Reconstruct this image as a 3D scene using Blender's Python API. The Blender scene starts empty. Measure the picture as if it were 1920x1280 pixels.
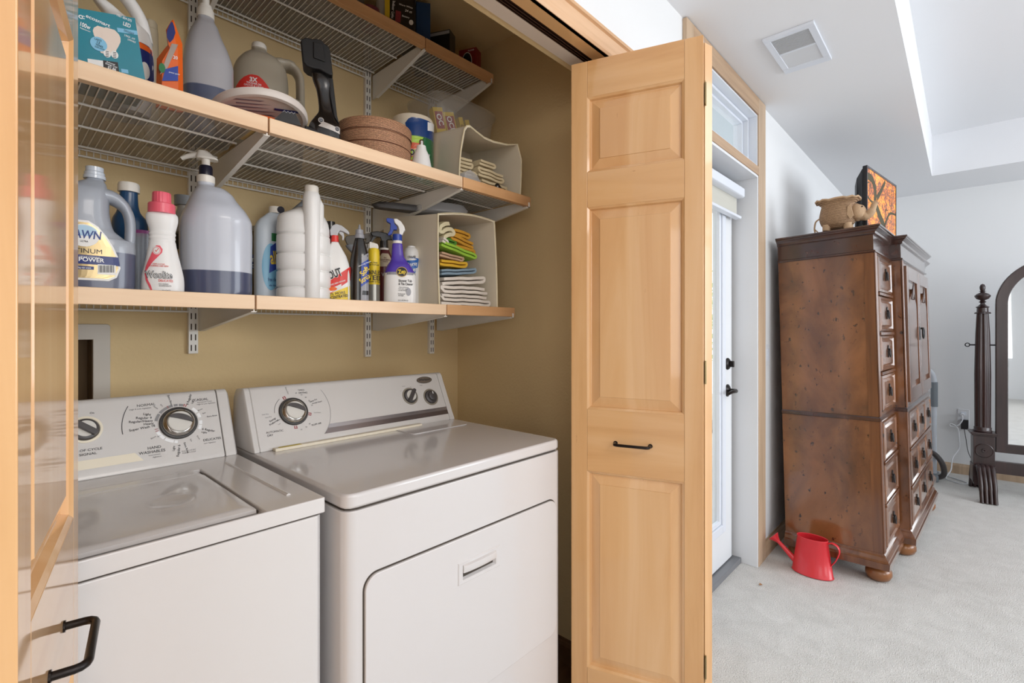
import bpy, bmesh, math, random
from mathutils import Vector, Matrix
from math import sin, cos, pi, atan2, sqrt, radians

# ---------------------------------------------------------------- camera, world, light
SC = bpy.context.scene
COL = SC.collection
CAMH = 1.233
ANG = math.atan(848/916)          # angle between view direction and the closet wall
cam_d = bpy.data.cameras.new('camera')
cam_d.sensor_width = 36.0
cam_d.lens = 36.0*916/1920
cam_d.shift_y = -22/1920
cam_d.clip_start = 0.05
cam = bpy.data.objects.new('camera', cam_d)
COL.objects.link(cam)
cam.location = (0, 0, CAMH)
cam.rotation_euler = (pi/2, 0, ANG - pi/2)
SC.camera = cam
SC.view_settings.view_transform = 'Standard'
SC.view_settings.look = 'None'
SC.view_settings.gamma = 1.0
SC.view_settings.use_curve_mapping = False
SC.view_settings.exposure = -0.12

w = bpy.data.worlds.new('world'); SC.world = w
w.use_nodes = True
bgn = w.node_tree.nodes['Background']
bgn.inputs[0].default_value = (0.86, 0.93, 1.0, 1)
bgn.inputs[1].default_value = 2.2

def area(name, loc, target, sx, sy, energy, color):
    l = bpy.data.lights.new(name, 'AREA'); l.shape = 'RECTANGLE'
    l.size = sx; l.size_y = sy; l.energy = energy; l.color = color
    o = bpy.data.objects.new(name, l); COL.objects.link(o)
    o.location = loc
    o.rotation_euler = (Vector(target)-Vector(loc)).to_track_quat('-Z', 'Y').to_euler()
    return o
# ceiling fixture in the passage in front of the closet, window daylight of the bedroom, added fill lamps
area('ceiling_light', (0.35, -1.20, 2.22), (0.50, 0.3, 0.6), 0.9, 0.6, 13, (1.0, 0.93, 0.86))
area('window_light', (3.6, -3.45, 1.55), (3.6, 0.0, 1.35), 2.6, 1.5, 86, (0.90, 0.95, 1.0))
area('side_fill_light', (-1.75, -1.6, 1.5), (1.5, 0.4, 1.2), 1.4, 1.5, 17, (1.0, 0.98, 0.95))  # unseen fill lamp added at the left; that wall has no window
area('passage_fill_light', (0.3, -3.45, 1.35), (0.6, 1.2, 1.4), 1.8, 1.4, 25, (1.0, 0.98, 0.96))  # low frontal fill lamp added behind the viewer to brighten the closet
area('tray_light', (2.9, -1.3, 2.70), (2.9, -1.3, 0.0), 1.2, 1.2, 13, (0.97, 0.98, 1.0))

# ---------------------------------------------------------------- materials
MATS = {}
def srgb(c):
    return tuple(((x/255)/12.92 if x/255 <= 0.04045 else ((x/255+0.055)/1.055)**2.4) for x in c)
def mat(name, rgb=(200, 200, 200), rough=0.5, metal=0.0, coat=0.0, trans=0.0, alpha=1.0, spec=0.5, emit=None, sss=0.0, bump=None, lin=False):
    if name in MATS: return MATS[name]
    m = bpy.data.materials.new(name); m.use_nodes = True
    nt = m.node_tree; b = nt.nodes['Principled BSDF']
    c = rgb if lin else srgb(rgb)
    b.inputs['Base Color'].default_value = (*c, 1)
    b.inputs['Roughness'].default_value = rough
    b.inputs['Metallic'].default_value = metal
    b.inputs['Coat Weight'].default_value = coat
    b.inputs['Coat Roughness'].default_value = 0.08
    b.inputs['Transmission Weight'].default_value = trans
    b.inputs['Alpha'].default_value = alpha
    b.inputs['Specular IOR Level'].default_value = spec
    if sss:
        b.inputs['Subsurface Weight'].default_value = sss
        b.inputs['Subsurface Radius'].default_value = (0.01, 0.01, 0.01)
    if emit:
        b.inputs['Emission Color'].default_value = (*srgb(emit[0]), 1)
        b.inputs['Emission Strength'].default_value = emit[1]
    if bump:
        scale, strength, dist = bump
        tc = nt.nodes.new('ShaderNodeTexCoord'); n = nt.nodes.new('ShaderNodeTexNoise')
        n.inputs['Scale'].default_value = scale; n.inputs['Detail'].default_value = 3
        bp = nt.nodes.new('ShaderNodeBump'); bp.inputs['Strength'].default_value = strength
        bp.inputs['Distance'].default_value = dist
        nt.links.new(tc.outputs['Object'], n.inputs['Vector'])
        nt.links.new(n.outputs['Fac'], bp.inputs['Height'])
        nt.links.new(bp.outputs['Normal'], b.inputs['Normal'])
    MATS[name] = m
    return m

def ramp(nt, stops, interp='LINEAR'):
    r = nt.nodes.new('ShaderNodeValToRGB'); r.color_ramp.interpolation = interp
    e = r.color_ramp.elements
    while len(e) < len(stops): e.new(0.5)
    for el, (p, c) in zip(e, stops):
        el.position = p; el.color = (*srgb(c), 1)
    return r

def wood(name, cols, scale=(22, 22, 1.6), rough=0.38, coat=0.25, fleck=None, dist=0.6, cr_=0.12):
    """grain runs along the axis with the small scale"""
    m = bpy.data.materials.new(name); m.use_nodes = True
    nt = m.node_tree; b = nt.nodes['Principled BSDF']; L = nt.links.new
    tc = nt.nodes.new('ShaderNodeTexCoord'); mp = nt.nodes.new('ShaderNodeMapping')
    mp.inputs['Scale'].default_value = scale
    L(tc.outputs['Object'], mp.inputs['Vector'])
    n = nt.nodes.new('ShaderNodeTexNoise'); n.inputs['Scale'].default_value = 1.0
    n.inputs['Detail'].default_value = 6; n.inputs['Roughness'].default_value = 0.55
    n.inputs['Distortion'].default_value = dist
    L(mp.outputs['Vector'], n.inputs['Vector'])
    r = ramp(nt, cols)
    L(n.outputs['Fac'], r.inputs['Fac'])
    out = r.outputs['Color']
    if fleck:
        fs, thr, fc = fleck
        mp2 = nt.nodes.new('ShaderNodeMapping'); mp2.inputs['Scale'].default_value = fs
        L(tc.outputs['Object'], mp2.inputs['Vector'])
        n2 = nt.nodes.new('ShaderNodeTexNoise'); n2.inputs['Scale'].default_value = 1.0
        n2.inputs['Detail'].default_value = 5; n2.inputs['Roughness'].default_value = 0.6
        L(mp2.outputs['Vector'], n2.inputs['Vector'])
        r2 = nt.nodes.new('ShaderNodeMapRange'); r2.inputs['From Min'].default_value = thr
        r2.inputs['From Max'].default_value = thr + 0.06
        L(n2.outputs['Fac'], r2.inputs['Value'])
        mx = nt.nodes.new('ShaderNodeMix'); mx.data_type = 'RGBA'
        L(r2.outputs['Result'], mx.inputs['Factor'])
        L(out, mx.inputs['A']); mx.inputs['B'].default_value = (*srgb(fc), 1)
        out = mx.outputs['Result']
    L(out, b.inputs['Base Color'])
    b.inputs['Roughness'].default_value = rough
    b.inputs['Coat Weight'].default_value = coat
    b.inputs['Coat Roughness'].default_value = cr_
    MATS[name] = m
    return m

def level_mat(name, low, high, level, rough=0.3, coat=0.3):
    """tinted contents up to a level in the bottle, cloudy plastic above"""
    m = bpy.data.materials.new(name); m.use_nodes = True
    nt = m.node_tree; b = nt.nodes['Principled BSDF']; L = nt.links.new
    tc = nt.nodes.new('ShaderNodeTexCoord'); sp = nt.nodes.new('ShaderNodeSeparateXYZ')
    L(tc.outputs['Object'], sp.inputs['Vector'])
    mr = nt.nodes.new('ShaderNodeMapRange')
    mr.inputs['From Min'].default_value = level - 0.001; mr.inputs['From Max'].default_value = level + 0.001
    L(sp.outputs['Z'], mr.inputs['Value'])
    mx = nt.nodes.new('ShaderNodeMix'); mx.data_type = 'RGBA'
    L(mr.outputs['Result'], mx.inputs['Factor'])
    mx.inputs['A'].default_value = (*srgb(low), 1); mx.inputs['B'].default_value = (*srgb(high), 1)
    L(mx.outputs['Result'], b.inputs['Base Color'])
    b.inputs['Roughness'].default_value = rough; b.inputs['Coat Weight'].default_value = coat
    MATS[name] = m
    return m

def film(name, rgb, opac, rough=0.1):
    """thin clear plastic: mostly see-through, partly glossy/milky"""
    m = bpy.data.materials.new(name); m.use_nodes = True
    nt = m.node_tree; b = nt.nodes['Principled BSDF']; L = nt.links.new
    b.inputs['Base Color'].default_value = (*srgb(rgb), 1); b.inputs['Roughness'].default_value = rough
    t = nt.nodes.new('ShaderNodeBsdfTransparent'); mx = nt.nodes.new('ShaderNodeMixShader')
    mx.inputs[0].default_value = opac
    L(t.outputs[0], mx.inputs[1]); L(b.outputs[0], mx.inputs[2])
    L(mx.outputs[0], nt.nodes['Material Output'].inputs['Surface'])
    MATS[name] = m
    return m

MAPLE = [(0.30, (214, 160, 104)), (0.5, (226, 176, 120)), (0.70, (232, 186, 134))]
wood('maple_v', MAPLE, (14, 14, 1.1), fleck=((90, 90, 14), 0.70, (178, 116, 66)), coat=1.0, cr_=0.07)
wood('maple_h', MAPLE, (1.1, 14, 14), fleck=((14, 90, 90), 0.70, (178, 116, 66)), coat=1.0, cr_=0.07)
wood('maple_panel', [(0.30, (220, 166, 110)), (0.5, (230, 182, 128)), (0.7, (236, 192, 142))], (9, 9, 0.7), dist=1.2, fleck=((60, 60, 10), 0.70, (190, 130, 80)), coat=1.0, cr_=0.07)
wood('maple_shelf', [(0.30, (226, 186, 146)), (0.6, (240, 208, 172))], (1.5, 20, 20), coat=0.1, rough=0.45)
wood('maple_shelf_warm', [(0.30, (204, 150, 100)), (0.6, (224, 174, 124))], (1.5, 20, 20), coat=0.1, rough=0.45)
wood('maple_casing', [(0.30, (205, 160, 118)), (0.6, (226, 186, 146))], (1.3, 30, 30), coat=0.1, rough=0.45)
wood('trim_oak', [(0.3, (176, 150, 124)), (0.6, (198, 172, 144))], (26, 26, 1.5), coat=0.05, rough=0.5)
wood('trim_oak_h', [(0.3, (168, 138, 110)), (0.6, (190, 160, 130))], (1.5, 26, 26), coat=0.05, rough=0.5)
wood('burl', [(0.25, (70, 42, 26)), (0.42, (104, 64, 38)), (0.58, (132, 84, 50)), (0.78, (150, 100, 60))], (5, 5, 3.0), rough=0.22, coat=1.0, dist=0.5,
     fleck=((40, 40, 26), 0.615, (58, 36, 24)))
wood('dark_walnut', [(0.3, (44, 22, 16)), (0.7, (72, 38, 26))], (1.5, 24, 24), rough=0.2, coat=1.0)
wood('walnut_v', [(0.3, (84, 48, 28)), (0.7, (124, 76, 44))], (24, 24, 1.5), rough=0.2, coat=1.0)
wood('foot_wood', [(0.3, (110, 66, 34)), (0.7, (160, 104, 58))], (8, 8, 8), rough=0.3, coat=0.4)
wood('espresso', [(0.3, (36, 22, 22)), (0.7, (56, 36, 34))], (30, 30, 2), rough=0.35, coat=0.3)
mat('white_enamel', (214, 210, 208), 0.22, coat=0.55)
mat('white_enamel_b', (212, 208, 207), 0.20, coat=0.55)
mat('console_plastic', (212, 208, 204), 0.30, coat=0.25)
mat('gap_dark', (70, 62, 54), 0.9)
mat('knob_dark', (74, 70, 70), 0.35)
mat('knob_ring', (52, 50, 48), 0.4)
mat('chrome', (205, 203, 198), 0.18, metal=1.0)
mat('grip_light', (214, 210, 202), 0.35)
mat('cream_plastic', (232, 222, 200), 0.4)
mat('print_dark', (62, 60, 62), 0.6)
mat('print_grey', (140, 138, 138), 0.6)
mat('print_red', (158, 52, 58), 0.6)
mat('print_white', (240, 240, 240), 0.5)
mat('silver_stripe', (168, 164, 166), 0.25, metal=0.7)
mat('silver_stripe_dark', (128, 118, 116), 0.25, metal=0.7)
mat('paint_white', (233, 234, 235), 0.75, bump=(160, 0.12, 0.002))
mat('ceiling_white', (234, 235, 238), 0.85, bump=(120, 0.15, 0.002))
mat('paint_beige', (226, 199, 150), 0.75, bump=(110, 0.45, 0.003))
mat('door_white', (228, 230, 233), 0.4)
mat('vinyl_white', (224, 229, 238), 0.35)
mat('black_metal', (34, 28, 26), 0.32, metal=0.6)
mat('weatherstrip', (40, 38, 40), 0.7)
mat('threshold_metal', (132, 134, 138), 0.4, metal=0.3)
mat('steel_white', (240, 235, 226), 0.4)
mat('slot_dark', (70, 58, 48), 0.9)
mat('brass_old', (150, 134, 96), 0.3, metal=0.9)
mat('track_dark', (30, 18, 14), 0.6)
mat('track_metal', (110, 80, 66), 0.35, metal=0.8)

def carpet_mat():
    m = bpy.data.materials.new('carpet'); m.use_nodes = True
    nt = m.node_tree; b = nt.nodes['Principled BSDF']; L = nt.links.new
    tc = nt.nodes.new('ShaderNodeTexCoord')
    n = nt.nodes.new('ShaderNodeTexNoise'); n.inputs['Scale'].default_value = 260; n.inputs['Detail'].default_value = 2
    n2 = nt.nodes.new('ShaderNodeTexNoise'); n2.inputs['Scale'].default_value = 9; n2.inputs['Detail'].default_value = 6
    n2.inputs['Distortion'].default_value = 1.0
    L(tc.outputs['Object'], n.inputs['Vector']); L(tc.outputs['Object'], n2.inputs['Vector'])
    r = ramp(nt, [(0.3, (174, 171, 165)), (0.7, (240, 238, 234))])
    ad = nt.nodes.new('ShaderNodeMath'); ad.operation = 'MULTIPLY_ADD'; ad.inputs[1].default_value = 0.22
    L(n2.outputs['Fac'], ad.inputs[0])
    ml = nt.nodes.new('ShaderNodeMath'); ml.operation = 'MULTIPLY'; ml.inputs[1].default_value = 0.80
    L(n.outputs['Fac'], ml.inputs[0]); L(ml.outputs[0], ad.inputs[2])
    L(ad.outputs[0], r.inputs['Fac']); L(r.outputs['Color'], b.inputs['Base Color'])
    bp = nt.nodes.new('ShaderNodeBump'); bp.inputs['Strength'].default_value = 0.9; bp.inputs['Distance'].default_value = 0.006
    L(n.outputs['Fac'], bp.inputs['Height']); L(bp.outputs['Normal'], b.inputs['Normal'])
    b.inputs['Roughness'].default_value = 0.95; b.inputs['Specular IOR Level'].default_value = 0.1
    b.inputs['Sheen Weight'].default_value = 0.2
    MATS['carpet'] = m
carpet_mat()

# ---------------------------------------------------------------- mesh helpers
def M_(m): return MATS[m] if isinstance(m, str) else m
def new_bm(): return bmesh.new()
def obj(name, bm, m, parent=None, smooth=None, bevel=0, bseg=2, sub=0, recalc=True):
    if recalc: bmesh.ops.recalc_face_normals(bm, faces=bm.faces)
    me = bpy.data.meshes.new(name); bm.to_mesh(me); bm.free()
    mats = m if isinstance(m, (list, tuple)) else [m]
    for x in mats: me.materials.append(M_(x))
    o = bpy.data.objects.new(name, me); COL.objects.link(o)
    if parent: o.parent = parent
    if smooth is not None:
        for p in me.polygons: p.use_smooth = True
        if smooth < 180:
            try: me.set_sharp_from_angle(angle=radians(smooth))
            except Exception: pass
    if bevel:
        md = o.modifiers.new('b', 'BEVEL'); md.width = bevel; md.segments = bseg; md.limit_method = 'ANGLE'
        md.angle_limit = radians(40)
        for p in me.polygons: p.use_smooth = True
        md.harden_normals = True
    if sub:
        md = o.modifiers.new('s', 'SUBSURF'); md.levels = sub; md.render_levels = sub
    return o
def box(bm, x0, x1, y0, y1, z0, z1, mi=0):
    v = [bm.verts.new(p) for p in ((x0,y0,z0),(x1,y0,z0),(x1,y1,z0),(x0,y1,z0),(x0,y0,z1),(x1,y0,z1),(x1,y1,z1),(x0,y1,z1))]
    for f in ((0,3,2,1),(4,5,6,7),(0,1,5,4),(1,2,6,5),(2,3,7,6),(3,0,4,7)):
        bm.faces.new([v[i] for i in f]).material_index = mi
    return v
def xform(verts, M):
    for v in verts: v.co = M @ v.co
def ring(bm, pts): return [bm.verts.new(p) for p in pts]
def bridge(bm, a, b, mi=0):
    n = len(a)
    for i in range(n):
        f = bm.faces.new((a[i], a[(i+1)%n], b[(i+1)%n], b[i])); f.material_index = mi
def lathe(bm, prof, segs=32, c=(0,0), close=True, mi=0, M=None, flute=None):
    rings = []; allv = []
    for r, z in prof:
        pts = []
        for i in range(segs):
            a = 2*pi*i/segs; rr = r
            if flute and r > 1e-5: rr = r*(1+flute[1]*(0.5+0.5*cos(flute[0]*a)) - flute[1])
            pts.append((c[0]+rr*cos(a), c[1]+rr*sin(a), z))
        rings.append(ring(bm, pts)); allv += rings[-1]
    for a, b in zip(rings, rings[1:]): bridge(bm, a, b, mi)
    if close:
        bm.faces.new(rings[0][::-1]).material_index = mi; bm.faces.new(rings[-1]).material_index = mi
    if M is not None: xform(allv, M)
    return allv
def tube(bm, pts, r, segs=10, mi=0, cap=True, ell=1.0):
    pts = [Vector(p) for p in pts]; rings = []
    n = len(pts); up = None
    for i, p in enumerate(pts):
        t = (pts[min(i+1, n-1)] - pts[max(i-1, 0)]).normalized()
        if up is None:
            up = Vector((0,0,1)) if abs(t.z) < 0.9 else Vector((0,1,0))
        s = t.cross(up).normalized(); up = s.cross(t).normalized()
        rr = r[i] if isinstance(r, (list, tuple)) else r
        rings.append(ring(bm, [p + s*rr*cos(2*pi*k/segs) + up*rr*ell*sin(2*pi*k/segs) for k in range(segs)]))
    for a, b in zip(rings, rings[1:]): bridge(bm, a, b, mi)
    if cap:
        bm.faces.new(rings[0][::-1]).material_index = mi; bm.faces.new(rings[-1]).material_index = mi
def cr(pts, n=6, closed=False):
    """Catmull-Rom through points"""
    P = [Vector(p) for p in pts]; out = []; N = len(P)
    rng = range(N) if closed else range(N-1)
    for i in rng:
        if closed: p0, p1, p2, p3 = P[i-1], P[i], P[(i+1)%N], P[(i+2)%N]
        else: p0, p1, p2, p3 = P[max(i-1,0)], P[i], P[i+1], P[min(i+2,N-1)]
        for k in range(n):
            t = k/n
            out.append(0.5*((2*p1)+(p2-p0)*t+(2*p0-5*p1+4*p2-p3)*t*t+(3*p1-p0-3*p2+p3)*t**3))
    if not closed: out.append(P[-1])
    return out
def superell(rx, ry, n, k, segs):
    a = 2*pi*k/segs; c, s = cos(a), sin(a)
    return rx*math.copysign(abs(c)**(2/n), c), ry*math.copysign(abs(s)**(2/n), s)
def loft(bm, secs, segs=36, mi=0, cap=True):
    """secs: (z, rx, ry, n, cx, cy)"""
    rings = []
    for s in secs:
        z, rx, ry = s[0], s[1], s[2]; n = s[3] if len(s) > 3 else 2; cx = s[4] if len(s) > 4 else 0; cy = s[5] if len(s) > 5 else 0
        rings.append(ring(bm, [(cx+superell(rx, ry, n, k, segs)[0], cy+superell(rx, ry, n, k, segs)[1], z) for k in range(segs)]))
    for a, b in zip(rings, rings[1:]): bridge(bm, a, b, mi)
    if cap:
        bm.faces.new(rings[0][::-1]).material_index = mi; bm.faces.new(rings[-1]).material_index = mi
def smooth_secs(secs, n=5):
    full = [tuple(list(s)+[2, 0, 0][len(s)-3:]) for s in secs]
    out = []; N = len(full)
    for i in range(N-1):
        a, b = full[i], full[i+1]
        p0 = full[max(i-1, 0)]; p3 = full[min(i+2, N-1)]
        for k in range(n):
            t = k/n; out.append(tuple(
                a[j] + (b[j]-a[j])*t if j == 0 else
                0.5*((2*a[j])+(b[j]-p0[j])*t+(2*p0[j]-5*a[j]+4*b[j]-p3[j])*t*t+(3*a[j]-p0[j]-3*b[j]+p3[j])*t**3) for j in range(6)))
    out.append(full[-1])
    return [(s[0], max(s[1], 1e-4), max(s[2], 1e-4), max(s[3], 1.5), s[4], s[5]) for s in out]
def sec_surf(secs):
    """front (-y) surface of a loft: (x,z)->point"""
    full = [tuple(list(s)+[2, 0, 0][len(s)-3:]) for s in secs]
    def f(x, z, eps=0.0):
        for a, b in zip(full, full[1:]):
            if a[0] <= z <= b[0] and b[0] > a[0]:
                t = (z-a[0])/(b[0]-a[0]); s = [a[j]+(b[j]-a[j])*t for j in range(6)]; break
        else: s = list(full[-1] if z > full[-1][0] else full[0])
        q = min(abs((x-s[4])/s[1]), 0.985)
        return Vector((x, s[5] - s[2]*(1-q**s[3])**(1/s[3]) - eps, z))
    return f
def flat_surf(y=0.0, ox=0, oz=0):
    def f(x, z, eps=0.0): return Vector((x+ox, y-eps, z+oz))
    return f
def prism(bm, poly, d0, d1, axis='y', mi=0):
    """poly in 2D extruded along axis"""
    def P(a, b, d):
        return {'y': (a, d, b), 'x': (d, a, b), 'z': (a, b, d)}[axis]
    A = ring(bm, [P(p[0], p[1], d0) for p in poly]); B = ring(bm, [P(p[0], p[1], d1) for p in poly])
    bridge(bm, A, B, mi)
    bm.faces.new(A[::-1]).material_index = mi; bm.faces.new(B).material_index = mi
    return A + B
def rrect(x0, x1, z0, z1, r, n=5):
    out = []
    for cx, cz, a0 in ((x1-r, z1-r, 0), (x0+r, z1-r, 90), (x0+r, z0+r, 180), (x1-r, z0+r, 270)):
        for k in range(n+1):
            a = radians(a0+90*k/n); out.append((cx+r*cos(a), cz+r*sin(a)))
    return out
def plate(name, outer, holes, t, bev, m, parent=None, loc=(0,0,0), samples=6):
    """pillow-edged slab in the XZ plane with holes (bottle with handle etc.)"""
    cu = bpy.data.curves.new(name, 'CURVE'); cu.dimensions = '2D'; cu.fill_mode = 'BOTH'
    for pl in [outer]+holes:
        pp = cr([(p[0], p[1], 0) for p in pl], samples, True) if samples else [Vector((p[0], p[1], 0)) for p in pl]
        s = cu.splines.new('POLY'); s.points.add(len(pp)-1)
        for q, p in zip(s.points, pp): q.co = (p.x, p.y, 0, 1)
        s.use_cyclic_u = True
    cu.extrude = max(t/2-bev, 0.0); cu.bevel_depth = bev; cu.bevel_resolution = 5; cu.offset = -bev
    tmp = bpy.data.objects.new(name, cu); COL.objects.link(tmp)
    dg = bpy.context.evaluated_depsgraph_get()
    me = bpy.data.meshes.new_from_object(tmp.evaluated_get(dg)); bpy.data.objects.remove(tmp)
    me.transform(Matrix.Rotation(pi/2, 4, 'X')); me.materials.clear(); me.materials.append(M_(m))
    me.transform(Matrix.Translation(loc))
    for p in me.polygons: p.use_smooth = True
    try: me.set_sharp_from_angle(angle=radians(50))
    except Exception: pass
    o = bpy.data.objects.new(name, me); COL.objects.link(o)
    if parent: o.parent = parent
    return o
_tc = {}
def text_geo(s, bold=0.0):
    if 'M' in s and bold > 0: bold = 0.0
    key = (s, bold)
    if key in _tc: return _tc[key]
    cu = bpy.data.curves.new('t', 'FONT'); cu.body = s; cu.size = 1.0; cu.offset = bold
    cu.align_x = 'CENTER'; cu.align_y = 'CENTER'; cu.resolution_u = 3
    tmp = bpy.data.objects.new('t', cu); COL.objects.link(tmp)
    dg = bpy.context.evaluated_depsgraph_get()
    me = bpy.data.meshes.new_from_object(tmp.evaluated_get(dg))
    bpy.data.objects.remove(tmp)
    V = [(v.co.x, v.co.y) for v in me.vertices]; F = [tuple(p.vertices) for p in me.polygons]
    bpy.data.meshes.remove(me)
    _tc[key] = (V, F)
    return V, F
class Print:
    """flat printing mapped onto a surface"""
    def __init__(s, surf, eps=0.0007, join=False): s.bms = []; s.surf = surf; s.eps = eps; s.join = join
    @property
    def bm(s):
        return s.bms[-1]
    def new(s):
        if not (s.join and s.bms): s.bms.append(bmesh.new())
    def text(s, t, cx, cz, size, rot=0.0, bold=0.012, sx=1.0, shear=0.0, eps=None):
        s.new()
        V, F = text_geo(t, bold); e = s.eps if eps is None else eps
        xs = [v[0] for v in V] or [0]; mx = (min(xs)+max(xs))/2
        c, sn = cos(rot), sin(rot); vs = []
        for x, y in V:
            x = (x-mx)*size*sx + y*size*shear; y = y*size
            vs.append(s.bm.verts.new(s.surf(cx+x*c-y*sn, cz+x*sn+y*c, e)))
        for f in F:
            try: s.bm.faces.new([vs[i] for i in f])
            except ValueError: pass
        return s
    def rows(s, rows, cols=10, eps=None):
        s.new()
        e = s.eps if eps is None else eps; prev = None
        for z, xl, xr in rows:
            cur = [s.bm.verts.new(s.surf(xl+(xr-xl)*k/cols, z, e)) for k in range(cols+1)]
            if prev:
                for k in range(cols):
                    try: s.bm.faces.new((prev[k], prev[k+1], cur[k+1], cur[k]))
                    except ValueError: pass
            prev = cur
        return s
    def rect(s, x0, x1, z0, z1, n=6, eps=None):
        return s.rows([(z0+(z1-z0)*i/n, x0, x1) for i in range(n+1)], 10, eps)
    def ellipse(s, cx, cz, rx, rz, n=14, eps=None):
        return s.rows([(cz-rz*cos(pi*i/n), cx-rx*sin(pi*i/n)-1e-5, cx+rx*sin(pi*i/n)+1e-5) for i in range(n+1)], 12, eps)
    def quad(s, pts, n=4, eps=None):
        s.new()
        e = s.eps if eps is None else eps
        a, b, c, d = [Vector((p[0], p[1])) for p in pts]; g = []
        for i in range(n+1):
            l = a.lerp(d, i/n); r = b.lerp(c, i/n)
            g.append([s.bm.verts.new(s.surf(*l.lerp(r, k/n), e)) for k in range(n+1)])
        for i in range(n):
            for k in range(n): s.bm.faces.new((g[i][k], g[i][k+1], g[i+1][k+1], g[i+1][k]))
        return s
    def arc(s, cx, cz, r0, r1, a0, a1, n=16, ry=1.0, eps=None):
        s.new()
        e = s.eps if eps is None else eps; prev = None
        for i in range(n+1):
            a = radians(a0+(a1-a0)*i/n)
            cur = [s.bm.verts.new(s.surf(cx+r*cos(a), cz+r*ry*sin(a), e)) for r in (r0, r1)]
            if prev: s.bm.faces.new((prev[0], prev[1], cur[1], cur[0]))
            prev = cur
        return s
    def done(s, name, m, parent):
        return [obj(name, b, m, parent, recalc=False) for b in s.bms][0]

def empty(name, loc=(0,0,0), rz=0.0):
    o = bpy.data.objects.new(name, None); COL.objects.link(o); o.location = loc; o.rotation_euler = (0, 0, rz)
    o.empty_display_size = 0.05
    return o
def tag(o, label, cat, group=None, kind=None):
    o['label'] = label; o['category'] = cat
    if group: o['group'] = group
    if kind: o['kind'] = kind
    return o
def plabel(o, l): o['label'] = l; return o
def struct(name, bm, m, label, cat, **k):
    return tag(obj(name, bm, m, **k), label, cat, kind='structure')
def face(x, y, extra=0.0):
    """rotation that turns a thing's front (-y) towards the viewer standing in the room"""
    return atan2(-x, y) + extra
# ---------------------------------------------------------------- the room
CEIL = 2.44
bm = new_bm(); box(bm, -2.0, 5.80, -3.6, 0.905, -0.05, 0.0)
struct('floor', bm, 'carpet', 'pale grey beige cut pile carpet covering the bedroom floor', 'carpet')
wood('closet_floor', [(0.3, (90, 62, 40)), (0.7, (112, 80, 54))], (3, 20, 20))
bm = new_bm(); box(bm, -0.55, 1.60, 0.905, 1.82, -0.05, 0.0)
struct('floor', bm, 'closet_floor', 'dark floor inside the laundry closet under the washer and dryer', 'floor')

bm = new_bm()
DX0, DX1 = 1.905, 2.735
for a in ((-2.0, -0.27, 0, CEIL), (-0.27, 1.46, 2.07, CEIL), (1.46, DX0, 0, CEIL), (DX0, DX1, 2.037, 2.078), (DX0, DX1, 2.35, CEIL), (DX1, 5.68, 0, CEIL)):
    box(bm, a[0], a[1], 0.80, 0.905, a[2], a[3])
struct('wall_front', bm, 'paint_white', 'white wall holding the closet opening and the patio door', 'wall')
bm = new_bm()
box(bm, -0.55, -0.27, 0.905, 0.925, 0, CEIL); box(bm, -0.27, 1.46, 0.905, 0.925, 2.062, CEIL); box(bm, 1.46, 1.475, 0.905, 0.925, 0, CEIL)
struct('wall_closet_front', bm, 'paint_beige', 'beige inner side of the closet header', 'wall')
bm = new_bm(); 
bx0, bx1, bz0, bz1 = -0.06, 0.197, 0.98, 1.209   # hole of the laundry box
box(bm, -0.55, bx0, 1.70, 1.80, 0, CEIL); box(bm, bx1, 1.60, 1.70, 1.80, 0, CEIL)
box(bm, bx0, bx1, 1.70, 1.80, 0, bz0); box(bm, bx0, bx1, 1.70, 1.80, bz1, CEIL)
struct('wall_closet_back', bm, 'paint_beige', 'beige textured back wall of the laundry closet', 'wall')
bm = new_bm(); box(bm, 1.47, 1.60, 0.905, 1.70, 0, CEIL)
struct('wall_closet_right', bm, 'paint_beige', 'beige textured right side wall of the laundry closet', 'wall')
bm = new_bm(); box(bm, -0.60, -0.45, 0.905, 1.70, 0, CEIL)
struct('wall_closet_left', bm, 'paint_beige', 'beige left side wall of the laundry closet', 'wall')
bm = new_bm(); box(bm, -0.6, 1.6, 0.80, 1.8, CEIL, CEIL+0.08)
struct('ceiling_closet', bm, 'paint_beige', 'beige ceiling inside the laundry closet', 'ceiling')
bm = new_bm(); box(bm, 5.68, 5.80, -3.6, 0.90, 0, 2.85)
struct('wall_far', bm, 'paint_white', 'pale grey white far wall of the bedroom behind the mirror', 'wall')
bm = new_bm()
box(bm, -2.1, -2.0, -3.6, 0.90, 0, 2.85)
struct('wall_left', bm, 'paint_white', 'white wall behind the viewer at the near end of the room', 'wall')
bm = new_bm()
for a in ((-2.0, -0.6, 0, 2.85), (1.2, 2.3, 0, 2.85), (-0.6, 1.2, 0, 0.65), (-0.6, 1.2, 2.05, 2.85), (4.9, 5.68, 0, 2.85), (2.3, 4.9, 0, 0.8), (2.3, 4.9, 2.3, 2.85)):
    box(bm, a[0], a[1], -3.7, -3.6, a[2], a[3])
struct('wall_rear', bm, 'paint_white', 'white wall opposite the closet with a wide window', 'wall')
# low ceiling band along the front wall and tray ceiling
bm = new_bm()
TX1, TY1, TZ = 5.055, 0.187, 2.755
box(bm, -2.0, 5.68, TY1, 0.80, CEIL, TZ+0.08); box(bm, TX1, 5.68, -3.6, TY1, CEIL, TZ+0.08)
box(bm, -2.0, -0.9, -3.6, TY1, CEIL, TZ+0.08); box(bm, -0.9, TX1, -3.6, -3.0, CEIL, TZ+0.08)
struct('ceiling', bm, 'ceiling_white', 'lower white ceiling band around the raised tray', 'ceiling')
bm = new_bm(); box(bm, -0.9, TX1, -3.0, TY1, TZ, TZ+0.08)
struct('ceiling', bm, 'ceiling_white', 'raised white tray ceiling panel over the bedroom', 'ceiling')

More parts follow.
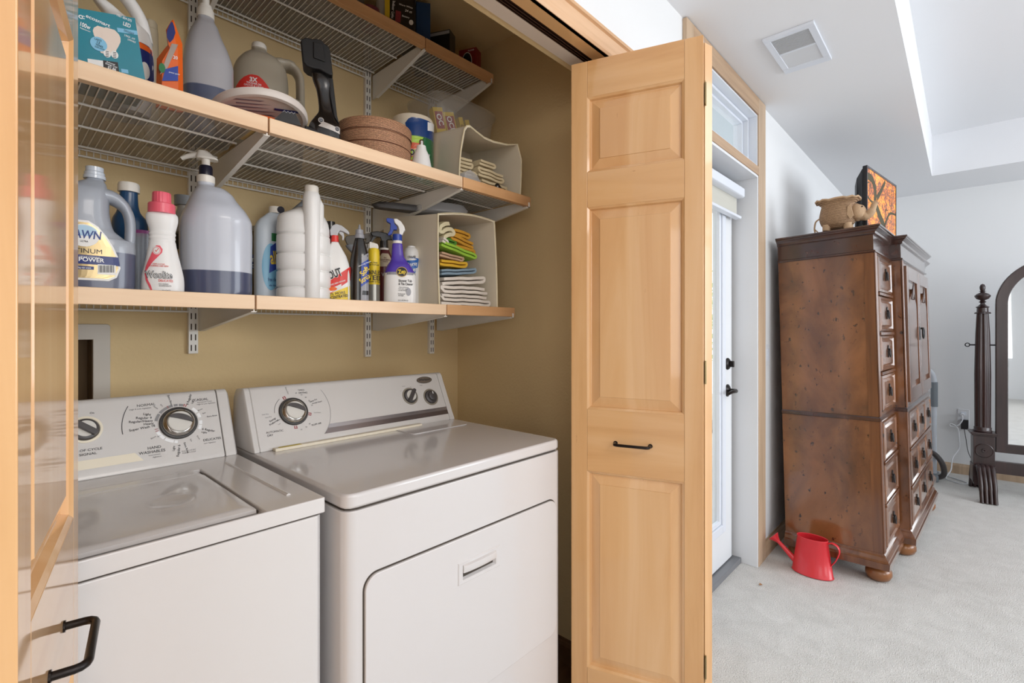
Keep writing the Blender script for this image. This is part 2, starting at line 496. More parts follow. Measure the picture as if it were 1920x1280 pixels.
def skirt(name, p0, p1, nrm, label, m='trim_oak_h', h=0.086):
    """baseboard with a small rounded top from p0 to p1, thickness towards nrm"""
    p0 = Vector((*p0, 0)); p1 = Vector((*p1, 0)); n = Vector((*nrm, 0))
    bm = new_bm(); prof = [(0, 0), (0.014, 0), (0.014, h-0.022), (0.010, h-0.012), (0.006, h-0.008), (0.004, h), (0, h)]
    A = ring(bm, [p0+n*a+Vector((0,0,b)) for a, b in prof]); B = ring(bm, [p1+n*a+Vector((0,0,b)) for a, b in prof])
    bridge(bm, A, B); bm.faces.new(A[::-1]); bm.faces.new(B)
    return struct(name, bm, m, label, 'baseboard')
skirt('baseboard_front', (2.853, 0.80), (5.68, 0.80), (0, -1), 'wooden baseboard along the white wall behind the armoire')
skirt('baseboard_far', (5.68, 0.79), (5.68, -3.5), (-1, 0), 'wooden baseboard along the far bedroom wall', m='trim_oak')
skirt('baseboard_closet', (1.47, 0.925), (1.47, 1.69), (-1, 0), 'brown wooden baseboard inside the closet beside the dryer', m='closet_floor')

# header lining with the folding-door track
bm = new_bm(); box(bm, -0.27, 1.46, 0.79, 0.836, 2.06, 2.069)
struct('trim_1', bm, 'maple_h', 'maple head board above the closet opening in front of the track', 'trim')
bm = new_bm(); box(bm, -0.27, 1.46, 0.864, 0.905, 2.06, 2.069)
mat('strip_pale', (222, 206, 190), 0.5)
struct('trim_2', bm, 'strip_pale', 'pale strip above the closet opening behind the track', 'trim')
e = empty('door_track', (0.66, 0.85, 2.06))
tag(e, 'dark metal folding door track running along the closet header', 'track', kind='structure')
bm = new_bm(); box(bm, -0.92, 0.80, -0.014, 0.014, 0.0085, 0.0095); obj('channel', bm, 'track_dark', e)
for yy in (-0.013, -0.004, 0.005, 0.0115):
    bm = new_bm(); box(bm, -0.92, 0.80, yy, yy+0.0016, 0.0, 0.0085); obj('rail', bm, 'track_metal', e)
def casing(name, x0, x1, z0, z1, horiz, label, m):
    """moulded casing on the front wall"""
    bm = new_bm(); w_ = (z1-z0) if horiz else (x1-x0)
    prof = [(0, 0.0), (0, 0.012), (0.10*w_, 0.016), (0.16*w_, 0.010), (0.30*w_, 0.012), (0.74*w_, 0.019), (0.80*w_, 0.014), (0.86*w_, 0.022), (w_, 0.022), (w_, 0.0)]
    if horiz: prism(bm, [(0.80-d, z0+a) for a, d in prof], x0, x1, 'x')
    else:
        A = [(x0+a, 0.80-d) for a, d in prof]; prism(bm, A, z0, z1, 'z')
    return struct(name, bm, m, label, 'trim')
casing('trim_3', -0.34, 1.53, 2.06, 2.128, True, 'moulded maple casing over the closet opening', 'maple_casing')
bm = new_bm(); box(bm, 1.452, 1.46, 0.79, 0.905, 0, 2.06); struct('trim_4', bm, 'maple_v', 'maple side jamb at the right end of the closet opening', 'trim')
bm = new_bm(); box(bm, -0.27, -0.262, 0.79, 0.905, 0, 2.06); struct('trim_4', bm, 'maple_v', 'maple side jamb at the left end of the closet opening', 'trim')
casing('trim_5', 1.462, 1.53, 0, 2.06, False, 'vertical maple casing right of the closet opening', 'maple_v')

# ---------------------------------------------------------------- patio door and transom
def slab_trim(name, x0, x1, z0, z1, label, m, d=0.017):
    bm = new_bm(); box(bm, x0, x1, 0.80-d, 0.80, z0, z1); return struct(name, bm, m, label, 'trim', bevel=0.002)
slab_trim('trim_6', 1.835, DX0, 0, 2.437, 'flat oak casing left of the patio door', 'trim_oak')
slab_trim('trim_7', DX1, 2.853, 0, 2.437, 'flat oak casing right of the patio door', 'trim_oak')
slab_trim('trim_8', DX0, DX1, 2.352, 2.437, 'flat oak casing above the transom window', 'trim_oak_h')
slab_trim('trim_9', DX0, DX1, 2.035, 2.080, 'flat oak casing between transom window and patio door', 'trim_oak_h')
d1 = empty('door_1', (DX0, 0.90, 0)); tag(d1, 'white glazed patio door with black lever and deadbolt', 'door', kind='structure')
L = lambda x, y, z: (x-DX0, y-0.90, z)
def lb(bm, x0, x1, y0, y1, z0, z1): return box(bm, x0-DX0, x1-DX0, y0-0.90, y1-0.90, z0, z1)
bm = new_bm(); lb(bm, DX1-0.012, DX1-0.0005, 0.786, 0.955, 0, 2.033); obj('jamb', bm, 'door_white', d1, bevel=0.001)
bm = new_bm(); lb(bm, DX0+0.0005, DX0+0.012, 0.786, 0.955, 0, 2.033); obj('jamb', bm, 'door_white', d1, bevel=0.001)
bm = new_bm(); lb(bm, DX0+0.012, DX1-0.012, 0.786, 0.955, 2.022, 2.034); obj('head_jamb', bm, 'door_white', d1)
bm = new_bm(); lb(bm, DX1-0.044, DX1-0.012, 0.915, 0.94, 0.02, 2.022); lb(bm, DX0+0.012, DX0+0.030, 0.915, 0.94, 0.02, 2.022); lb(bm, DX0+0.03, DX1-0.044, 0.915, 0.94, 2.000, 2.022)
obj('weatherstrip', bm, 'weatherstrip', d1)
gx0, gx1, gz0, gz1 = 2.04, 2.545, 0.235, 1.90
sx0, sx1 = DX0+0.030, DX1-0.044
bm = new_bm()
lb(bm, sx0, gx0, 0.905, 0.95, 0.035, 2.000); lb(bm, gx1, sx1, 0.905, 0.95, 0.035, 2.000)
lb(bm, gx0, gx1, 0.905, 0.95, 0.035, gz0); lb(bm, gx0, gx1, 0.905, 0.95, gz1, 2.000)
obj('door_slab', bm, 'door_white', d1)
for wd, y0 in ((0.035, 0.899), (0.022, 0.892), (0.010, 0.903)):
    pass
bm = new_bm()
for (a, b, c, d_) in ((gx0-0.03, gx0+0.012, gz0-0.03, gz1+0.03), (gx1-0.012, gx1+0.03, gz0-0.03, gz1+0.03), (gx0+0.012, gx1-0.012, gz0-0.03, gz0+0.012), (gx0+0.012, gx1-0.012, gz1-0.012, gz1+0.03)):
    lb(bm, a, b, 0.893, 0.905, c, d_)
obj('glass_frame', bm, 'vinyl_white', d1, bevel=0.004)
bm = new_bm()
for (a, b, c, d_) in ((gx0+0.012, gx0+0.035, gz0+0.012, gz1-0.012), (gx1-0.035, gx1-0.012, gz0+0.012, gz1-0.012), (gx0+0.035, gx1-0.035, gz0+0.012, gz0+0.035), (gx0+0.035, gx1-0.035, gz1-0.035, gz1-0.012)):
    lb(bm, a, b, 0.902, 0.918, c, d_)
obj('inner_bead', bm, 'vinyl_white', d1, bevel=0.003)
film('window_glass', (235, 245, 250), 0.10, 0.02)
bm = new_bm(); lb(bm, gx0+0.01, gx1-0.01, 0.925, 0.929, gz0, gz1); obj('pane', bm, 'window_glass', d1)
bm = new_bm(); lb(bm, DX0+0.012, DX1-0.012, 0.866, 0.955, 0, 0.028); obj('threshold', bm, 'threshold_metal', d1, bevel=0.003)
def knobM(x, z, y=0.905): return Matrix.Translation((x-DX0, y-0.90, z)) @ Matrix.Rotation(pi/2, 4, 'X')
bm = new_bm(); lathe(bm, [(0.0005, 0), (0.031, 0), (0.031, 0.005), (0.024, 0.012), (0.012, 0.014), (0.0005, 0.014)], 24, M=knobM(2.625, 1.056))
o = obj('deadbolt', bm, 'black_metal', d1, smooth=40)
bm = new_bm(); prism(bm, rrect(-0.007, 0.007, -0.016, 0.016, 0.006), -0.020, 0.0, 'y'); 
for v in bm.verts: v.co += Vector(L(2.625, 0.891, 1.056))
obj('thumb_turn', bm, 'black_metal', o)
bm = new_bm(); lathe(bm, [(0.0005, 0), (0.032, 0), (0.032, 0.005), (0.022, 0.012), (0.011, 0.016), (0.011, 0.045), (0.0005, 0.045)], 24, M=knobM(2.625, 0.918))
o = obj('door_handle', bm, 'black_metal', d1, smooth=40)
bm = new_bm(); tube(bm, [L(2.625, 0.862, 0.918), L(2.60, 0.858, 0.919), L(2.56, 0.858, 0.920), L(2.525, 0.862, 0.914)], [0.011, 0.010, 0.009, 0.007], 12); obj('lever', bm, 'black_metal', o, smooth=60)
# roll shade on the door
rs = empty('roller_shade', (2.32, 0.87, 1.95)); tag(rs, 'white roller shade mounted across the top of the patio door', 'shade')
bm = new_bm(); prism(bm, [(-0.035, -0.028), (-0.035, 0.012), (-0.02, 0.026), (0.022, 0.026), (0.022, -0.03), (-0.025, -0.034)], -0.35, 0.36, 'x'); obj('headrail', bm, 'vinyl_white', rs, bevel=0.003)
bm = new_bm(); box(bm, -0.345, 0.355, 0.004, 0.007, -0.125, -0.03); mat('shade_fabric', (196, 194, 184), 0.8); obj('fabric', bm, 'shade_fabric', rs)
bm = new_bm(); prism(bm, [(-0.018, -0.14), (-0.02, -0.128), (-0.005, -0.12), (0.014, -0.122), (0.014, -0.14)], -0.35, 0.36, 'x'); obj('bottom_rail', bm, 'vinyl_white', rs, bevel=0.002)
# transom
wz0, wz1 = 2.082, 2.349
w1 = empty('window_1', (DX0, 0.85, wz0)); tag(w1, 'transom window in white vinyl frame above the patio door', 'window', kind='structure')
def fr(bm, x0, x1, z0, z1, t, y0, y1):
    for (a, b, c, d_) in ((x0, x0+t, z0, z1), (x1-t, x1, z0, z1), (x0+t, x1-t, z0, z0+t), (x0+t, x1-t, z1-t, z1)):
        box(bm, a-DX0, b-DX0, y0-0.85, y1-0.85, c-wz0, d_-wz0)
bm = new_bm(); fr(bm, DX0+0.001, DX1-0.001, wz0-0.002, wz1, 0.008, 0.79, 0.90); obj('frame', bm, 'vinyl_white', w1)
bm = new_bm(); fr(bm, DX0+0.009, DX1-0.009, wz0+0.006, wz1-0.009, 0.014, 0.83, 0.90); obj('sash', bm, 'vinyl_white', w1, bevel=0.002)
bm = new_bm(); fr(bm, DX0+0.023, DX1-0.023, wz0+0.02, wz1-0.023, 0.012, 0.855, 0.90); obj('inner_sash', bm, 'vinyl_white', w1, bevel=0.002)
bm = new_bm(); box(bm, 0.03, DX1-DX0-0.03, 0.025, 0.029, 0.03, wz1-wz0-0.03); obj('pane', bm, 'window_glass', w1)

# rear window (light comes from here)
w2 = empty('window_2', (3.6, -3.62, 1.55)); tag(w2, 'wide bedroom window in the wall opposite the closet', 'window', kind='structure')
bm = new_bm()
for a in ((-1.3, -1.24, -0.75, 0.75), (1.24, 1.3, -0.75, 0.75), (-1.24, 1.24, -0.75, -0.69), (-1.24, 1.24, 0.69, 0.75), (-0.03, 0.03, -0.69, 0.69)):
    box(bm, a[0], a[1], -0.03, 0.03, a[2], a[3])
obj('frame', bm, 'vinyl_white', w2)
bm = new_bm(); box(bm, -1.24, 1.24, -0.003, 0.003, -0.69, 0.69); obj('pane', bm, 'window_glass', w2)

w3 = empty('fill_window', (0.3, -3.62, 1.35)); tag(w3, 'smaller unseen window added in the rear wall for the frontal fill light', 'window', kind='structure')  # unseen window added around the frontal fill lamp
bm = new_bm()
for a in ((-0.9, -0.84, -0.7, 0.7), (0.84, 0.9, -0.7, 0.7), (-0.84, 0.84, -0.7, -0.64), (-0.84, 0.84, 0.64, 0.7)): box(bm, a[0], a[1], -0.03, 0.03, a[2], a[3])
obj('frame', bm, 'vinyl_white', w3)
bm = new_bm(); box(bm, -0.84, 0.84, -0.003, 0.003, -0.64, 0.64); obj('pane', bm, 'window_glass', w3)
# outside: deck, railing, greenery
wood('deck_wood', [(0.3, (176, 172, 166)), (0.7, (214, 210, 204))], (2, 9, 9), rough=0.7, coat=0)
dk = empty('patio_deck', (5, 3.2, -0.06)); tag(dk, 'pale grey plank deck outside the patio door', 'deck', kind='structure')
bm = new_bm()
for i in range(34): box(bm, -3.4, 5.0, -2.2+i*0.145, -2.2+i*0.145+0.138, -0.03, 0.0)
obj('planks', bm, 'deck_wood', dk)
rl = empty('deck_railing', (6.3, 3.6, -0.06)); tag(rl, 'dark metal deck railing seen through the patio door', 'railing')
for (a, b, c, d_, e_, f_) in ((-1.5, 2.4, -0.02, 0.02, 0.95, 0.99), (-1.5, 2.4, -0.012, 0.012, 0.10, 0.13)):
    bm = new_bm(); box(bm, a, b, c, d_, e_, f_); obj('rail', bm, 'knob_dark', rl)
bm = new_bm()
for i in range(30): box(bm, -1.45+i*0.13, -1.435+i*0.13, -0.007, 0.007, 0.001 if i % 8 == 0 else 0.13, 0.95)
obj('balusters', bm, 'knob_dark', rl)
ch = empty('patio_chair', (4.35, 1.75, -0.06), 0.5); tag(ch, 'dark metal patio chair standing on the deck beyond the glass', 'chair')
bm = new_bm(); box(bm, -0.24, 0.24, -0.24, 0.24, 0.42, 0.45); obj('seat', bm, 'knob_dark', ch)
bm = new_bm()
for i in range(6): box(bm, -0.22+i*0.085, -0.2+i*0.085, 0.225, 0.245, 0.45, 0.9)
box(bm, -0.24, 0.24, 0.22, 0.25, 0.88, 0.93); obj('backrest', bm, 'knob_dark', ch)
for x in (-0.22, 0.22):
    for y in (-0.22, 0.22):
        bm = new_bm(); tube(bm, [(x, y, 0), (x*0.95, y*0.95, 0.43)], 0.012, 8); obj('leg', bm, 'knob_dark', ch)
mat('leaf_green', (128, 178, 78), 0.6); mat('leaf_green_b', (176, 208, 120), 0.6)
rnd = random.Random(4)
def shrub(x, y, rx, rz, n, label):
    e = empty('shrub', (x, y, -0.06)); tag(e, label, 'shrub', 'shrubs beyond the deck')
    bm = new_bm()
    for i in range(n):
        a = rnd.uniform(0, 2*pi); u = rnd.uniform(-1, 1); s = sqrt(1-u*u); r = rnd.uniform(0.75, 1.0)
        c = Vector((cos(a)*s*rx*r, sin(a)*s*rx*r, rz+u*rz*r*0.98))
        t = Vector((rnd.gauss(0,1), rnd.gauss(0,1), rnd.gauss(0,1))).normalized(); q = t.orthogonal().normalized()
        l = rnd.uniform(0.05, 0.09)
        f = bm.faces.new([bm.verts.new(c-t*l), bm.verts.new(c+q*l*0.4), bm.verts.new(c+t*l), bm.verts.new(c-q*l*0.4)]); f.material_index = i % 2
    obj('foliage', bm, ['leaf_green', 'leaf_green_b'], e, recalc=False)['kind'] = 'stuff'
    bm = new_bm(); tube(bm, [(0, 0, 0), (0.03, 0, rz)], 0.04, 8); obj('trunk', bm, 'foot_wood', e)
shrub(7.4, 4.9, 1.1, 1.4, 2600, 'bright green shrub beyond the deck railing nearest the door')
shrub(10.2, 4.9, 1.3, 1.6, 2400, 'bright green shrub beyond the deck, farther from the door')
shrub(9.0, 8.2, 1.6, 2.4, 2400, 'tall pale green shrub rising behind the other shrubs')
mat('stucco_out', (196, 204, 210), 0.8)
bm = new_bm(); box(bm, 1.605, 8, 0.96, 2.2, 2.62, 2.70); struct('trim_10', bm, 'stucco_out', 'pale soffit of the roof eave outside the transom', 'soffit')

# ---------------------------------------------------------------- folding closet doors
PZ0, PZ1 = 0.016, 2.03
RAILS = [(PZ0, 0.232), (0.815, 0.998), (1.596, 1.700), (1.922, PZ1)]
OPEN = [(0.232, 0.815), (0.998, 1.596), (1.700, 1.922)]
PW, ST, PT = 0.371, 0.049, 0.034
def leaf(parent, M, handle=False, name_label=None):
    def put(bm): 
        xform(bm.verts, M); return bm
    for x0, x1 in ((0, ST), (PW-ST, PW)):
        bm = new_bm(); box(bm, x0, x1, 0, PT, PZ0, PZ1); obj('stile', put(bm), 'maple_v', parent, bevel=0.0012)
    for z0, z1 in RAILS:
        bm = new_bm(); box(bm, ST+0.0003, PW-ST-0.0003, 0, PT, z0, z1); obj('rail', put(bm), 'maple_h', parent, bevel=0.0008)
    for z0, z1 in OPEN:
        bm = new_bm()
        x0, x1 = ST, PW-ST
        def R(ins, y): return ring(bm, [(x0+ins, y, z0+ins), (x1-ins, y, z0+ins), (x1-ins, y, z1-ins), (x0+ins, y, z1-ins)])
        for side in (0, 1):
            f = (lambda y: y) if side == 0 else (lambda y: PT-y)
            rr = [R(0.0, f(0.0005)), R(0.006, f(0.004)), R(0.009, f(0.0115)), R(0.011, f(0.0120)), R(0.037, f(0.0050)), R(0.0378, f(0.0032))]
            for a, b in zip(rr, rr[1:]): bridge(bm, a, b)
            bm.faces.new(rr[-1])
        obj('raised_panel', put(bm), 'maple_panel', parent)
    if handle:
        h = empty('handle'); h.parent = parent; h.matrix_local = M @ Matrix.Translation((PW/2-0.003, 0, 0.905))
        hw = 0.049
        path = [(-hw, 0, 0), (-hw, -0.018, 0)] + [(-hw+0.010*(1-cos(radians(a))), -0.018-0.010*sin(radians(a)), 0) for a in (30, 60, 90)] + \
               [(hw-0.010*(1-cos(radians(a))), -0.018-0.010*sin(radians(a)), 0) for a in (90, 60, 30)] + [(hw, -0.018, 0), (hw, 0, 0)]
        bm = new_bm(); tube(bm, path, 0.0042, 12); obj('pull_bar', bm, 'black_metal', h, smooth=60)
        for s in (-1, 1):
            bm = new_bm(); lathe(bm, [(0.0005, 0), (0.0062, 0), (0.0062, 0.002), (0.0005, 0.002)], 14, M=Matrix.Translation((s*hw, 0, 0)) @ Matrix.Rotation(pi/2, 4, 'X')); obj('foot', bm, 'black_metal', h)
def hinge(parent, M, z):
    h = empty('hinge'); h.parent = parent; h.matrix_local = M @ Matrix.Translation((0, 0, z))
    bm = new_bm(); lathe(bm, [(0.0005, -0.032), (0.0026, -0.032), (0.0026, 0.032), (0.0005, 0.032)], 12); obj('knuckle', bm, 'brass_old', h, smooth=40)
    bm = new_bm(); box(bm, -0.001, 0.0003, 0.0, 0.016, -0.03, 0.03); obj('plate', bm, 'brass_old', h)
    bm = new_bm(); box(bm, -0.001, 0.0003, -0.016, 0.0, -0.03, 0.03); obj('plate', bm, 'brass_old', h)
# right pair: leaf A->B towards the viewer side, second leaf folded behind it
A = Vector((1.200, 0.868)); B = Vector((1.320, 0.517)); th = atan2(B.y-A.y, B.x-A.x)
d3 = empty('door_3', (A.x, A.y, 0), th)
tag(d3, 'folded maple closet door right of the dryer with raised panels and black pull', 'door', kind='structure')
leaf(d3, Matrix.Identity(4), True)
Bp = Vector((PW+0.002, PT+0.005)); Cw = Vector((1.438, 0.868)) - A
Cl = Vector((Cw.x*cos(-th)-Cw.y*sin(-th), Cw.x*sin(-th)+Cw.y*cos(-th)))
t2 = atan2(Cl.y-Bp.y, Cl.x-Bp.x)
leaf(d3, Matrix.Translation((Bp.x, Bp.y, 0)) @ Matrix.Rotation(t2, 4, 'Z') @ Matrix.Translation((0, -0.0, 0)) @ Matrix.Scale(-1, 4, (0, 1, 0)))
for z in (1.885, 1.115, 0.30): hinge(d3, Matrix.Translation((PW+0.0035, PT+0.002, 0)), z)
# left pair
A2 = Vector((0.0852, 0.868)); B2 = Vector((0.0165, 0.503)); th2 = atan2(A2.y-B2.y, A2.x-B2.x)
d2 = empty('door_2', (B2.x, B2.y, 0), th2)
tag(d2, 'folded maple closet door at the left edge with its black pull nearest the viewer', 'door', kind='structure')
leaf(d2, Matrix.Identity(4), True)
leaf(d2, Matrix.Translation((0.0, PT+0.006, 0)) @ Matrix.Rotation(radians(17), 4, 'Z'))
for z in (1.885, 1.115, 0.30): hinge(d2, Matrix.Translation((-0.0035, PT+0.003, 0)), z)

# ---------------------------------------------------------------- washer and dryer
NV = Vector((0, -0.135, 0.066)).normalized(); VV = Vector((0, 0.066, 0.135)).normalized()
def cons_surf(Y0):
    def f(x, v, eps=0.0): return Vector((x, Y0, 0.932)) + VV*v + NV*eps
    return f
def cons_M(Y0, x, v, rot=0.0):
    X = Vector((1, 0, 0)); M = Matrix((X, VV, NV)).transposed().to_4x4(); M.translation = cons_surf(Y0)(x, v)
    return M @ Matrix.Rotation(rot, 4, 'Z')
def console_prof(Y0):
    tv = 0.150; T = cons_surf(Y0)(0, tv)
    return [(Y0-0.008, 0.9145), (Y0-0.005, 0.924), (Y0, 0.932), (T.y, T.z), (T.y+0.005, T.z+0.006), (T.y+0.013, T.z+0.009), (T.y+0.06, T.z+0.004), (T.y+0.075, T.z-0.02), (T.y+0.08, 0.9145)]
def big_knob(parent, Y0, x, v, rot, label):
    k = empty('knob'); k.parent = parent; k.matrix_local = cons_M(Y0, x, v); plabel(k, label)
    bm = new_bm(); lathe(bm, [(0.0330, 0), (0.0400, 0), (0.0400, 0.003), (0.0385, 0.0055), (0.0350, 0.006), (0.0330, 0.004)], 48, close=False); obj('dial_ring', bm, 'knob_ring', k, smooth=50)
    bm = new_bm(); lathe(bm, [(0.0005, 0.0005), (0.0345, 0.0005), (0.0345, 0.006), (0.0325, 0.009), (0.0275, 0.0135), (0.0262, 0.0140), (0.0255, 0.010), (0.0005, 0.010)], 48); obj('bezel', bm, 'chrome', k, smooth=35)
    bm = new_bm(); lathe(bm, [(0.0005, 0.010), (0.0252, 0.010), (0.0252, 0.0155), (0.0235, 0.0172), (0.0005, 0.0172)], 40); obj('cap', bm, 'grip_light', k, smooth=35)
    bm = new_bm()
    pts = []
    for i in range(17):
        a = pi*i/16; pts.append((0.0250*cos(a), 0.003+0.0135*sin(a)))
    for i in range(1, 12):
        a = pi*i/12; pts.append((-0.0250*cos(a), 0.003+0.0015*sin(a)))
    vs = prism(bm, pts, 0.016, 0.0235, 'z'); xform(vs, Matrix.Rotation(rot, 4, 'Z')); obj('grip', bm, 'knob_dark', k, bevel=0.0015)
    return k
def small_knob(parent, Y0, x, v, rot, kind, label):
    k = empty('knob'); k.parent = parent; k.matrix_local = cons_M(Y0, x, v); plabel(k, label)
    mat('taupe', (140, 132, 118), 0.45)
    bm = new_bm(); lathe(bm, [(0.0005, 0), (0.0300, 0), (0.0300, 0.0018), (0.0255, 0.0022), (0.0245, 0.0008), (0.0005, 0.0008)], 40); obj('bezel', bm, 'taupe' if kind != 'w' else 'cream_plastic', k, smooth=35)
    bm = new_bm(); lathe(bm, [(0.0005, 0.001), (0.0245, 0.001), (0.0225, 0.007), (0.0190, 0.009), (0.0005, 0.009)], 36); obj('skirt', bm, 'knob_dark', k, smooth=35)
    if kind == 'push':
        bm = new_bm(); lathe(bm, [(0.0005, 0.009), (0.0165, 0.009), (0.0160, 0.017), (0.0130, 0.0185), (0.0005, 0.0185)], 32); obj('cap', bm, 'knob_dark', k, smooth=40)
        bm = new_bm(); box(bm, -0.0015, 0.0015, 0.006, 0.0145, 0.0178, 0.0192); obj('pointer', bm, 'print_white', k)
    else:
        bm = new_bm(); lathe(bm, [(0.0005, 0.009), (0.0178, 0.009), (0.0178, 0.0105), (0.0005, 0.0105)], 32); obj('cap', bm, 'grip_light', k, smooth=40)
        bm = new_bm(); vs = prism(bm, rrect(-0.0235, 0.0235, -0.0058, 0.0058, 0.004), 0.009, 0.020, 'z'); xform(vs, Matrix.Rotation(rot, 4, 'Z')); obj('grip', bm, 'knob_dark', k, bevel=0.001)
    return k

# washer
WX0, WX1, WY = -0.245, 0.441, 0.893
wa = empty('washing_machine', (0, 0, 0)); tag(wa, 'white top loading washing machine at the left with wide cycle dial console', 'washing machine')
bm = new_bm(); prism(bm, [(WX0+0.004, WY+0.012), (WX0+0.014, WY+0.002), (WX1-0.014, WY+0.002), (WX1-0.004, WY+0.012), (WX1-0.004, 1.56), (WX0+0.004, 1.56)], 0.02, 0.8825, 'z'); obj('cabinet', bm, 'white_enamel', wa, bevel=0.003)
bm = new_bm(); box(bm, WX0+0.008, WX1-0.008, WY+0.006, 1.55, 0.8825, 0.8855); obj('seam', bm, 'gap_dark', wa)
for x in (WX0+0.06, WX1-0.06):
    for y in (WY+0.06, 1.5):
        bm = new_bm(); lathe(bm, [(0.0005, 0), (0.02, 0), (0.018, 0.02), (0.0005, 0.02)], 12, c=(x, y)); obj('foot', bm, 'knob_dark', wa)
# top deck with the lid well
LX0, LX1, LY0, LY1 = -0.155, 0.336, 0.928, 1.283
bm = new_bm()
z0, z1 = 0.8855, 0.9145
def deck(bm, xs, ys, hole, z0, z1, zh):
    """slab with a shallow rectangular well"""
    x0, x1 = xs; y0, y1 = ys; a0, a1, b0, b1 = hole
    T = ring(bm, [(x0, y0, z1), (x1, y0, z1), (x1, y1, z1), (x0, y1, z1)])
    H = ring(bm, [(a0, b0, z1), (a1, b0, z1), (a1, b1, z1), (a0, b1, z1)])
    D = ring(bm, [(a0+0.002, b0+0.002, zh), (a1-0.002, b0+0.002, zh), (a1-0.002, b1-0.002, zh), (a0+0.002, b1-0.002, zh)])
    Bt = ring(bm, [(x0, y0, z0), (x1, y0, z0), (x1, y1, z0), (x0, y1, z0)])
    bridge(bm, Bt, T); bridge(bm, T, H); bridge(bm, H, D); bm.faces.new(D); bm.faces.new(Bt[::-1])
deck(bm, (WX0, WX1), (WY, 1.57), (LX0, LX1, LY0-0.03, LY1), z0, z1, 0.904)
obj('top', bm, 'white_enamel', wa, bevel=0.007, bseg=4)
bm = new_bm()
nx, ny = 60, 40; g = []
for j in range(ny+1):
    row = []
    for i in range(nx+1):
        x = LX0+0.004+(LX1-LX0-0.010)*i/nx; y = LY0+(LY1-LY0-0.004)*j/ny
        z = 0.9165
        dd = sqrt(((x-0.235)/0.042)**2+((y-1.075)/0.042)**2)
        if dd < 1.6: z -= 0.0035*(0.5+0.5*cos(min(dd/1.6, 1)*pi)) - 0.0022*math.exp(-((dd-0.85)/0.22)**2)
        dd = sqrt(((x-0.045)/0.042)**2+((y-1.06)/0.042)**2)
        if dd < 1.6: z -= 0.0025*(0.5+0.5*cos(min(dd/1.6, 1)*pi))
        e_ = min(j/ny*(LY1-LY0), (LX1-LX0)*(nx-i)/nx, 0.012)
        z -= 0.004*(1-e_/0.012)**2
        if y > 1.235: z -= 0.002*min((y-1.235)/0.01, 1)
        row.append(bm.verts.new((x, y, z)))
    g.append(row)
for j in range(ny):
    for i in range(nx): bm.faces.new((g[j][i], g[j][i+1], g[j+1][i+1], g[j+1][i]))
r_ = bmesh.ops.extrude_face_region(bm, geom=list(bm.faces))
for v in [q for q in r_['geom'] if isinstance(q, bmesh.types.BMVert)]: v.co.z = 0.9055
obj('lid', bm, 'white_enamel', wa, smooth=40)
bm = new_bm(); box(bm, LX1-0.0045, LX1-0.0022, LY0, LY1-0.004, 0.9045, 0.9085); obj('lid_gap', bm, 'gap_dark', wa)
bm = new_bm(); tube(bm, [(0.394, 1.300, 0.9135), (0.398, 0.955, 0.9135)], [0.0045, 0.0045], 8); obj('ridge', bm, 'white_enamel', wa, smooth=60)
YW = 1.370
cs = empty('console'); cs.parent = wa
bm = new_bm(); prism(bm, console_prof(YW), WX0, 0.4115, 'x'); obj('control_panel', bm, 'console_plastic', cs, bevel=0.003, bseg=3)
bm = new_bm(); pf = [(p[0]+(0.006 if 0 < i < 6 else 0), p[1]) for i, p in enumerate(console_prof(YW))]
Aa = ring(bm, [(0.4130, a, b) for a, b in console_prof(YW)]); Bb = ring(bm, [(0.436, a, b) for a, b in console_prof(YW)]); Cc = ring(bm, [(0.4405, 1.46+(a-1.46)*0.93, 0.9145+(b-0.9145)*0.95) for a, b in console_prof(YW)])
bridge(bm, Aa, Bb); bridge(bm, Bb, Cc); bm.faces.new(Aa[::-1]); bm.faces.new(Cc); obj('end_cap', bm, 'console_plastic', cs, smooth=60, bevel=0.002)
sw = cons_surf(YW)
big_knob(cs, YW, 0.322, 0.082, radians(-22), 'large chrome rimmed cycle dial')
small_knob(cs, YW, 0.150, 0.092, radians(-40), 'w', 'dark signal knob on cream ring')
p = Print(sw, 0.0004); p.quad([(-0.24, 0.004), (0.247, 0.004), (0.232, 0.024), (-0.24, 0.024)], 6); p.done('stripe', 'cream_plastic', cs)
p = Print(sw, 0.0006)
p.text('NORMAL', 0.262, 0.1355, 0.0088, 0.02); p.text('CASUAL', 0.376, 0.1365, 0.0085, 0.02); p.text('DELICATES', 0.388, 0.0300, 0.0080); p.text('HAND', 0.269, 0.0300, 0.0090)
p.text('WASHABLES', 0.264, 0.0205, 0.0090); p.text('Light', 0.262, 0.1120, 0.0078, -0.25); p.text('Regular 9', 0.255, 0.1040, 0.0080, -0.12)
p.text('Regular/Heavy', 0.249, 0.0965, 0.0078, -0.06); p.text('Heavy', 0.263, 0.0885, 0.0078); p.text('Super Wash 18', 0.250, 0.0800, 0.0080, 0.1)
p.text('On', 0.163, 0.1285, 0.0060); p.text('END OF CYCLE', 0.148, 0.0455, 0.0072, sx=1.15); p.text('SIGNAL', 0.152, 0.0365, 0.0072, sx=1.2)
p.text('4 Regular', 0.350, 0.140, 0.0078, radians(70)); p.text('Light', 0.357, 0.134, 0.0065, radians(70)); p.text('Extra Rinse', 0.395, 0.090, 0.0050, 0.03); p.text('6 Regular', 0.383, 0.0545, 0.0076, -0.35); p.text('Light', 0.373, 0.0500, 0.0064, -0.35)
p.text('Regular 6', 0.315, 0.0140, 0.0076, radians(78)); p.text('Light', 0.306, 0.0210, 0.0064, radians(78)); p.text('Extra Rinse', 0.331, 0.0180, 0.0060, radians(-80)); p.text('Extra Rinse', 0.310, 0.1420, 0.0060, radians(-80))
p.arc(0.322, 0.082, 0.1085, 0.1100, 150, 186, 20)
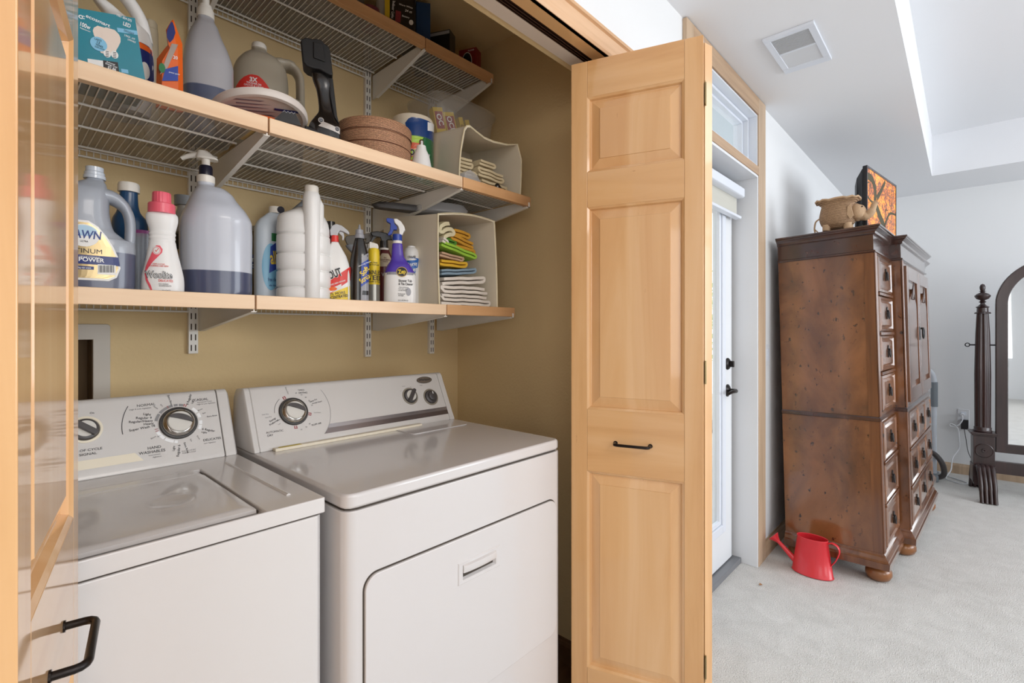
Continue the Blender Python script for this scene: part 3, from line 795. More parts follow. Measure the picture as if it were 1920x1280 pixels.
p.done('lettering', 'print_dark', cs)
p = Print(sw, 0.0006)
p.text('High & Low Agitation', 0.250, 0.1275, 0.0048, 0.02); p.text('Permanent Press', 0.383, 0.1300, 0.0048, 0.02); p.text('High & Low Agitation', 0.386, 0.1245, 0.0048, 0.02)
p.text('Low Agitation', 0.382, 0.0220, 0.0046); p.text('Intermittent', 0.268, 0.0130, 0.0046); p.text('Agitation', 0.272, 0.0075, 0.0046)
p.text('Rinse', 0.280, 0.1270, 0.0052, radians(-45)); p.text('Spin', 0.292, 0.1310, 0.0045, radians(-55)); p.text('Rinse', 0.371, 0.1100, 0.0052, 0.4); p.text('Spin', 0.378, 0.1000, 0.0048, 0.2)
p.text('Rinse', 0.269, 0.0540, 0.0052, 0.5); p.text('Spin', 0.280, 0.0560, 0.0046, 0.5); p.text('Rinse', 0.359, 0.0390, 0.0052, -1.1); p.text('Spin', 0.343, 0.0350, 0.0046, -1.3)
p.text('PULL TO START', 0.336, 0.0105, 0.0042); p.text('PUSH TO STOP', 0.336, 0.0058, 0.0042)
for a0, a1 in ((100, 112), (114, 140), (143, 166)): p.arc(0.322, 0.082, 0.0430, 0.0490, a0, a1)
for a0, a1 in ((72, 84), (87, 97)): p.arc(0.322, 0.082, 0.0430, 0.0490, a0, a1)
p.done('lettering', 'print_grey', cs)
p = Print(sw, 0.0006)
for a0, a1 in ((200, 226), (229, 252), (254, 262), (-28, -14), (-12, 0), (10, 24), (28, 46)): p.arc(0.322, 0.082, 0.0430, 0.0500, a0, a1)
p.done('dial_marks', 'print_white', cs)
p = Print(sw, 0.0006)
for a0, a1 in ((112.3, 113.8), (64, 66), (69, 71), (190, 191.5), (196, 197.5)): p.arc(0.322, 0.082, 0.0430, 0.0500, a0, a1, 3)
p.done('dial_marks', 'print_red', cs)

# dryer
RX0, RX1, RY = 0.466, 1.148, 0.863
dr = empty('clothes_dryer', (0, 0, 0)); tag(dr, 'white front loading clothes dryer right of the washing machine', 'dryer')
bm = new_bm(); pl = [(RX0+0.001, RY+0.026), (RX0+0.004, RY+0.014), (RX0+0.012, RY+0.006), (RX0+0.026, RY+0.002), (RX1-0.026, RY+0.002), (RX1-0.012, RY+0.006), (RX1-0.004, RY+0.014), (RX1-0.001, RY+0.026), (RX1-0.001, 1.53), (RX0+0.001, 1.53)]
bc = [(x, y) for x, y in pl]; prism(bm, bc, 0.02, 0.8815, 'z'); obj('cabinet', bm, 'white_enamel_b', dr, smooth=50, bevel=0.002)
bm = new_bm(); prism(bm, [(0.81+(x-0.81)*0.985, 1.2+(y-1.2)*0.98) for x, y in pl], 0.8815, 0.8850, 'z'); obj('seam', bm, 'gap_dark', dr)
bm = new_bm(); prism(bm, [(0.81+(x-0.81)*0.998, 1.2+(y-1.2)*0.999) for x, y in pl], 0.8850, 0.9145, 'z'); obj('top', bm, 'white_enamel_b', dr, bevel=0.008, bseg=4)
for x in (RX0+0.06, RX1-0.06):
    for y in (RY+0.08, 1.47):
        bm = new_bm(); lathe(bm, [(0.0005, 0), (0.02, 0), (0.018, 0.02), (0.0005, 0.02)], 12, c=(x, y)); obj('foot', bm, 'knob_dark', dr)
FY = RY+0.002
bm = new_bm(); prism(bm, rrect(0.5035, 1.1195, 0.362, 0.7515, 0.032, 8), FY-0.0006, FY+0.001, 'y'); obj('door_gap', bm, 'gap_dark', dr)
dd_ = plate('door', rrect(0.5065, 1.1170, 0.3650, 0.7480, 0.030, 8), [[(0.757, 0.649), (0.757, 0.675), (0.868, 0.675), (0.868, 0.649)]], 0.012, 0.002, 'white_enamel_b', dr, (0, FY-0.0005, 0), samples=0)
hp = empty('door_handle', (0, 0, 0)); hp.parent = dd_
bm = new_bm(); yy = FY-0.0075
fr_o = [(0.743, 0.640), (0.882, 0.640), (0.882, 0.693), (0.743, 0.693)]; fr_i = [(0.7575, 0.6495), (0.8675, 0.6495), (0.8675, 0.6845), (0.7575, 0.6845)]
mid_ = [(0.745, 0.642), (0.880, 0.642), (0.880, 0.691), (0.745, 0.691)]
a = ring(bm, [(x, yy+0.001, z) for x, z in fr_o]); b = ring(bm, [(x, yy-0.0010, z) for x, z in mid_]); c = ring(bm, [(x, yy-0.0004, z) for x, z in fr_i]); d = ring(bm, [(0.812+(x-0.812)*0.86, yy+0.012, 0.667+(z-0.667)*0.7) for x, z in fr_i])
bridge(bm, a, b); bridge(bm, b, c); bridge(bm, c, d); bm.faces.new(d); obj('recess', bm, 'white_enamel_b', hp)
bm = new_bm(); vv = []
for i in range(13):
    t = -1+2*i/12; x = 0.8125+0.054*t; k = sqrt(max(0, 1-t*t*0.85))
    vv.append(ring(bm, [(x, yy, 0.6845), (x, yy-0.007*k, 0.682), (x, yy-0.0085*k, 0.672), (x, yy-0.006*k, 0.6665-0.001*k), (x, yy+0.004, 0.668)]))
for a, b in zip(vv, vv[1:]): bridge(bm, a, b)
bm.faces.new(vv[0][::-1]); bm.faces.new(vv[-1]); obj('grip', bm, 'white_enamel_b', hp, smooth=50)
YD = 1.345
cs = empty('console'); cs.parent = dr
bm = new_bm(); prism(bm, console_prof(YD), RX0+0.019, RX1-0.026, 'x'); obj('control_panel', bm, 'console_plastic', cs, bevel=0.003, bseg=3)
for xa, xb, xc in ((RX1-0.025, RX1-0.006, RX1-0.002), (RX0+0.019, RX0+0.006, RX0+0.001)):
    bm = new_bm(); P3 = console_prof(YD)
    Aa = ring(bm, [(xa, y, z) for y, z in P3]); Bb = ring(bm, [(xb, y, z) for y, z in P3]); Cc = ring(bm, [(xc, 1.43+(y-1.43)*0.90, 0.9145+(z-0.9145)*0.95) for y, z in P3])
    bridge(bm, Aa, Bb); bridge(bm, Bb, Cc); bm.faces.new(Aa[::-1]); bm.faces.new(Cc); obj('end_cap', bm, 'console_plastic', cs, smooth=60, bevel=0.002)
sd = cons_surf(YD)
big_knob(cs, YD, 0.589, 0.080, radians(-25), 'large chrome rimmed timer dial')
small_knob(cs, YD, 0.983, 0.084, radians(52), 'bar', 'small knob with dark bar over a light disc')
small_knob(cs, YD, 1.066, 0.072, 0, 'push', 'small dark push knob with white pointer')
def stripe(v0, v1, m):
    p = Print(sd, 0.0004)
    def xa(v): return 0.589+sqrt(max(0.106**2-(v-0.080)**2, 0))
    p.rows([(v0+(v1-v0)*i/5, xa(v0+(v1-v0)*i/5), 1.1215) for i in range(6)], 12); p.done('stripe', m, cs)
stripe(0.0185, 0.0300, 'silver_stripe'); stripe(0.0030, 0.0185, 'silver_stripe_dark')
p = Print(sd, 0.0006)
p.text('AUTOMATIC', 0.530, 0.0305, 0.0078); p.text('DRY', 0.517, 0.0220, 0.0078); p.text('TIMED', 0.622, 0.1405, 0.0068, -0.05); p.text('DRYING', 0.626, 0.1320, 0.0068, -0.05)
p.text('FLUFF AIR', 0.646, 0.0345, 0.0066, 0.1); p.text('Energy', 0.530, 0.0640, 0.0070, 0.45); p.text('Preferred', 0.532, 0.0560, 0.0070, 0.45)
p.text('Damp Dry', 0.651, 0.1055, 0.0056, 0.3); p.text('Wrinkle Guard', 0.660, 0.0985, 0.0050, 0.15); p.text('TEMPERATURE', 0.975, 0.0250, 0.0055, sx=1.3, eps=0.0009); p.text('PUSH TO START', 1.052, 0.0250, 0.0055, sx=1.1, eps=0.0009)
p.text('More Dry', 0.582, 0.143, 0.0055, radians(-78)); p.arc(0.589, 0.080, 0.0505, 0.0515, 128, 178); p.arc(0.589, 0.080, 0.0425, 0.0530, 203, 204.5, 2)
p.done('lettering', 'print_dark', cs)
p = Print(sd, 0.0006)
p.text('Less Dry', 0.514, 0.0815, 0.0048); p.text('Very Dry', 0.520, 0.0725, 0.0045, 0.1); p.text('Cool Down', 0.655, 0.068, 0.0042, -0.1); p.text('Less', 0.545, 0.050, 0.0042, 0.5)
for a, s in ((72, '60'), (56, '50'), (42, '40'), (28, '30'), (12, '20'), (-48, '30'), (-62, '20'), (-78, '10')): p.text(s, 0.589+0.056*cos(radians(a)), 0.080+0.056*sin(radians(a)), 0.0055)
p.arc(0.589, 0.080, 0.106, 0.107, -45, 32, 24)
p.text('SIGNAL', 0.968, 0.121, 0.0040); p.text('START', 1.040, 0.118, 0.0040); p.text('Hi', 0.995, 0.116, 0.0045, -0.5); p.text('Lo', 0.952, 0.106, 0.0045, 0.8)
p.done('lettering', 'print_grey', cs)
p = Print(sd, 0.0006)
for a0 in (108, -22, 262): p.arc(0.589, 0.080, 0.0415, 0.0500, a0, a0+3, 3); p.arc(0.589, 0.080, 0.0415, 0.0500, a0+7, a0+10, 3); p.arc(0.589, 0.080, 0.0485, 0.0500, a0, a0+10, 3)
p.done('dial_marks', 'print_red', cs)
bd = empty('badge'); bd.parent = cs
mat('badge_metal', (150, 140, 128), 0.3, metal=0.6)
p = Print(sd, 0.0012); p.ellipse(1.059, 0.1365, 0.0330, 0.0125); p.done('plate', 'badge_metal', bd)
p = Print(sd, 0.0018, True); p.text('Whirlpool', 1.059, 0.1375, 0.0115, 0, bold=0.02)
for k in range(40):
    a0 = 9*k; p.quad([(1.059+0.0305*cos(radians(a0)), 0.1365+0.0112*sin(radians(a0))), (1.059+0.0322*cos(radians(a0)), 0.1365+0.0121*sin(radians(a0))), (1.059+0.0322*cos(radians(a0+9)), 0.1365+0.0121*sin(radians(a0+9))), (1.059+0.0305*cos(radians(a0+9)), 0.1365+0.0112*sin(radians(a0+9)))], 1)
p.done('lettering', 'print_dark', bd)
ln = empty('lint_screen', (0, 0, 0)); ln.parent = dr
bm = new_bm(); prism(bm, rrect(0.885, 1.108, 1.226, 1.336, 0.012), 0.9145, 0.9168, 'z'); obj('cover', bm, 'white_enamel_b', ln, bevel=0.001)
bm = new_bm(); box(bm, 0.515, 0.985, 1.316, 1.334, 0.9145, 0.9225); obj('hose_strip', bm, 'cream_plastic', dr, bevel=0.0015)
mat('sticker_yellow', (200, 178, 60), 0.5)
bm = new_bm(); box(bm, 0.527, 0.585, 1.319, 1.331, 0.9226, 0.9231); obj('sticker', bm, 'sticker_yellow', dr)

# ---------------------------------------------------------------- laundry box, standards, brackets, shelves
lbx = empty('laundry_outlet_box', (0.07, 1.70, 1.10)); tag(lbx, 'white recessed laundry outlet box frame on the beige closet wall', 'outlet box')
mat('frame_white', (206, 198, 186), 0.5)
fo = rrect(-0.165, 0.161, -0.2, 0.148, 0.008); 
plate('frame', [(x, z) for x, z in fo], [[(-0.128, -0.112), (-0.128, 0.107), (0.125, 0.107), (0.125, -0.112)]], 0.012, 0.002, 'frame_white', lbx, (0, -0.006, 0), samples=0)
mat('box_inner', (120, 96, 66), 0.7)
bm = new_bm(); box(bm, -0.129, 0.126, 0.085, 0.09, -0.119, 0.108); box(bm, -0.129, -0.127, 0.0, 0.085, -0.119, 0.108); box(bm, 0.124, 0.126, 0.0, 0.085, -0.119, 0.108); box(bm, -0.127, 0.124, 0.0, 0.085, 0.106, 0.108); box(bm, -0.127, 0.124, 0, 0.085, -0.119, -0.117)
obj('recess', bm, 'box_inner', lbx)
mat('hose_black', (16, 26, 26), 0.4)
hs = empty('drain_hose', (0.02, 1.72, 0.9)); tag(hs, 'black corrugated drain hose hooked into the laundry box behind the washer', 'hose')
path = cr([(0.05, -0.02, 0.03), (0.095, -0.006, 0.14), (0.078, 0.010, 0.178), (0.045, 0.025, 0.205), (0.005, 0.028, 0.215)], 12)
bm = new_bm(); tube(bm, path, [0.019 if i % 2 else 0.014 for i in range(len(path))], 14); obj('hose', bm, 'hose_black', hs, smooth=30)
STD = [0.423, 1.005, 1.312]
STB = [1.162, 1.129, 1.130]
for i, (x, zb) in enumerate(zip(STD, STB)):
    e = empty('shelf_standard', (x, 1.70, zb))
    tag(e, ['slotted white wall standard nearest the left closet door', 'slotted white wall standard in the middle of the closet wall', 'slotted white wall standard nearest the closet corner'][i], 'shelf standard', 'slotted shelf standards')
    h = 2.40-zb; bm = new_bm()
    box(bm, -0.0125, 0.0125, -0.016, 0.0, 0, h)
    obj('channel', bm, 'steel_white', e, bevel=0.001)
    bm = new_bm(); z = 0.008
    while z < h-0.02:
        for sx in (-0.0055, 0.0055): box(bm, sx-0.0016, sx+0.0016, -0.0163, -0.0158, z, z+0.018)
        z += 0.0315
    obj('slots', bm, 'slot_dark', e)
LEVELS = [  # name, wood z0, z1, front y, x sections, rods
    ('lowest', 1.282, 1.3155, 1.237, [(-0.42, 0.437), (0.4405, 1.0225), (1.026, 1.352)], (1.35, 1.50, 1.665)),
    ('middle', 1.681, 1.7150, 1.158, [(-0.42, 0.437), (0.4405, 1.0225), (1.026, 1.352)], (1.20, 1.35, 1.50, 1.665)),
    ('highest', 2.196, 2.2310, 1.350, [(-0.42, 0.437), (0.4405, 1.0225), (1.026, 1.352)], (1.385, 1.515, 1.665))]
SN = ['left', 'middle', 'right']
lm = film('liner', (184, 176, 166), 0.38, 0.5)
for lname, z0, z1, fy, secs, rods in LEVELS:
    zw = z1-0.007
    for si, (x0, x1) in enumerate(secs):
        e = empty('wire_shelf', ((x0+x1)/2, 1.45, z1-0.01)); cx = (x0+x1)/2; oz = z1-0.01
        tag(e, f'white wire shelf with maple front edge, {SN[si]} section of the {lname} shelf', 'shelf', 'wire shelf sections')
        bm = new_bm(); box(bm, x0-cx, x1-cx, fy-1.45, fy+0.019-1.45, z0-oz, z1-oz); obj('wood_edge', bm, 'maple_shelf_warm' if si == 2 or lname == 'highest' else 'maple_shelf', e, bevel=0.0015)
        bm = new_bm(); n = int((x1-x0-0.01)/0.0142)
        for i in range(n+1):
            x = x0+0.006+i*0.0142-cx
            tube(bm, [(x, fy+0.019-1.45, zw-oz), (x, 1.69-1.45, zw-oz)], 0.0013, 5, cap=False)
        obj('wires', bm, 'steel_white', e, smooth=60)
        if lname != 'lowest':
            bm = new_bm(); box(bm, x0+0.003-cx, x1-0.003-cx, fy+0.021-1.45, 1.686-1.45, zw+0.00135-oz, zw+0.0019-oz); obj('liner', bm, 'liner', e)
        for ry in rods:
            bm = new_bm(); tube(bm, [(x0+0.004-cx, ry-1.45, zw-0.0042-oz), (x1-0.004-cx, ry-1.45, zw-0.0042-oz)], 0.0029, 8); obj('rod', bm, 'steel_white', e, smooth=60)
        bm = new_bm(); tube(bm, [(x0+0.004-cx, 1.689-1.45, zw-0.004-oz), (x1-0.004-cx, 1.689-1.45, zw-0.004-oz)], 0.003, 8); tube(bm, [(x0+0.004-cx, 1.689-1.45, zw-0.022-oz), (x1-0.004-cx, 1.689-1.45, zw-0.022-oz)], 0.003, 8)
        for i in range(0, n+1):
            x = x0+0.006+i*0.0142-cx; tube(bm, [(x, 1.6905-1.45, zw-oz), (x, 1.6905-1.45, zw-0.022-oz)], 0.0013, 5, cap=False)
        obj('back_lip', bm, 'steel_white', e, smooth=60)
    for bi, x in enumerate(STD):
        bxc = (x+0.014, x+0.019, x+0.026)[bi]
        e = empty('shelf_bracket', (bxc, 1.684, z0))
        tag(e, f'white tapered steel bracket at the {["left","middle","right"][bi]} standard under the {lname} shelf', 'bracket', 'shelf brackets')
        Lb = 1.684-fy-0.006; hh = {'lowest': 0.052, 'middle': 0.078, 'highest': 0.072}[lname]
        tz = zw-0.008-z0
        bm = new_bm(); prism(bm, [(0, tz), (-Lb+0.022, tz), (-Lb+0.022, -0.0005), (-Lb, -0.0005), (-Lb, -0.005), (-0.03, -hh), (0, -hh)], -0.0012, 0.0012, 'x')
        obj('web', bm, 'steel_white', e)
        bm = new_bm()
        for (ya, za, yb, zb2) in ((-Lb, -0.005, -0.03, -hh),):
            v = [bm.verts.new(q) for q in ((-0.006, ya, za), (0.006, ya, za), (0.006, yb, zb2), (-0.006, yb, zb2))]; bm.faces.new(v)
            r_ = bmesh.ops.extrude_face_region(bm, geom=list(bm.faces)); 
            for q in r_['geom']:
                if isinstance(q, bmesh.types.BMVert): q.co.z -= 0.0015
        obj('flange', bm, 'steel_white', e)
        if bi == 2:
            bm = new_bm(); box(bm, -0.002, 0.004, -Lb-0.010, -Lb-0.007, -0.006, 0.012); box(bm, -0.002, 0.004, -Lb-0.010, -Lb+0.005, -0.006, -0.004); obj('hook', bm, 'steel_white', e)
# ---------------------------------------------------------------- armoire
ar = empty('armoire', (2.95, 0.283, 0.0)); ar.rotation_euler = (radians(-1.5), 0, radians(-3.0))
tag(ar, 'tall dark burl wood breakfront armoire leaning against the white wall', 'armoire')
UW, UC, UD, UB = 0.45, 1.48, 0.43, -0.048
UT = 1.93
def outl(d, db=0.0): return [(-d, UD+db), (-d, -d), (UW-d, -d), (UW-d, UB-d), (UC+d, UB-d), (UC+d, -d), (UT+d, -d), (UT+d, UD+db)]
def band(name, prof, m, parent=ar, **k):
    bm = new_bm(); rr = [ring(bm, [(x, y, z) for x, y in outl(d)]) for z, d in prof]
    for a, b in zip(rr, rr[1:]): bridge(bm, a, b)
    bm.faces.new(rr[0][::-1]); bm.faces.new(rr[-1]); return obj(name, bm, m, parent, **k)
band('lower_carcass', [(0.150, 0), (0.786, 0)], 'burl'); band('upper_carcass', [(0.809, -0.004), (1.612, -0.004)], 'burl')
band('base_moulding', [(0.080, 0.026), (0.112, 0.029), (0.114, 0.024), (0.122, 0.022), (0.136, 0.012), (0.144, 0.010), (0.150, 0.002)], 'walnut_v')
band('waist_moulding', [(0.786, 0.002), (0.789, 0.007), (0.803, 0.008), (0.809, 0.002)], 'dark_walnut')
band('frieze', [(1.612, 0.003), (1.616, 0.008), (1.622, 0.008), (1.626, 0.0), (1.700, 0.0)], 'dark_walnut')
band('cornice', [(1.700, 0.004), (1.704, 0.010), (1.708, 0.009), (1.714, 0.012), (1.722, 0.020), (1.728, 0.028), (1.732, 0.028), (1.735, 0.034), (1.742, 0.034), (1.744, 0.030)], 'dark_walnut')
for (u, w) in ((0.055, 0.03), (UW+0.05, UB+0.035), (UC-0.05, UB+0.035), (UT-0.055, 0.03), (0.055, 0.38), (UT-0.055, 0.38)):
    bm = new_bm(); lathe(bm, [(0.0005, 0.0), (0.030, 0.0), (0.046, 0.010), (0.055, 0.028), (0.055, 0.045), (0.048, 0.060), (0.036, 0.068), (0.040, 0.074), (0.040, 0.0815), (0.0005, 0.0815)], 28, c=(u, w)); obj('bun_foot', bm, 'foot_wood', ar, smooth=60)
for z0, z1 in ((0.151, 0.785), (0.810, 1.611)):
    bm = new_bm(); box(bm, -0.0015, 0.002, 0.0, 0.040, z0, z1); obj('corner_stile', bm, 'walnut_v', ar)
    bm = new_bm()
    for k in range(3): tube(bm, [(0.010+k*0.013, -0.002, z0), (0.010+k*0.013, -0.002, z1)], 0.005, 8)
    obj('pilaster', bm, 'walnut_v', ar, smooth=60)
    bm = new_bm()
    for k in range(2): tube(bm, [(UW+0.012+k*0.013, UB-0.002, z0), (UW+0.012+k*0.013, UB-0.002, z1)], 0.005, 8)
    obj('pilaster', bm, 'walnut_v', ar, smooth=60)
mat('aged_bronze', (58, 56, 56), 0.35, metal=0.8)
def pull(parent, u, w, z):
    h = empty('pull', (u, w, z)); h.parent = parent
    bm = new_bm(); prism(bm, [(0, 0.034), (0.012, 0.024), (0.008, 0.012), (0.015, 0.004), (0.010, -0.006), (0.005, -0.022), (0, -0.030), (-0.005, -0.022), (-0.010, -0.006), (-0.015, 0.004), (-0.008, 0.012), (-0.012, 0.024)], -0.004, 0, 'y'); obj('backplate', bm, 'aged_bronze', h)
    bm = new_bm(); tube(bm, [(0, -0.004, 0.014), (0, -0.009, 0.012)] , 0.004, 8); pts = [(0.013*sin(radians(a)), -0.008-0.001*(1-cos(radians(a))), -0.008+0.020*cos(radians(a))) for a in range(0, 361, 20)]; tube(bm, pts, 0.003, 8); obj('bail', bm, 'aged_bronze', h, smooth=60)
def drawer(u0, u1, w, z0, z1, pulls, name='drawer'):
    bm = new_bm()
    a = ring(bm, [(u0, w, z0), (u1, w, z0), (u1, w, z1), (u0, w, z1)])
    b = ring(bm, [(u0+0.003, w-0.009, z0+0.003), (u1-0.003, w-0.009, z0+0.003), (u1-0.003, w-0.009, z1-0.003), (u0+0.003, w-0.009, z1-0.003)])
    c = ring(bm, [(u0+0.014, w-0.012, z0+0.014), (u1-0.014, w-0.012, z0+0.014), (u1-0.014, w-0.012, z1-0.014), (u0+0.014, w-0.012, z1-0.014)])
    d = ring(bm, [(u0+0.022, w-0.006, z0+0.022), (u1-0.022, w-0.006, z0+0.022), (u1-0.022, w-0.006, z1-0.022), (u0+0.022, w-0.006, z1-0.022)])
    e = ring(bm, [(u0+0.05, w-0.011, z0+0.034), (u1-0.05, w-0.011, z0+0.034), (u1-0.05, w-0.011, z1-0.034), (u0+0.05, w-0.011, z1-0.034)])
    for p, q in ((a, b), (b, c), (c, d), (d, e)): bridge(bm, p, q)
    bm.faces.new(e); o = obj(name, bm, 'burl', ar)
    for u in pulls: pull(o, u, w-0.011, (z0+z1)/2+0.005)
def rail(u0, u1, w, z, h=0.016):
    bm = new_bm(); box(bm, u0, u1, w-0.014, w, z-h/2, z+h/2); obj('drawer_rail', bm, 'walnut_v', ar, bevel=0.003)
zs = [0.818+i*0.198 for i in range(5)]
for a, b in zip(zs, zs[1:]): drawer(0.055, UW-0.035, -0.004+0.004, a+0.010, b-0.010, [0.23])
for z in zs[1:-1]: rail(0.05, UW-0.03, 0.0, z)
zl = [0.158+i*0.209 for i in range(4)]
for a, b in zip(zl, zl[1:]): drawer(0.055, UW-0.035, 0.0, a+0.008, b-0.008, [0.23])
for z in zl[1:-1]: rail(0.05, UW-0.03, 0.0, z)
for a, b in zip(zl, zl[1:]):
    drawer(UW+0.045, UW+0.345, UB, a+0.008, b-0.008, [UW+0.195]); drawer(UW+0.36, UC-0.36, UB, a+0.008, b-0.008, [(UW+UC)/2]); drawer(UC-0.345, UC-0.045, UB, a+0.008, b-0.008, [UC-0.195])
for z in zl[1:-1]: rail(UW+0.04, UC-0.04, UB, z, 0.013)
mid_u = (UW+UC)/2
for (u0, u1, hs_) in ((UW+0.045, mid_u-0.006, 1), (mid_u+0.006, UC-0.045, -1)):
    z0, z1 = 0.835, 1.585
    dn = empty('cabinet_door', (0, 0, 0)); dn.parent = ar
    for a, b in ((u0, u0+0.055), (u1-0.055, u1)):
        bm = new_bm(); box(bm, a, b, UB-0.018, UB, z0, z1); obj('stile', bm, 'walnut_v', dn, bevel=0.003)
    for a, b in ((z0, z0+0.075), (z1-0.075, z1)):
        bm = new_bm(); box(bm, u0+0.055, u1-0.055, UB-0.018, UB, a, b); obj('rail', bm, 'walnut_v', dn, bevel=0.003)
    bm = new_bm(); cu_ = (u0+u1)/2; hw = (u1-u0)/2-0.085
    arch = [(cu_-hw, 0.94), (cu_+hw, 0.94), (cu_+hw, 1.36)] + [(cu_+hw*cos(radians(a)), 1.36+0.07*sin(radians(a))) for a in (20, 45, 65)] + [(cu_+0.02, 1.45), (cu_, 1.47), (cu_-0.02, 1.45)] + [(cu_+hw*cos(radians(a)), 1.36+0.07*sin(radians(a))) for a in (115, 135, 160)] + [(cu_-hw, 1.36)]
    pp = [(u0+0.05, z0+0.07), (u1-0.05, z0+0.07), (u1-0.05, z1-0.07), (u0+0.05, z1-0.07)]
    prism(bm, pp, UB-0.006, UB-0.001, 'y'); prism(bm, arch, UB-0.014, UB-0.006, 'y'); obj('arched_panel', bm, 'burl', dn, bevel=0.003)
    bm = new_bm(); vs = []
    for k in range(-3, 4): tube(bm, [(cu_+k*0.012, UB-0.016, 1.45-abs(k)*0.014), (cu_+k*0.005, UB-0.020, 1.51-abs(k)*0.012)], [0.006, 0.002], 6)
    obj('carving', bm, 'dark_walnut', dn)
bm = new_bm(); box(bm, mid_u-0.055, mid_u-0.012, UB-0.0205, UB-0.0185, 1.17, 1.25); obj('lock_plate', bm, 'aged_bronze', ar)
bm = new_bm(); pts = [(mid_u+0.03+0.028*sin(radians(a))*(1 if a < 360 else 1), UB-0.03, 1.21+0.030*cos(radians(a))) for a in range(0, 361, 20)]; tube(bm, pts, 0.005, 8); tube(bm, [(mid_u+0.03, UB-0.018, 1.24), (mid_u+0.03, UB-0.032, 1.24)], 0.006, 8); obj('ring_pull', bm, 'aged_bronze', ar, smooth=60)

# ---------------------------------------------------------------- things on and by the armoire
def on_arm(u, w, z=1.744):
    return ar_M @ Vector((u, w, z))
ar_M = Matrix.Translation((2.95, 0.283, 0)) @ Matrix.Rotation(radians(-3), 4, 'Z') @ Matrix.Rotation(radians(-1.5), 4, 'X')
# television with the autumn tree picture
tv = empty('television', (3.30, 0.392, 1.7535), atan2(-0.132, 0.991)); tag(tv, 'small black television showing an orange autumn tree, standing on the armoire', 'television')
mat('tv_black', (22, 22, 28), 0.3); mat('tv_bezel', (58, 58, 64), 0.3, metal=0.4)
bm = new_bm(); box(bm, 0, 0.60, 0.004, 0.022, 0.0, 0.386); obj('housing', bm, 'tv_black', tv, bevel=0.003)
bm = new_bm()
R1 = ring(bm, [(0.0, 0.022, 0.002), (0.6, 0.022, 0.002), (0.6, 0.022, 0.372), (0.0, 0.022, 0.372)]); R2 = ring(bm, [(0.01, 0.052, 0.02), (0.59, 0.052, 0.02), (0.59, 0.052, 0.325), (0.01, 0.052, 0.325)]); R3 = ring(bm, [(0.03, 0.066, 0.04), (0.57, 0.066, 0.04), (0.57, 0.066, 0.29), (0.03, 0.066, 0.29)])
bridge(bm, R1, R2); bridge(bm, R2, R3); bm.faces.new(R3); bm.faces.new(R1[::-1]); obj('back_shell', bm, 'tv_black', tv, smooth=50)
bm = new_bm()
for (a, b, c, d) in ((0, 0.012, 0, 0.386), (0.588, 0.6, 0, 0.386), (0.012, 0.588, 0, 0.014), (0.012, 0.588, 0.374, 0.386)): box(bm, a, b, 0.0, 0.0045, c, d)
obj('bezel', bm, 'tv_bezel', tv)
def screen_mat():
    m = bpy.data.materials.new('autumn'); m.use_nodes = True; nt = m.node_tree; b = nt.nodes['Principled BSDF']; L = nt.links.new
    tc = nt.nodes.new('ShaderNodeTexCoord'); n = nt.nodes.new('ShaderNodeTexVoronoi'); n.inputs['Scale'].default_value = 75; n2 = nt.nodes.new('ShaderNodeTexNoise'); n2.inputs['Scale'].default_value = 9; n2.inputs['Detail'].default_value = 4
    L(tc.outputs['Object'], n.inputs['Vector']); L(tc.outputs['Object'], n2.inputs['Vector'])
    mx = nt.nodes.new('ShaderNodeMath'); mx.operation = 'MULTIPLY_ADD'; mx.inputs[1].default_value = 0.55
    L(n.outputs['Distance'], mx.inputs[0]); L(n2.outputs['Fac'], mx.inputs[2])
    r = ramp(nt, [(0.46, (250, 196, 50)), (0.60, (246, 164, 36)), (0.74, (230, 124, 30)), (0.88, (120, 60, 30))]); L(mx.outputs[0], r.inputs['Fac'])
    L(r.outputs['Color'], b.inputs['Base Color']); L(r.outputs['Color'], b.inputs['Emission Color']); b.inputs['Emission Strength'].default_value = 0.45; b.inputs['Roughness'].default_value = 0.3
    MATS['autumn'] = m
screen_mat(); mat('bark', (62, 56, 30), 0.6, emit=((62, 56, 30), 0.3)); mat('moss', (150, 140, 30), 0.6, emit=((150, 140, 30), 0.3))
sc_ = empty('screen'); sc_.parent = tv
bm = new_bm(); box(bm, 0.012, 0.588, 0.0022, 0.004, 0.014, 0.374); obj('picture', bm, 'autumn', sc_)
def strip(bm, pts, w0, w1, y=0.0018):
    pp = cr([(a, 0, b) for a, b in pts], 6); prev = None; N = len(pp)
    for i, p in enumerate(pp):
        t = (pp[min(i+1, N-1)]-pp[max(i-1, 0)]).normalized(); n = Vector((-t.z, 0, t.x)); w = w0+(w1-w0)*i/(N-1)
        cur = [bm.verts.new((p.x+n.x*w, y, p.z+n.z*w)), bm.verts.new((p.x-n.x*w, y, p.z-n.z*w))]
        if prev: bm.faces.new((prev[0], prev[1], cur[1], cur[0]))
        prev = cur
bm = new_bm()
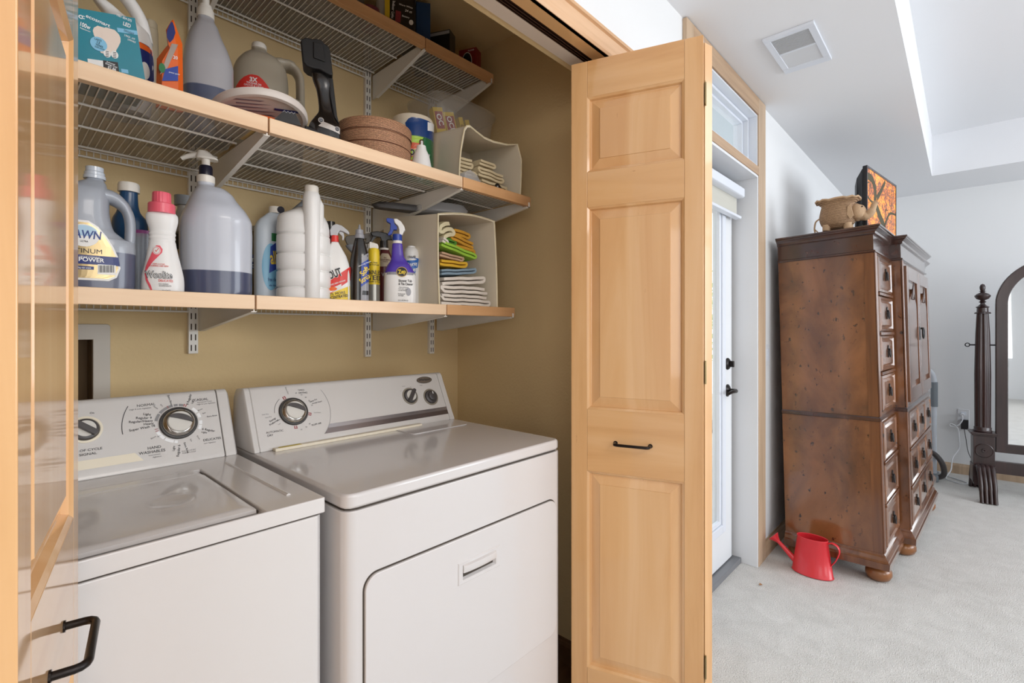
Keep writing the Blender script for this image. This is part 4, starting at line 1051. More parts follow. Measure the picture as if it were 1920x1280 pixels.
for pts, a, b in (([(0.36, 0.015), (0.33, 0.09), (0.24, 0.145), (0.165, 0.21), (0.155, 0.28), (0.10, 0.325), (0.014, 0.330)], 0.036, 0.020),
                  ([(0.19, 0.235), (0.27, 0.29), (0.36, 0.365)], 0.020, 0.012), ([(0.33, 0.08), (0.40, 0.15), (0.47, 0.19), (0.585, 0.20)], 0.014, 0.006),
                  ([(0.15, 0.20), (0.08, 0.20), (0.015, 0.215)], 0.010, 0.006), ([(0.08, 0.27), (0.05, 0.30), (0.015, 0.29)], 0.004, 0.003), ([(0.47, 0.19), (0.5, 0.27), (0.48, 0.35)], 0.004, 0.002), ([(0.35, 0.12), (0.36, 0.19), (0.42, 0.2)], 0.004, 0.003)):
    strip(bm, pts, a*0.85, b)
obj('tree_branches', bm, 'bark', sc_)
for x in (0.10, 0.46):
    bm = new_bm(); box(bm, x, x+0.03, -0.03, 0.09, -0.008, -0.0005); obj('stand_foot', bm, 'tv_black', tv)
# wicker elephant
def wicker_mat(name, c1, c2, sx, sz):
    m = bpy.data.materials.new(name); m.use_nodes = True; nt = m.node_tree; b = nt.nodes['Principled BSDF']; L = nt.links.new
    tc = nt.nodes.new('ShaderNodeTexCoord'); br = nt.nodes.new('ShaderNodeTexBrick')
    sp = nt.nodes.new('ShaderNodeSeparateXYZ'); at = nt.nodes.new('ShaderNodeMath'); at.operation = 'ARCTAN2'; cb = nt.nodes.new('ShaderNodeCombineXYZ')
    L(tc.outputs['Object'], sp.inputs[0]); L(sp.outputs['X'], at.inputs[0]); L(sp.outputs['Y'], at.inputs[1])
    L(at.outputs[0], cb.inputs['X']); L(sp.outputs['Z'], cb.inputs['Y'])
    mp = nt.nodes.new('ShaderNodeMapping'); mp.inputs['Scale'].default_value = (sx, sz, 1); L(cb.outputs[0], mp.inputs['Vector']); L(mp.outputs[0], br.inputs['Vector'])
    br.inputs['Color1'].default_value = (*srgb(c1), 1); br.inputs['Color2'].default_value = (*srgb(tuple(int(x*0.86) for x in c1)), 1); br.inputs['Mortar'].default_value = (*srgb(c2), 1)
    br.inputs['Scale'].default_value = 1.0; br.inputs['Mortar Size'].default_value = 0.05; br.inputs['Brick Width'].default_value = 0.5; br.inputs['Row Height'].default_value = 0.25
    L(br.outputs['Color'], b.inputs['Base Color']); b.inputs['Roughness'].default_value = 0.7
    bp = nt.nodes.new('ShaderNodeBump'); bp.inputs['Strength'].default_value = 0.3; bp.inputs['Distance'].default_value = 0.001; bp.invert = True; L(br.outputs['Fac'], bp.inputs['Height']); L(bp.outputs[0], b.inputs['Normal'])
    MATS[name] = m
wicker_mat('wicker_tan', (196, 162, 126), (110, 78, 52), 7, 36); wicker_mat('rattan_brown', (222, 170, 130), (84, 44, 28), 14, 72)
mat('wicker_plain', (192, 160, 126), 0.7, bump=(260, 0.8, 0.003))
we = empty('wicker_elephant_basket', (3.06, 0.49, 1.7545), radians(-88)); tag(we, 'small tan wicker elephant planter with raised trunk on top of the armoire', 'basket')
ws = smooth_secs([(0.012, 0.045, 0.040, 2), (0.03, 0.072, 0.058, 2), (0.07, 0.084, 0.066, 2), (0.11, 0.078, 0.060, 2.2), (0.135, 0.074, 0.056, 2.6), (0.150, 0.090, 0.068, 3), (0.158, 0.098, 0.074, 3.2)], 4)
bm = new_bm(); loft(bm, ws, 36, cap=False); r_ = [(s[0], s[1]-0.006, s[2]-0.006, s[3]) for s in ws][::-1]; loft(bm, r_, 36); obj('body', bm, 'wicker_tan', we, smooth=60)
bm = new_bm(); tube(bm, [(*[superell(0.097, 0.073, 3.2, k, 40)[i] for i in (0, 1)], 0.158+0.003*sin(k*1.9)) for k in range(41)], 0.005, 8); obj('rim', bm, 'wicker_plain', we, smooth=60)
bm = new_bm(); loft(bm, smooth_secs([(0.040, 0.010, 0.012, 2, 0.085), (0.055, 0.032, 0.038, 2, 0.085), (0.085, 0.040, 0.042, 2, 0.085), (0.115, 0.030, 0.034, 2, 0.082), (0.13, 0.008, 0.010, 2, 0.078)], 3), 24); tube(bm, cr([(0.098, 0, 0.065), (0.128, 0, 0.062), (0.146, 0, 0.085), (0.156, 0, 0.115), (0.168, 0, 0.126)], 5), [0.024]*5+[0.019]*6+[0.014]*6+[0.012]*4, 14); obj('head', bm, 'wicker_plain', we, smooth=80)
for s in (-1, 1):
    bm = new_bm(); prism(bm, [(0.062, 0.125), (0.075, 0.060), (0.058, 0.045), (0.045, 0.070), (0.048, 0.11)], s*0.050, s*0.056, 'y'); obj('ear', bm, 'wicker_plain', we, bevel=0.002)
    for x in (-0.045, 0.045):
        bm = new_bm(); tube(bm, [(x, s*0.030, 0.03), (x*1.05, s*0.033, 0.0)], [0.020, 0.017], 12); obj('leg', bm, 'wicker_plain', we, smooth=60)
    bm = new_bm(); lathe(bm, [(0.0005, -0.004), (0.004, 0), (0.0005, 0.004)], 8, c=(0.108, s*0.030)); xform(bm.verts, Matrix.Translation((0, 0, 0.106))); obj('eye', bm, 'tv_black', we)
bm = new_bm(); tube(bm, cr([(-0.080, 0, 0.075), (-0.100, 0, 0.060), (-0.106, 0, 0.025), (-0.103, 0, 0.004)], 4), 0.004, 8); tube(bm, [(-0.104, 0, 0.02), (-0.090, 0.004, 0.004)], 0.003, 6); obj('tail', bm, 'wicker_plain', we, smooth=60)
# red watering can
mat('red_enamel', (214, 44, 54), 0.35, coat=0.3)
wc = empty('watering_can', (2.842, 0.563, 0.003), radians(-92)); tag(wc, 'bright red metal watering can on the carpet beside the armoire', 'watering can')
cs_ = [(0.0, 0.092, 0.055, 2), (0.004, 0.094, 0.056, 2), (0.006, 0.091, 0.054, 2), (0.175, 0.068, 0.042, 2), (0.180, 0.070, 0.044, 2), (0.184, 0.069, 0.043, 2)]
bm = new_bm(); loft(bm, cs_, 40, cap=False); loft(bm, [(0.184, 0.069, 0.043), (0.182, 0.066, 0.040), (0.02, 0.086, 0.050)], 40, cap=False)
bm.faces.new(ring(bm, [(0.0895*cos(2*pi*k/40), 0.053*sin(2*pi*k/40), 0.010) for k in range(40)])); obj('body', bm, 'red_enamel', wc, smooth=50)
bm = new_bm(); tube(bm, [(-0.070, 0, 0.035), (-0.125, 0, 0.085), (-0.155, 0, 0.112), (-0.166, 0, 0.122), (-0.182, 0, 0.137)], [0.016, 0.011, 0.009, 0.016, 0.030], 20); obj('spout', bm, 'red_enamel', wc, smooth=60)
bm = new_bm(); tube(bm, cr([(0.066, 0, 0.168), (0.085, 0, 0.178), (0.108, 0, 0.168), (0.116, 0, 0.140), (0.100, 0, 0.095), (0.078, 0, 0.060)], 6), 0.011, 12, ell=0.28); obj('handle', bm, 'red_enamel', wc, smooth=60)
bm = new_bm(); vs = []
for k in range(7): vs.append(bm.verts.new((0.014*cos(k*0.9)*(1 if k % 2 else 0.5), 0.008*sin(k*0.9), 0.001+0.002*(k % 2))))
bm.faces.new(vs); mat('dry_leaf', (168, 120, 78), 0.8); lf = obj('dry_leaf', bm, 'dry_leaf'); lf.location = (2.545, 0.720, 0.004); tag(lf, 'tiny curled dry leaf on the carpet near the patio door threshold', 'leaf')
# light switch, vent
sw_ = empty('light_switch', (2.935, 0.80, 1.095)); tag(sw_, 'white rocker light switch on the wall between door casing and armoire', 'light switch')
bm = new_bm(); box(bm, -0.035, 0.035, -0.005, 0, -0.058, 0.058); obj('plate', bm, 'door_white', sw_, bevel=0.002)
bm = new_bm(); box(bm, -0.016, 0.016, -0.008, -0.005, -0.033, 0.033); obj('rocker', bm, 'vinyl_white', sw_, bevel=0.001)
ve = empty('ceiling_fan_vent', (2.372, 0.523, CEIL)); tag(ve, 'square white ceiling fan vent with louvered half above the patio door', 'vent')
bm = new_bm()
for (a, b, c, d) in ((-0.178, -0.150, -0.093, 0.093), (0.132, 0.178, -0.093, 0.093), (-0.150, 0.132, -0.093, -0.068), (-0.150, 0.132, 0.068, 0.093)): box(bm, a, b, c, d, -0.012, 0)
box(bm, -0.018, -0.008, -0.068, 0.068, -0.012, 0); obj('frame', bm, 'vinyl_white', ve, bevel=0.002)
mat('louver_grey', (70, 72, 76), 0.5); mat('louver_mid', (190, 192, 196), 0.5); bm = new_bm()
for k in range(14):
    x = -0.147+k*0.0094; v = box(bm, x, x+0.0065, -0.068, 0.068, -0.010, -0.0085)
obj('louvers', bm, 'louver_mid', ve)
bm = new_bm(); box(bm, -0.150, -0.018, -0.068, 0.068, -0.002, -0.0005); obj('back', bm, 'louver_grey', ve)
bm = new_bm(); box(bm, -0.008, 0.132, -0.068, 0.068, -0.009, -0.0005); mat('lens_white', (216, 218, 222), 0.4); obj('lens', bm, 'lens_white', ve)

# ---------------------------------------------------------------- cheval mirror
mi = empty('cheval_mirror', (5.05, -0.100, 0), radians(7-90)); tag(mi, 'dark wood standing mirror with arched frame and turned posts at the right edge', 'mirror')
def post(x, side):
    bm = new_bm(); c = (x, 0)
    lathe(bm, [(0.0005, 0.475), (0.052, 0.475), (0.054, 0.485), (0.048, 0.492), (0.050, 0.505), (0.046, 0.512)], 28, c=c)
    lathe(bm, [(0.0005, 0.510), (0.0455, 0.512), (0.047, 0.9), (0.041, 1.2), (0.034, 1.352), (0.0005, 1.352)], 64, c=c, flute=(9, 0.16))
    lathe(bm, [(0.0005, 1.350), (0.047, 1.352), (0.044, 1.362), (0.033, 1.366), (0.032, 1.395), (0.040, 1.402), (0.026, 1.410), (0.014, 1.424), (0.012, 1.432), (0.023, 1.440), (0.012, 1.448), (0.014, 1.452), (0.034, 1.462), (0.044, 1.478), (0.045, 1.488), (0.040, 1.492), (0.036, 1.498), (0.014, 1.510), (0.012, 1.516), (0.022, 1.520), (0.012, 1.524), (0.016, 1.535), (0.017, 1.552), (0.012, 1.568), (0.0005, 1.575)], 28, c=c)
    obj('post', bm, 'espresso', mi, smooth=50)
    bm = new_bm(); h = 0.058
    for zz0, zz1, hh in ((0.235, 0.452, h), (0.452, 0.462, h+0.010), (0.462, 0.476, h+0.016), (0.105, 0.235, h+0.004), (0.085, 0.105, h-0.004)):
        box(bm, x-hh, x+hh, -hh, hh, zz0, zz1)
    b_ = obj('block', bm, 'espresso', mi, bevel=0.003)
    bm = new_bm(); Mx = Matrix.Translation((x, -h, 0.345)) @ Matrix.Rotation(pi/2, 4, 'X')
    lathe(bm, [(0.050, 0), (0.052, 0.003), (0.048, 0.006), (0.045, 0.003), (0.016, 0.003), (0.014, 0.008), (0.006, 0.008), (0.0005, 0.003)], 32, close=False, M=Mx)
    for k in range(20): box(bm, 0, 0, 0, 0, 0, 0) if False else None
    obj('rosette', bm, 'espresso', b_, smooth=40)
    for s in (-1, 1):
        bm = new_bm()
        for k in range(4):
            xx = x-0.036+0.024*k
            tube(bm, cr([(xx, s*0.05, 0.225), (xx, s*0.105, 0.228), (xx, s*0.165, 0.175), (xx, s*0.205, 0.095), (xx, s*0.235, 0.004)], 5), [0.016]*8+[0.014]*8+[0.012]*5, 10)
        obj('leg', bm, 'espresso', mi, smooth=60)
post(0.0, -1); post(0.80, 1)
bm = new_bm(); box(bm, 0.06, 0.74, -0.018, 0.018, 0.180, 0.268); obj('stretcher', bm, 'espresso', mi, bevel=0.003)
hwO, hwI, cxm, zc, zb_ = 0.332, 0.266, 0.40, 1.42, 0.335
outer = [(cxm-hwO, zb_), (cxm+hwO, zb_), (cxm+hwO, zc)] + [(cxm+hwO*cos(radians(a)), zc+hwO*sin(radians(a))) for a in range(6, 180, 6)] + [(cxm-hwO, zc)]
inner = [(cxm-hwI, zb_+0.066), (cxm+hwI, zb_+0.066), (cxm+hwI, zc)] + [(cxm+hwI*cos(radians(a)), zc+hwI*sin(radians(a))) for a in range(6, 180, 6)] + [(cxm-hwI, zc)]
mf = plate('mirror_frame', outer, [inner], 0.034, 0.005, 'espresso', mi, samples=0)
mat('mirror_silver', (235, 238, 240), 0.02, metal=1.0)
bm = new_bm(); prism(bm, [(cxm+(x-cxm)*1.02, z) for x, z in inner], -0.004, 0.012, 'y'); obj('mirror_glass', bm, 'mirror_silver', mf)
for s, x0, x1 in ((-1, -0.075, 0.075), (1, 0.725, 0.875)):
    bm = new_bm(); tube(bm, [(x0, 0, 1.12), (x1, 0, 1.12)], 0.006, 10)
    xx = x0 if s < 0 else x1; tube(bm, [(xx+s*0.008+0.013*cos(radians(a)), 0, 1.12+0.013*sin(radians(a))) for a in range(0, 361, 24)], 0.0035, 8); obj('pivot_knob', bm, 'tv_black', mi, smooth=60)

# ---------------------------------------------------------------- far wall outlet, cords, vacuum
ou = empty('wall_outlet', (5.68, 0.005, 0.49)); tag(ou, 'white wall outlet on the far wall left of the mirror', 'outlet')
bm = new_bm(); box(bm, -0.006, 0, -0.036, 0.036, -0.075, 0.065); obj('plate', bm, 'door_white', ou, bevel=0.002)
for z in (0.03, -0.03):
    bm = new_bm(); box(bm, -0.008, -0.006, -0.017, 0.017, z-0.014, z+0.014); obj('receptacle', bm, 'vinyl_white', ou, bevel=0.001)
ad = empty('power_adapter', (5.655, 0.0, 0.43)); tag(ad, 'black power adapter plugged into the outlet with thin dark cord', 'power adapter')
bm = new_bm(); box(bm, -0.02, 0.015, -0.026, 0.022, -0.04, 0.04); obj('body', bm, 'tv_black', ad, bevel=0.003)
bm = new_bm(); tube(bm, cr([(0, 0, -0.04), (0.005, -0.01, -0.12), (0.0, -0.03, -0.25), (-0.05, -0.09, -0.36), (-0.12, -0.17, -0.41)], 6), 0.003, 6); obj('cord', bm, 'knob_dark', ad)
wp = empty('power_cord', (5.655, 0.012, 0.51)); tag(wp, 'white power cord with looped plug trailing from the outlet to the carpet', 'cord')  # white power cord plugged into the outlet
bm = new_bm(); tube(bm, [(0.018, 0, 0), (-0.02, 0, -0.004)], 0.014, 10); obj('plug', bm, 'door_white', wp)
bm = new_bm(); tube(bm, cr([(-0.02, 0, -0.004), (-0.045, 0.0, -0.04), (-0.05, 0.03, -0.09), (-0.045, 0.07, -0.08), (-0.045, 0.075, -0.10), (-0.045, 0.03, -0.11), (-0.05, 0.02, -0.20), (-0.05, 0.02, -0.28), (-0.10, 0.06, -0.36), (-0.16, 0.07, -0.45), (-0.25, 0.10, -0.503), (-0.33, 0.05, -0.505), (-0.36, 0.0, -0.505), (-0.30, -0.03, -0.505), (-0.2, 0.05, -0.505), (-0.05, 0.2, -0.505)], 6), 0.0045, 8); obj('cord', bm, 'door_white', wp)
va = empty('vacuum_cleaner', (5.33, 0.182, 0)); tag(va, 'grey and white vacuum wand with dark hose standing behind the armoire end', 'vacuum cleaner')
mat('vac_white', (214, 222, 232), 0.35); mat('vac_grey', (128, 138, 146), 0.4)
bm = new_bm(); tube(bm, [(0, 0, 0.03), (0, 0.0, 0.62)], 0.017, 14); obj('wand', bm, 'vac_white', va, smooth=60)
bm = new_bm(); tube(bm, [(0, 0, 0.60), (0, 0, 0.80)], 0.024, 14); obj('grip', bm, 'vac_grey', va, smooth=60)
bm = new_bm(); tube(bm, cr([(0, 0, 0.80), (0.0, 0.01, 0.86), (0.0, 0.04, 0.90), (0, 0.08, 0.905)], 5), 0.018, 12); obj('handle', bm, 'vac_white', va, smooth=60)
bm = new_bm(); tube(bm, cr([(-0.02, 0.09, 0.20), (-0.03, 0.01, 0.22), (-0.05, -0.05, 0.15), (-0.05, -0.06, 0.06), (-0.04, -0.01, 0.025), (-0.02, 0.07, 0.022)], 5), 0.020, 12); obj('hose', bm, 'knob_dark', va, smooth=60)
bm = new_bm(); box(bm, -0.12, 0.10, -0.03, 0.14, 0.002, 0.05); obj('floor_head', bm, 'vac_grey', va, bevel=0.01)
# ---------------------------------------------------------------- things on the closet shelves
SA, CA = sin(ANG), cos(ANG)
ZL, ZM, ZT = 1.3100, 1.7102, 2.2262
def ratio(px):
    t = (px-960)/916; return (CA+t*SA)/(SA-t*CA)
class Item:
    """thing standing on a shelf, turned towards the room; its outline was measured as view angles and is
    turned here into metres across its own front (x), toward the viewer (d) and up (z)"""
    def __init__(s, name, px, Y, zb, label, cat, group=None, yaw=0.0):
        X = Y*ratio(px); s.D = X*CA+Y*SA; s.r = sqrt(X*X+Y*Y); s.t0 = (px-960)/916; s.f0 = math.atan(s.t0)
        s.k = s.D/916; s.h = s.D/(916*sqrt(1+s.t0**2)); s.zb = zb; s.cx = px
        s.e = empty(name, (X, Y, zb), face(X, Y, yaw)); tag(s.e, label, cat, group)
        s.X, s.Y = X, Y
    def x(s, px, d=0.0): return (s.r-d)*math.tan(math.atan((px-960)/916)-s.f0)
    def z(s, y, x=0.0, d=0.0):
        dep = (s.r-d)*cos(s.f0)-x*sin(s.f0)
        return (618-y)*dep/916+CAMH-s.zb
    def secs(s, rows, depth=1.0, n=2.4, sm=4):
        """rows: (y, xleft, xright[, depth factor, n]) from bottom to top"""
        out = []
        for r in rows:
            xl, xr = s.x(r[1]), s.x(r[2]); rx = (xr-xl)/2
            df = r[3] if len(r) > 3 else depth; nn = r[4] if len(r) > 4 else n
            out.append((s.z(r[0], (xl+xr)/2) if r[0] is not None else 0.0, rx, rx*df if df > 0 else min(-df, rx*1.05), nn, (xl+xr)/2, 0))
        return smooth_secs(out, sm) if sm else out
def body(it, name, rows, m, depth=1.0, n=2.4, sm=4, parent=None, ang=50, segs=36):
    se = it.secs(rows, depth, n, sm); bm = new_bm(); loft(bm, se, segs); o = obj(name, bm, m, parent or it.e, smooth=ang)
    return se, o
class PP(Print):
    """printing placed on the curved front of an item"""
    def __init__(s, it, surf, eps=0.0009, join=False): super().__init__(surf, eps, join); s.it = it
    def m(s, px, y):
        r = getattr(s.surf, 'r', None)
        x, z, d = s.it.x(px), s.it.z(y), 0.0
        if r:
            for _ in range(6):
                d = sqrt(max(r*r-x*x, 0)); x = max(-r, min(r, s.it.x(px, d))); z = s.it.z(y, x, d)
            return r*math.asin(x/r), min(max(z, 0.0015), getattr(s.surf, 'h', 9.0))
        for _ in range(5):
            d = -s.surf(x, z, 0.0).y; x = s.it.x(px, d); z = s.it.z(y, x, d)
        return x, max(z, 0.0015)
    def t(s, t, cx, cy, cap, rot=0, bold=0.012, sx=None, shear=0.0, fit=None, eps=None):
        x, z = s.m(cx, cy); z2 = s.m(cx, cy-cap)[1]; size = (z2-z)/0.70
        V, F = text_geo(t, bold); w_ = (max(v[0] for v in V)-min(v[0] for v in V))*size
        if fit: sx = (s.m(cx+fit/2, cy)[0]-s.m(cx-fit/2, cy)[0])/w_
        elif sx is None: sx = s.it.h/s.it.k
        return s.text(t, x, z, size, rot, bold, sx, shear, eps=eps)
    def r(s, rows, eps=None, cols=10):
        out = []
        for y, a, b in rows:
            (xa, za), (xb, zb_) = s.m(a, y), s.m(b, y); out.append(((za+zb_)/2, xa, xb))
        return s.rows(out, cols, eps)
    def e(s, cx, cy, rx, ry, eps=None):
        x, z = s.m(cx, cy); return s.ellipse(x, z, abs(s.m(cx+rx, cy)[0]-s.m(cx-rx, cy)[0])/2, abs(s.m(cx, cy-ry)[1]-s.m(cx, cy+ry)[1])/2, eps=eps)
    def q(s, pts, eps=None, n=8): return s.quad([s.m(a, b) for a, b in pts], n, eps)
for nm, c in dict(teal=(20, 128, 146), teal_dark=(14, 70, 84), sky_label=(128, 190, 222), navy=(26, 42, 110), royal=(34, 66, 160), orange_p=(236, 104, 34), yellow_p=(240, 206, 44), red_p=(220, 52, 44),
                  coral=(236, 92, 106), pink_cap=(238, 100, 118), white_p=(236, 234, 230), green_p=(40, 120, 66), lime=(170, 206, 60), gold=(196, 160, 92), violet=(82, 58, 170), black_p=(22, 20, 22), grey_p=(170, 168, 168), blue_can=(36, 104, 186), maroon=(92, 24, 26), cap_white=(238, 232, 222), silver_p=(150, 150, 156), brown_p=(110, 74, 44), blue_text=(30, 60, 130), ice=(176, 206, 226)).items():
    mat(nm, c, 0.4, coat=0.2)
mat('hdpe_white', (238, 236, 233), 0.35, coat=0.1); mat('hdpe_cream', (226, 212, 184), 0.4); mat('bottle_grey', (166, 160, 150), 0.35, coat=0.2)
mat('blue_fluid', (28, 72, 112), 0.3, coat=0.4); mat('gloss_black', (26, 24, 24), 0.2, coat=0.6); mat('matte_black', (24, 24, 26), 0.55)
mat('spray_clear', (186, 186, 188), 0.3, coat=0.3)

# ===== lowest shelf =====
it = Item('dish_soap_jug', 175, 1.335, ZL, 'large clear dish soap jug with gold label and blue soap, leftmost on the lowest shelf', 'bottle')
level_mat('soap_jug', (88, 92, 112), (162, 167, 176), it.z(474))
R = [(None, 99, 248), (544, 94, 253), (500, 93, 254), (452, 94, 253), (447, 95, 236), (430, 96, 214), (400, 100, 206), (375, 106, 205), (357, 118, 203), (344, 148, 199), (338, 161, 195), (333, 162, 194)]
se, bo = body(it, 'jug', R, 'soap_jug', -0.045, 3.0)
bm = new_bm(); tube(bm, cr([(it.x(185), 0, it.z(366)), (it.x(212), 0, it.z(368)), (it.x(235), 0, it.z(385)), (it.x(244), 0, it.z(412)), (it.x(243), 0, it.z(458))], 6), [0.034-0.016*min(i/13, 1) for i in range(25)], 14, ell=0.55); obj('handle', bm, 'soap_jug', it.e, smooth=60)
bm = new_bm(); cxx = it.x(177.5); lathe(bm, [(0.0005, it.z(336)), (0.0185, it.z(336)), (0.0185, it.z(330)), (0.0170, it.z(329)), (0.0170, it.z(324)), (0.0150, it.z(322)), (0.0150, it.z(314)), (0.0005, it.z(314))], 28, c=(cxx, 0)); mat('clear_cap', (196, 204, 214), 0.15, coat=0.5); obj('cap', bm, 'clear_cap', it.e, smooth=35)
su = sec_surf(se)
p = PP(it, su, 0.0012); p.r([(525, 108, 204), (518, 104, 219), (500, 102, 226), (480, 102, 222), (460, 104, 213), (440, 110, 200), (422, 122, 184), (412, 136, 166)]); p.done('label', 'white_p', it.e)
mat('gold_label', (206, 182, 134), 0.25, metal=0.5)
p = PP(it, su, 0.0016); p.r([(521, 112, 202), (516, 108, 215), (500, 106, 222), (480, 106, 218), (460, 108, 209), (440, 114, 196), (425, 125, 182), (416, 138, 166)]); p.done('label', 'gold_label', it.e)
p = PP(it, su, 0.0019); p.r([(496, 103, 225), (479, 103, 222)]); p.done('label', 'navy', it.e)
p = PP(it, su, 0.0019); p.e(157, 441, 30, 21); p.done('label', 'white_p', it.e)
p = PP(it, su, 0.0021); p.e(157, 432, 25, 10); p.done('label', 'ice', it.e)
p = PP(it, su, 0.0024); p.t('DAWN', 157, 440, 15, 0, 0.02, fit=66, shear=0.1); p.done('lettering', 'blue_text', it.e)
p = PP(it, su, 0.0024); p.t('ULTRA', 158, 452.5, 3.4); p.t('PLATINUM', 153, 470, 8.5, 0, 0.009, fit=78); p.done('lettering', 'black_p', it.e)
p = PP(it, su, 0.0024); p.t('3X MORE GREASE CLEANING', 158, 481.5, 3.2); p.t('POWER', 172, 487.5, 7.5, 0, 0.02, fit=48); p.t('4X', 138, 488, 7.0, 0, 0.02); p.done('lettering', 'print_white', it.e)
p = PP(it, su, 0.0021); p.r([(504.5, 128, 176), (498.5, 128, 176)]); p.done('label', 'navy', it.e)
p = PP(it, su, 0.0024); p.t('refreshing rain scent', 152, 501.5, 3.2); p.done('lettering', 'print_white', it.e)
p = PP(it, su, 0.0021); p.r([(515, 183, 217), (496.5, 183, 217)]); p.done('barcode', 'white_p', it.e)
p = PP(it, su, 0.0024, True)
for k in range(14): p.q([(185+k*2.1, 511), (185+k*2.1+(1.4 if k % 3 else 0.8), 511), (185+k*2.1+(1.4 if k % 3 else 0.8), 497.5), (185+k*2.1, 497.5)], n=1)
p.done('barcode_lines', 'print_dark', it.e)

it = Item('blue_cleaner_bottle', 243, 1.475, ZL, 'dark blue bottle with white cap behind the handle of the clear soap jug', 'bottle')
body(it, 'bottle', [(None, 210, 276), (545, 207, 279), (440, 207, 279), (412, 210, 276), (398, 218, 264), (384, 221, 260), (358, 224.5, 258.5)], 'blue_fluid', 0.8, 2.2)
bm = new_bm(); lathe(bm, [(0.0005, it.z(361)), (0.0215, it.z(361)), (0.0215, it.z(348)), (0.0195, it.z(344)), (0.0005, it.z(344))], 32, c=(it.x(241.5), 0), flute=(40, 0.02)); obj('cap', bm, 'cap_white', it.e, smooth=35)

it = Item('measuring_cup', 268, 1.405, ZL, 'small clear plastic cup with magenta rim between the blue bottle and the pink capped bottle', 'cup')
film('clear_plastic', (210, 214, 220), 0.35, 0.15)
bm = new_bm(); lathe(bm, [(0.0005, 0.001), (0.018, 0.001), (0.021, 0.05), (0.023, it.z(440))], 24, close=False); obj('cup', bm, 'clear_plastic', it.e, smooth=60)
mat('magenta', (150, 70, 130), 0.4); bm = new_bm(); lathe(bm, [(0.0225, it.z(440)), (0.0235, it.z(440)), (0.0235, it.z(434)), (0.0225, it.z(434))], 24, close=False); obj('rim', bm, 'magenta', it.e, smooth=60)
it = Item('grey_cap_bottle', 345, 1.55, ZL, 'grey bottle with dull grey cap half hidden behind the clear pump jug', 'bottle')
body(it, 'bottle', [(None, 322, 372), (450, 320, 374), (410, 324, 370), (395, 331, 359), (384, 332, 358)], 'bottle_grey', 0.9, 2.1)
bm = new_bm(); lathe(bm, [(0.0005, it.z(386)), (0.022, it.z(386)), (0.0225, it.z(368)), (0.0005, it.z(367))], 28); mat('cap_grey', (128, 130, 132), 0.4); obj('cap', bm, 'cap_grey', it.e, smooth=35)
it = Item('striped_can', 348, 1.49, ZL, 'narrow black and yellow can glimpsed between the pink capped bottle and the pump jug', 'can')
bm = new_bm(); lathe(bm, [(0.0005, 0), (0.026, 0.0), (0.026, it.z(442)), (0.018, it.z(434)), (0.0005, it.z(434))], 28); obj('can', bm, 'black_p', it.e, smooth=35)
bm = new_bm(); lathe(bm, [(0.0264, 0.05), (0.0264, it.z(470))], 28, close=False); obj('label', bm, 'gold', it.e, smooth=35)

it = Item('delicates_detergent_bottle', 305, 1.305, ZL, 'white laundry bottle with coral pink cap and pink ribbon label', 'bottle')
R = [(None, 268, 341), (548, 264, 345.5), (520, 264.5, 345), (490, 272, 338), (470, 276, 333), (455, 279, 330), (450.5, 280, 328.5), (447, 278.5, 329.5), (443, 280, 328.5), (439.5, 278.5, 330), (435.5, 280, 329), (428, 278, 331), (415, 273.5, 334), (404, 273.5, 333.5), (397, 279, 328)]
se, bo = body(it, 'bottle', R, 'hdpe_white', 0.62, 2.3)
bm = new_bm(); cxx = it.x(303.2); lathe(bm, [(0.0005, it.z(401)), (26.5*it.h, it.z(401)), (26*it.h, it.z(384)), (24.5*it.h, it.z(382.5)), (18.5*it.h, it.z(382.5))], 36, c=(cxx, 0), close=False); obj('collar', bm, 'pink_cap', it.e, smooth=35)
bm = new_bm(); lathe(bm, [(18.6*it.h, it.z(383)), (18*it.h, it.z(364)), (17*it.h, it.z(362)), (0.0005, it.z(362))], 72, c=(cxx, 0), close=False, flute=(18, 0.04)); obj('cap', bm, 'pink_cap', it.e, smooth=35)
su = sec_surf(se)
p = PP(it, su); p.r([(510, 271, 273), (500, 273, 279.5), (490, 277, 287), (480, 282, 297), (473, 285, 304), (467, 288, 305), (460, 293, 300)]); p.done('ribbon', 'coral', it.e)
p = PP(it, su); p.r([(545, 283, 286), (535, 278, 283), (525, 273, 277.5), (512, 271, 273.5)]); p.done('ribbon', 'coral', it.e)
p = PP(it, su, 0.0013); p.e(293.5, 469.5, 7.5, 7.5); p.done('emblem', 'white_p', it.e)
p = PP(it, su, 0.0016); p.e(293.5, 469.5, 6.3, 6.3); p.done('emblem', 'coral', it.e)
p = PP(it, su, 0.0018); p.e(293.5, 469.5, 5.6, 5.6); p.done('emblem', 'white_p', it.e)
p = PP(it, su, 0.0020, True); p.q([(290.5, 469), (292.7, 472.5), (292.7, 470.5), (291.3, 468)], n=1); p.q([(292.7, 472.5), (297.5, 466), (296.8, 465.2), (292.7, 470.5)], n=1); p.done('emblem', 'red_p', it.e)
p = PP(it, su, 0.0016); p.t('Woolite', 297.5, 515.5, 13, 0, 0.035, fit=52); p.done('lettering', 'black_p', it.e)
p = PP(it, su, 0.0020); p.t('Woolite', 297.5, 515.5, 13, 0, -0.012, fit=49.5); p.done('lettering', 'print_white', it.e)
p = PP(it, su, 0.0016); p.t('DELICATES', 311, 526.5, 4.2, fit=27); p.t('KEEPS CLOTHES', 298, 495, 2.2); p.t('LOOKING LIKE NEW', 298, 498.5, 2.8, fit=37); p.done('lettering', 'red_p', it.e)
p = PP(it, su, 0.0016); p.t('NO HARSH', 307, 532.5, 2.6); p.t('INGREDIENTS', 310, 536, 2.6); p.t('30 LOADS', 312, 544.5, 2.6); p.done('lettering', 'print_grey', it.e)

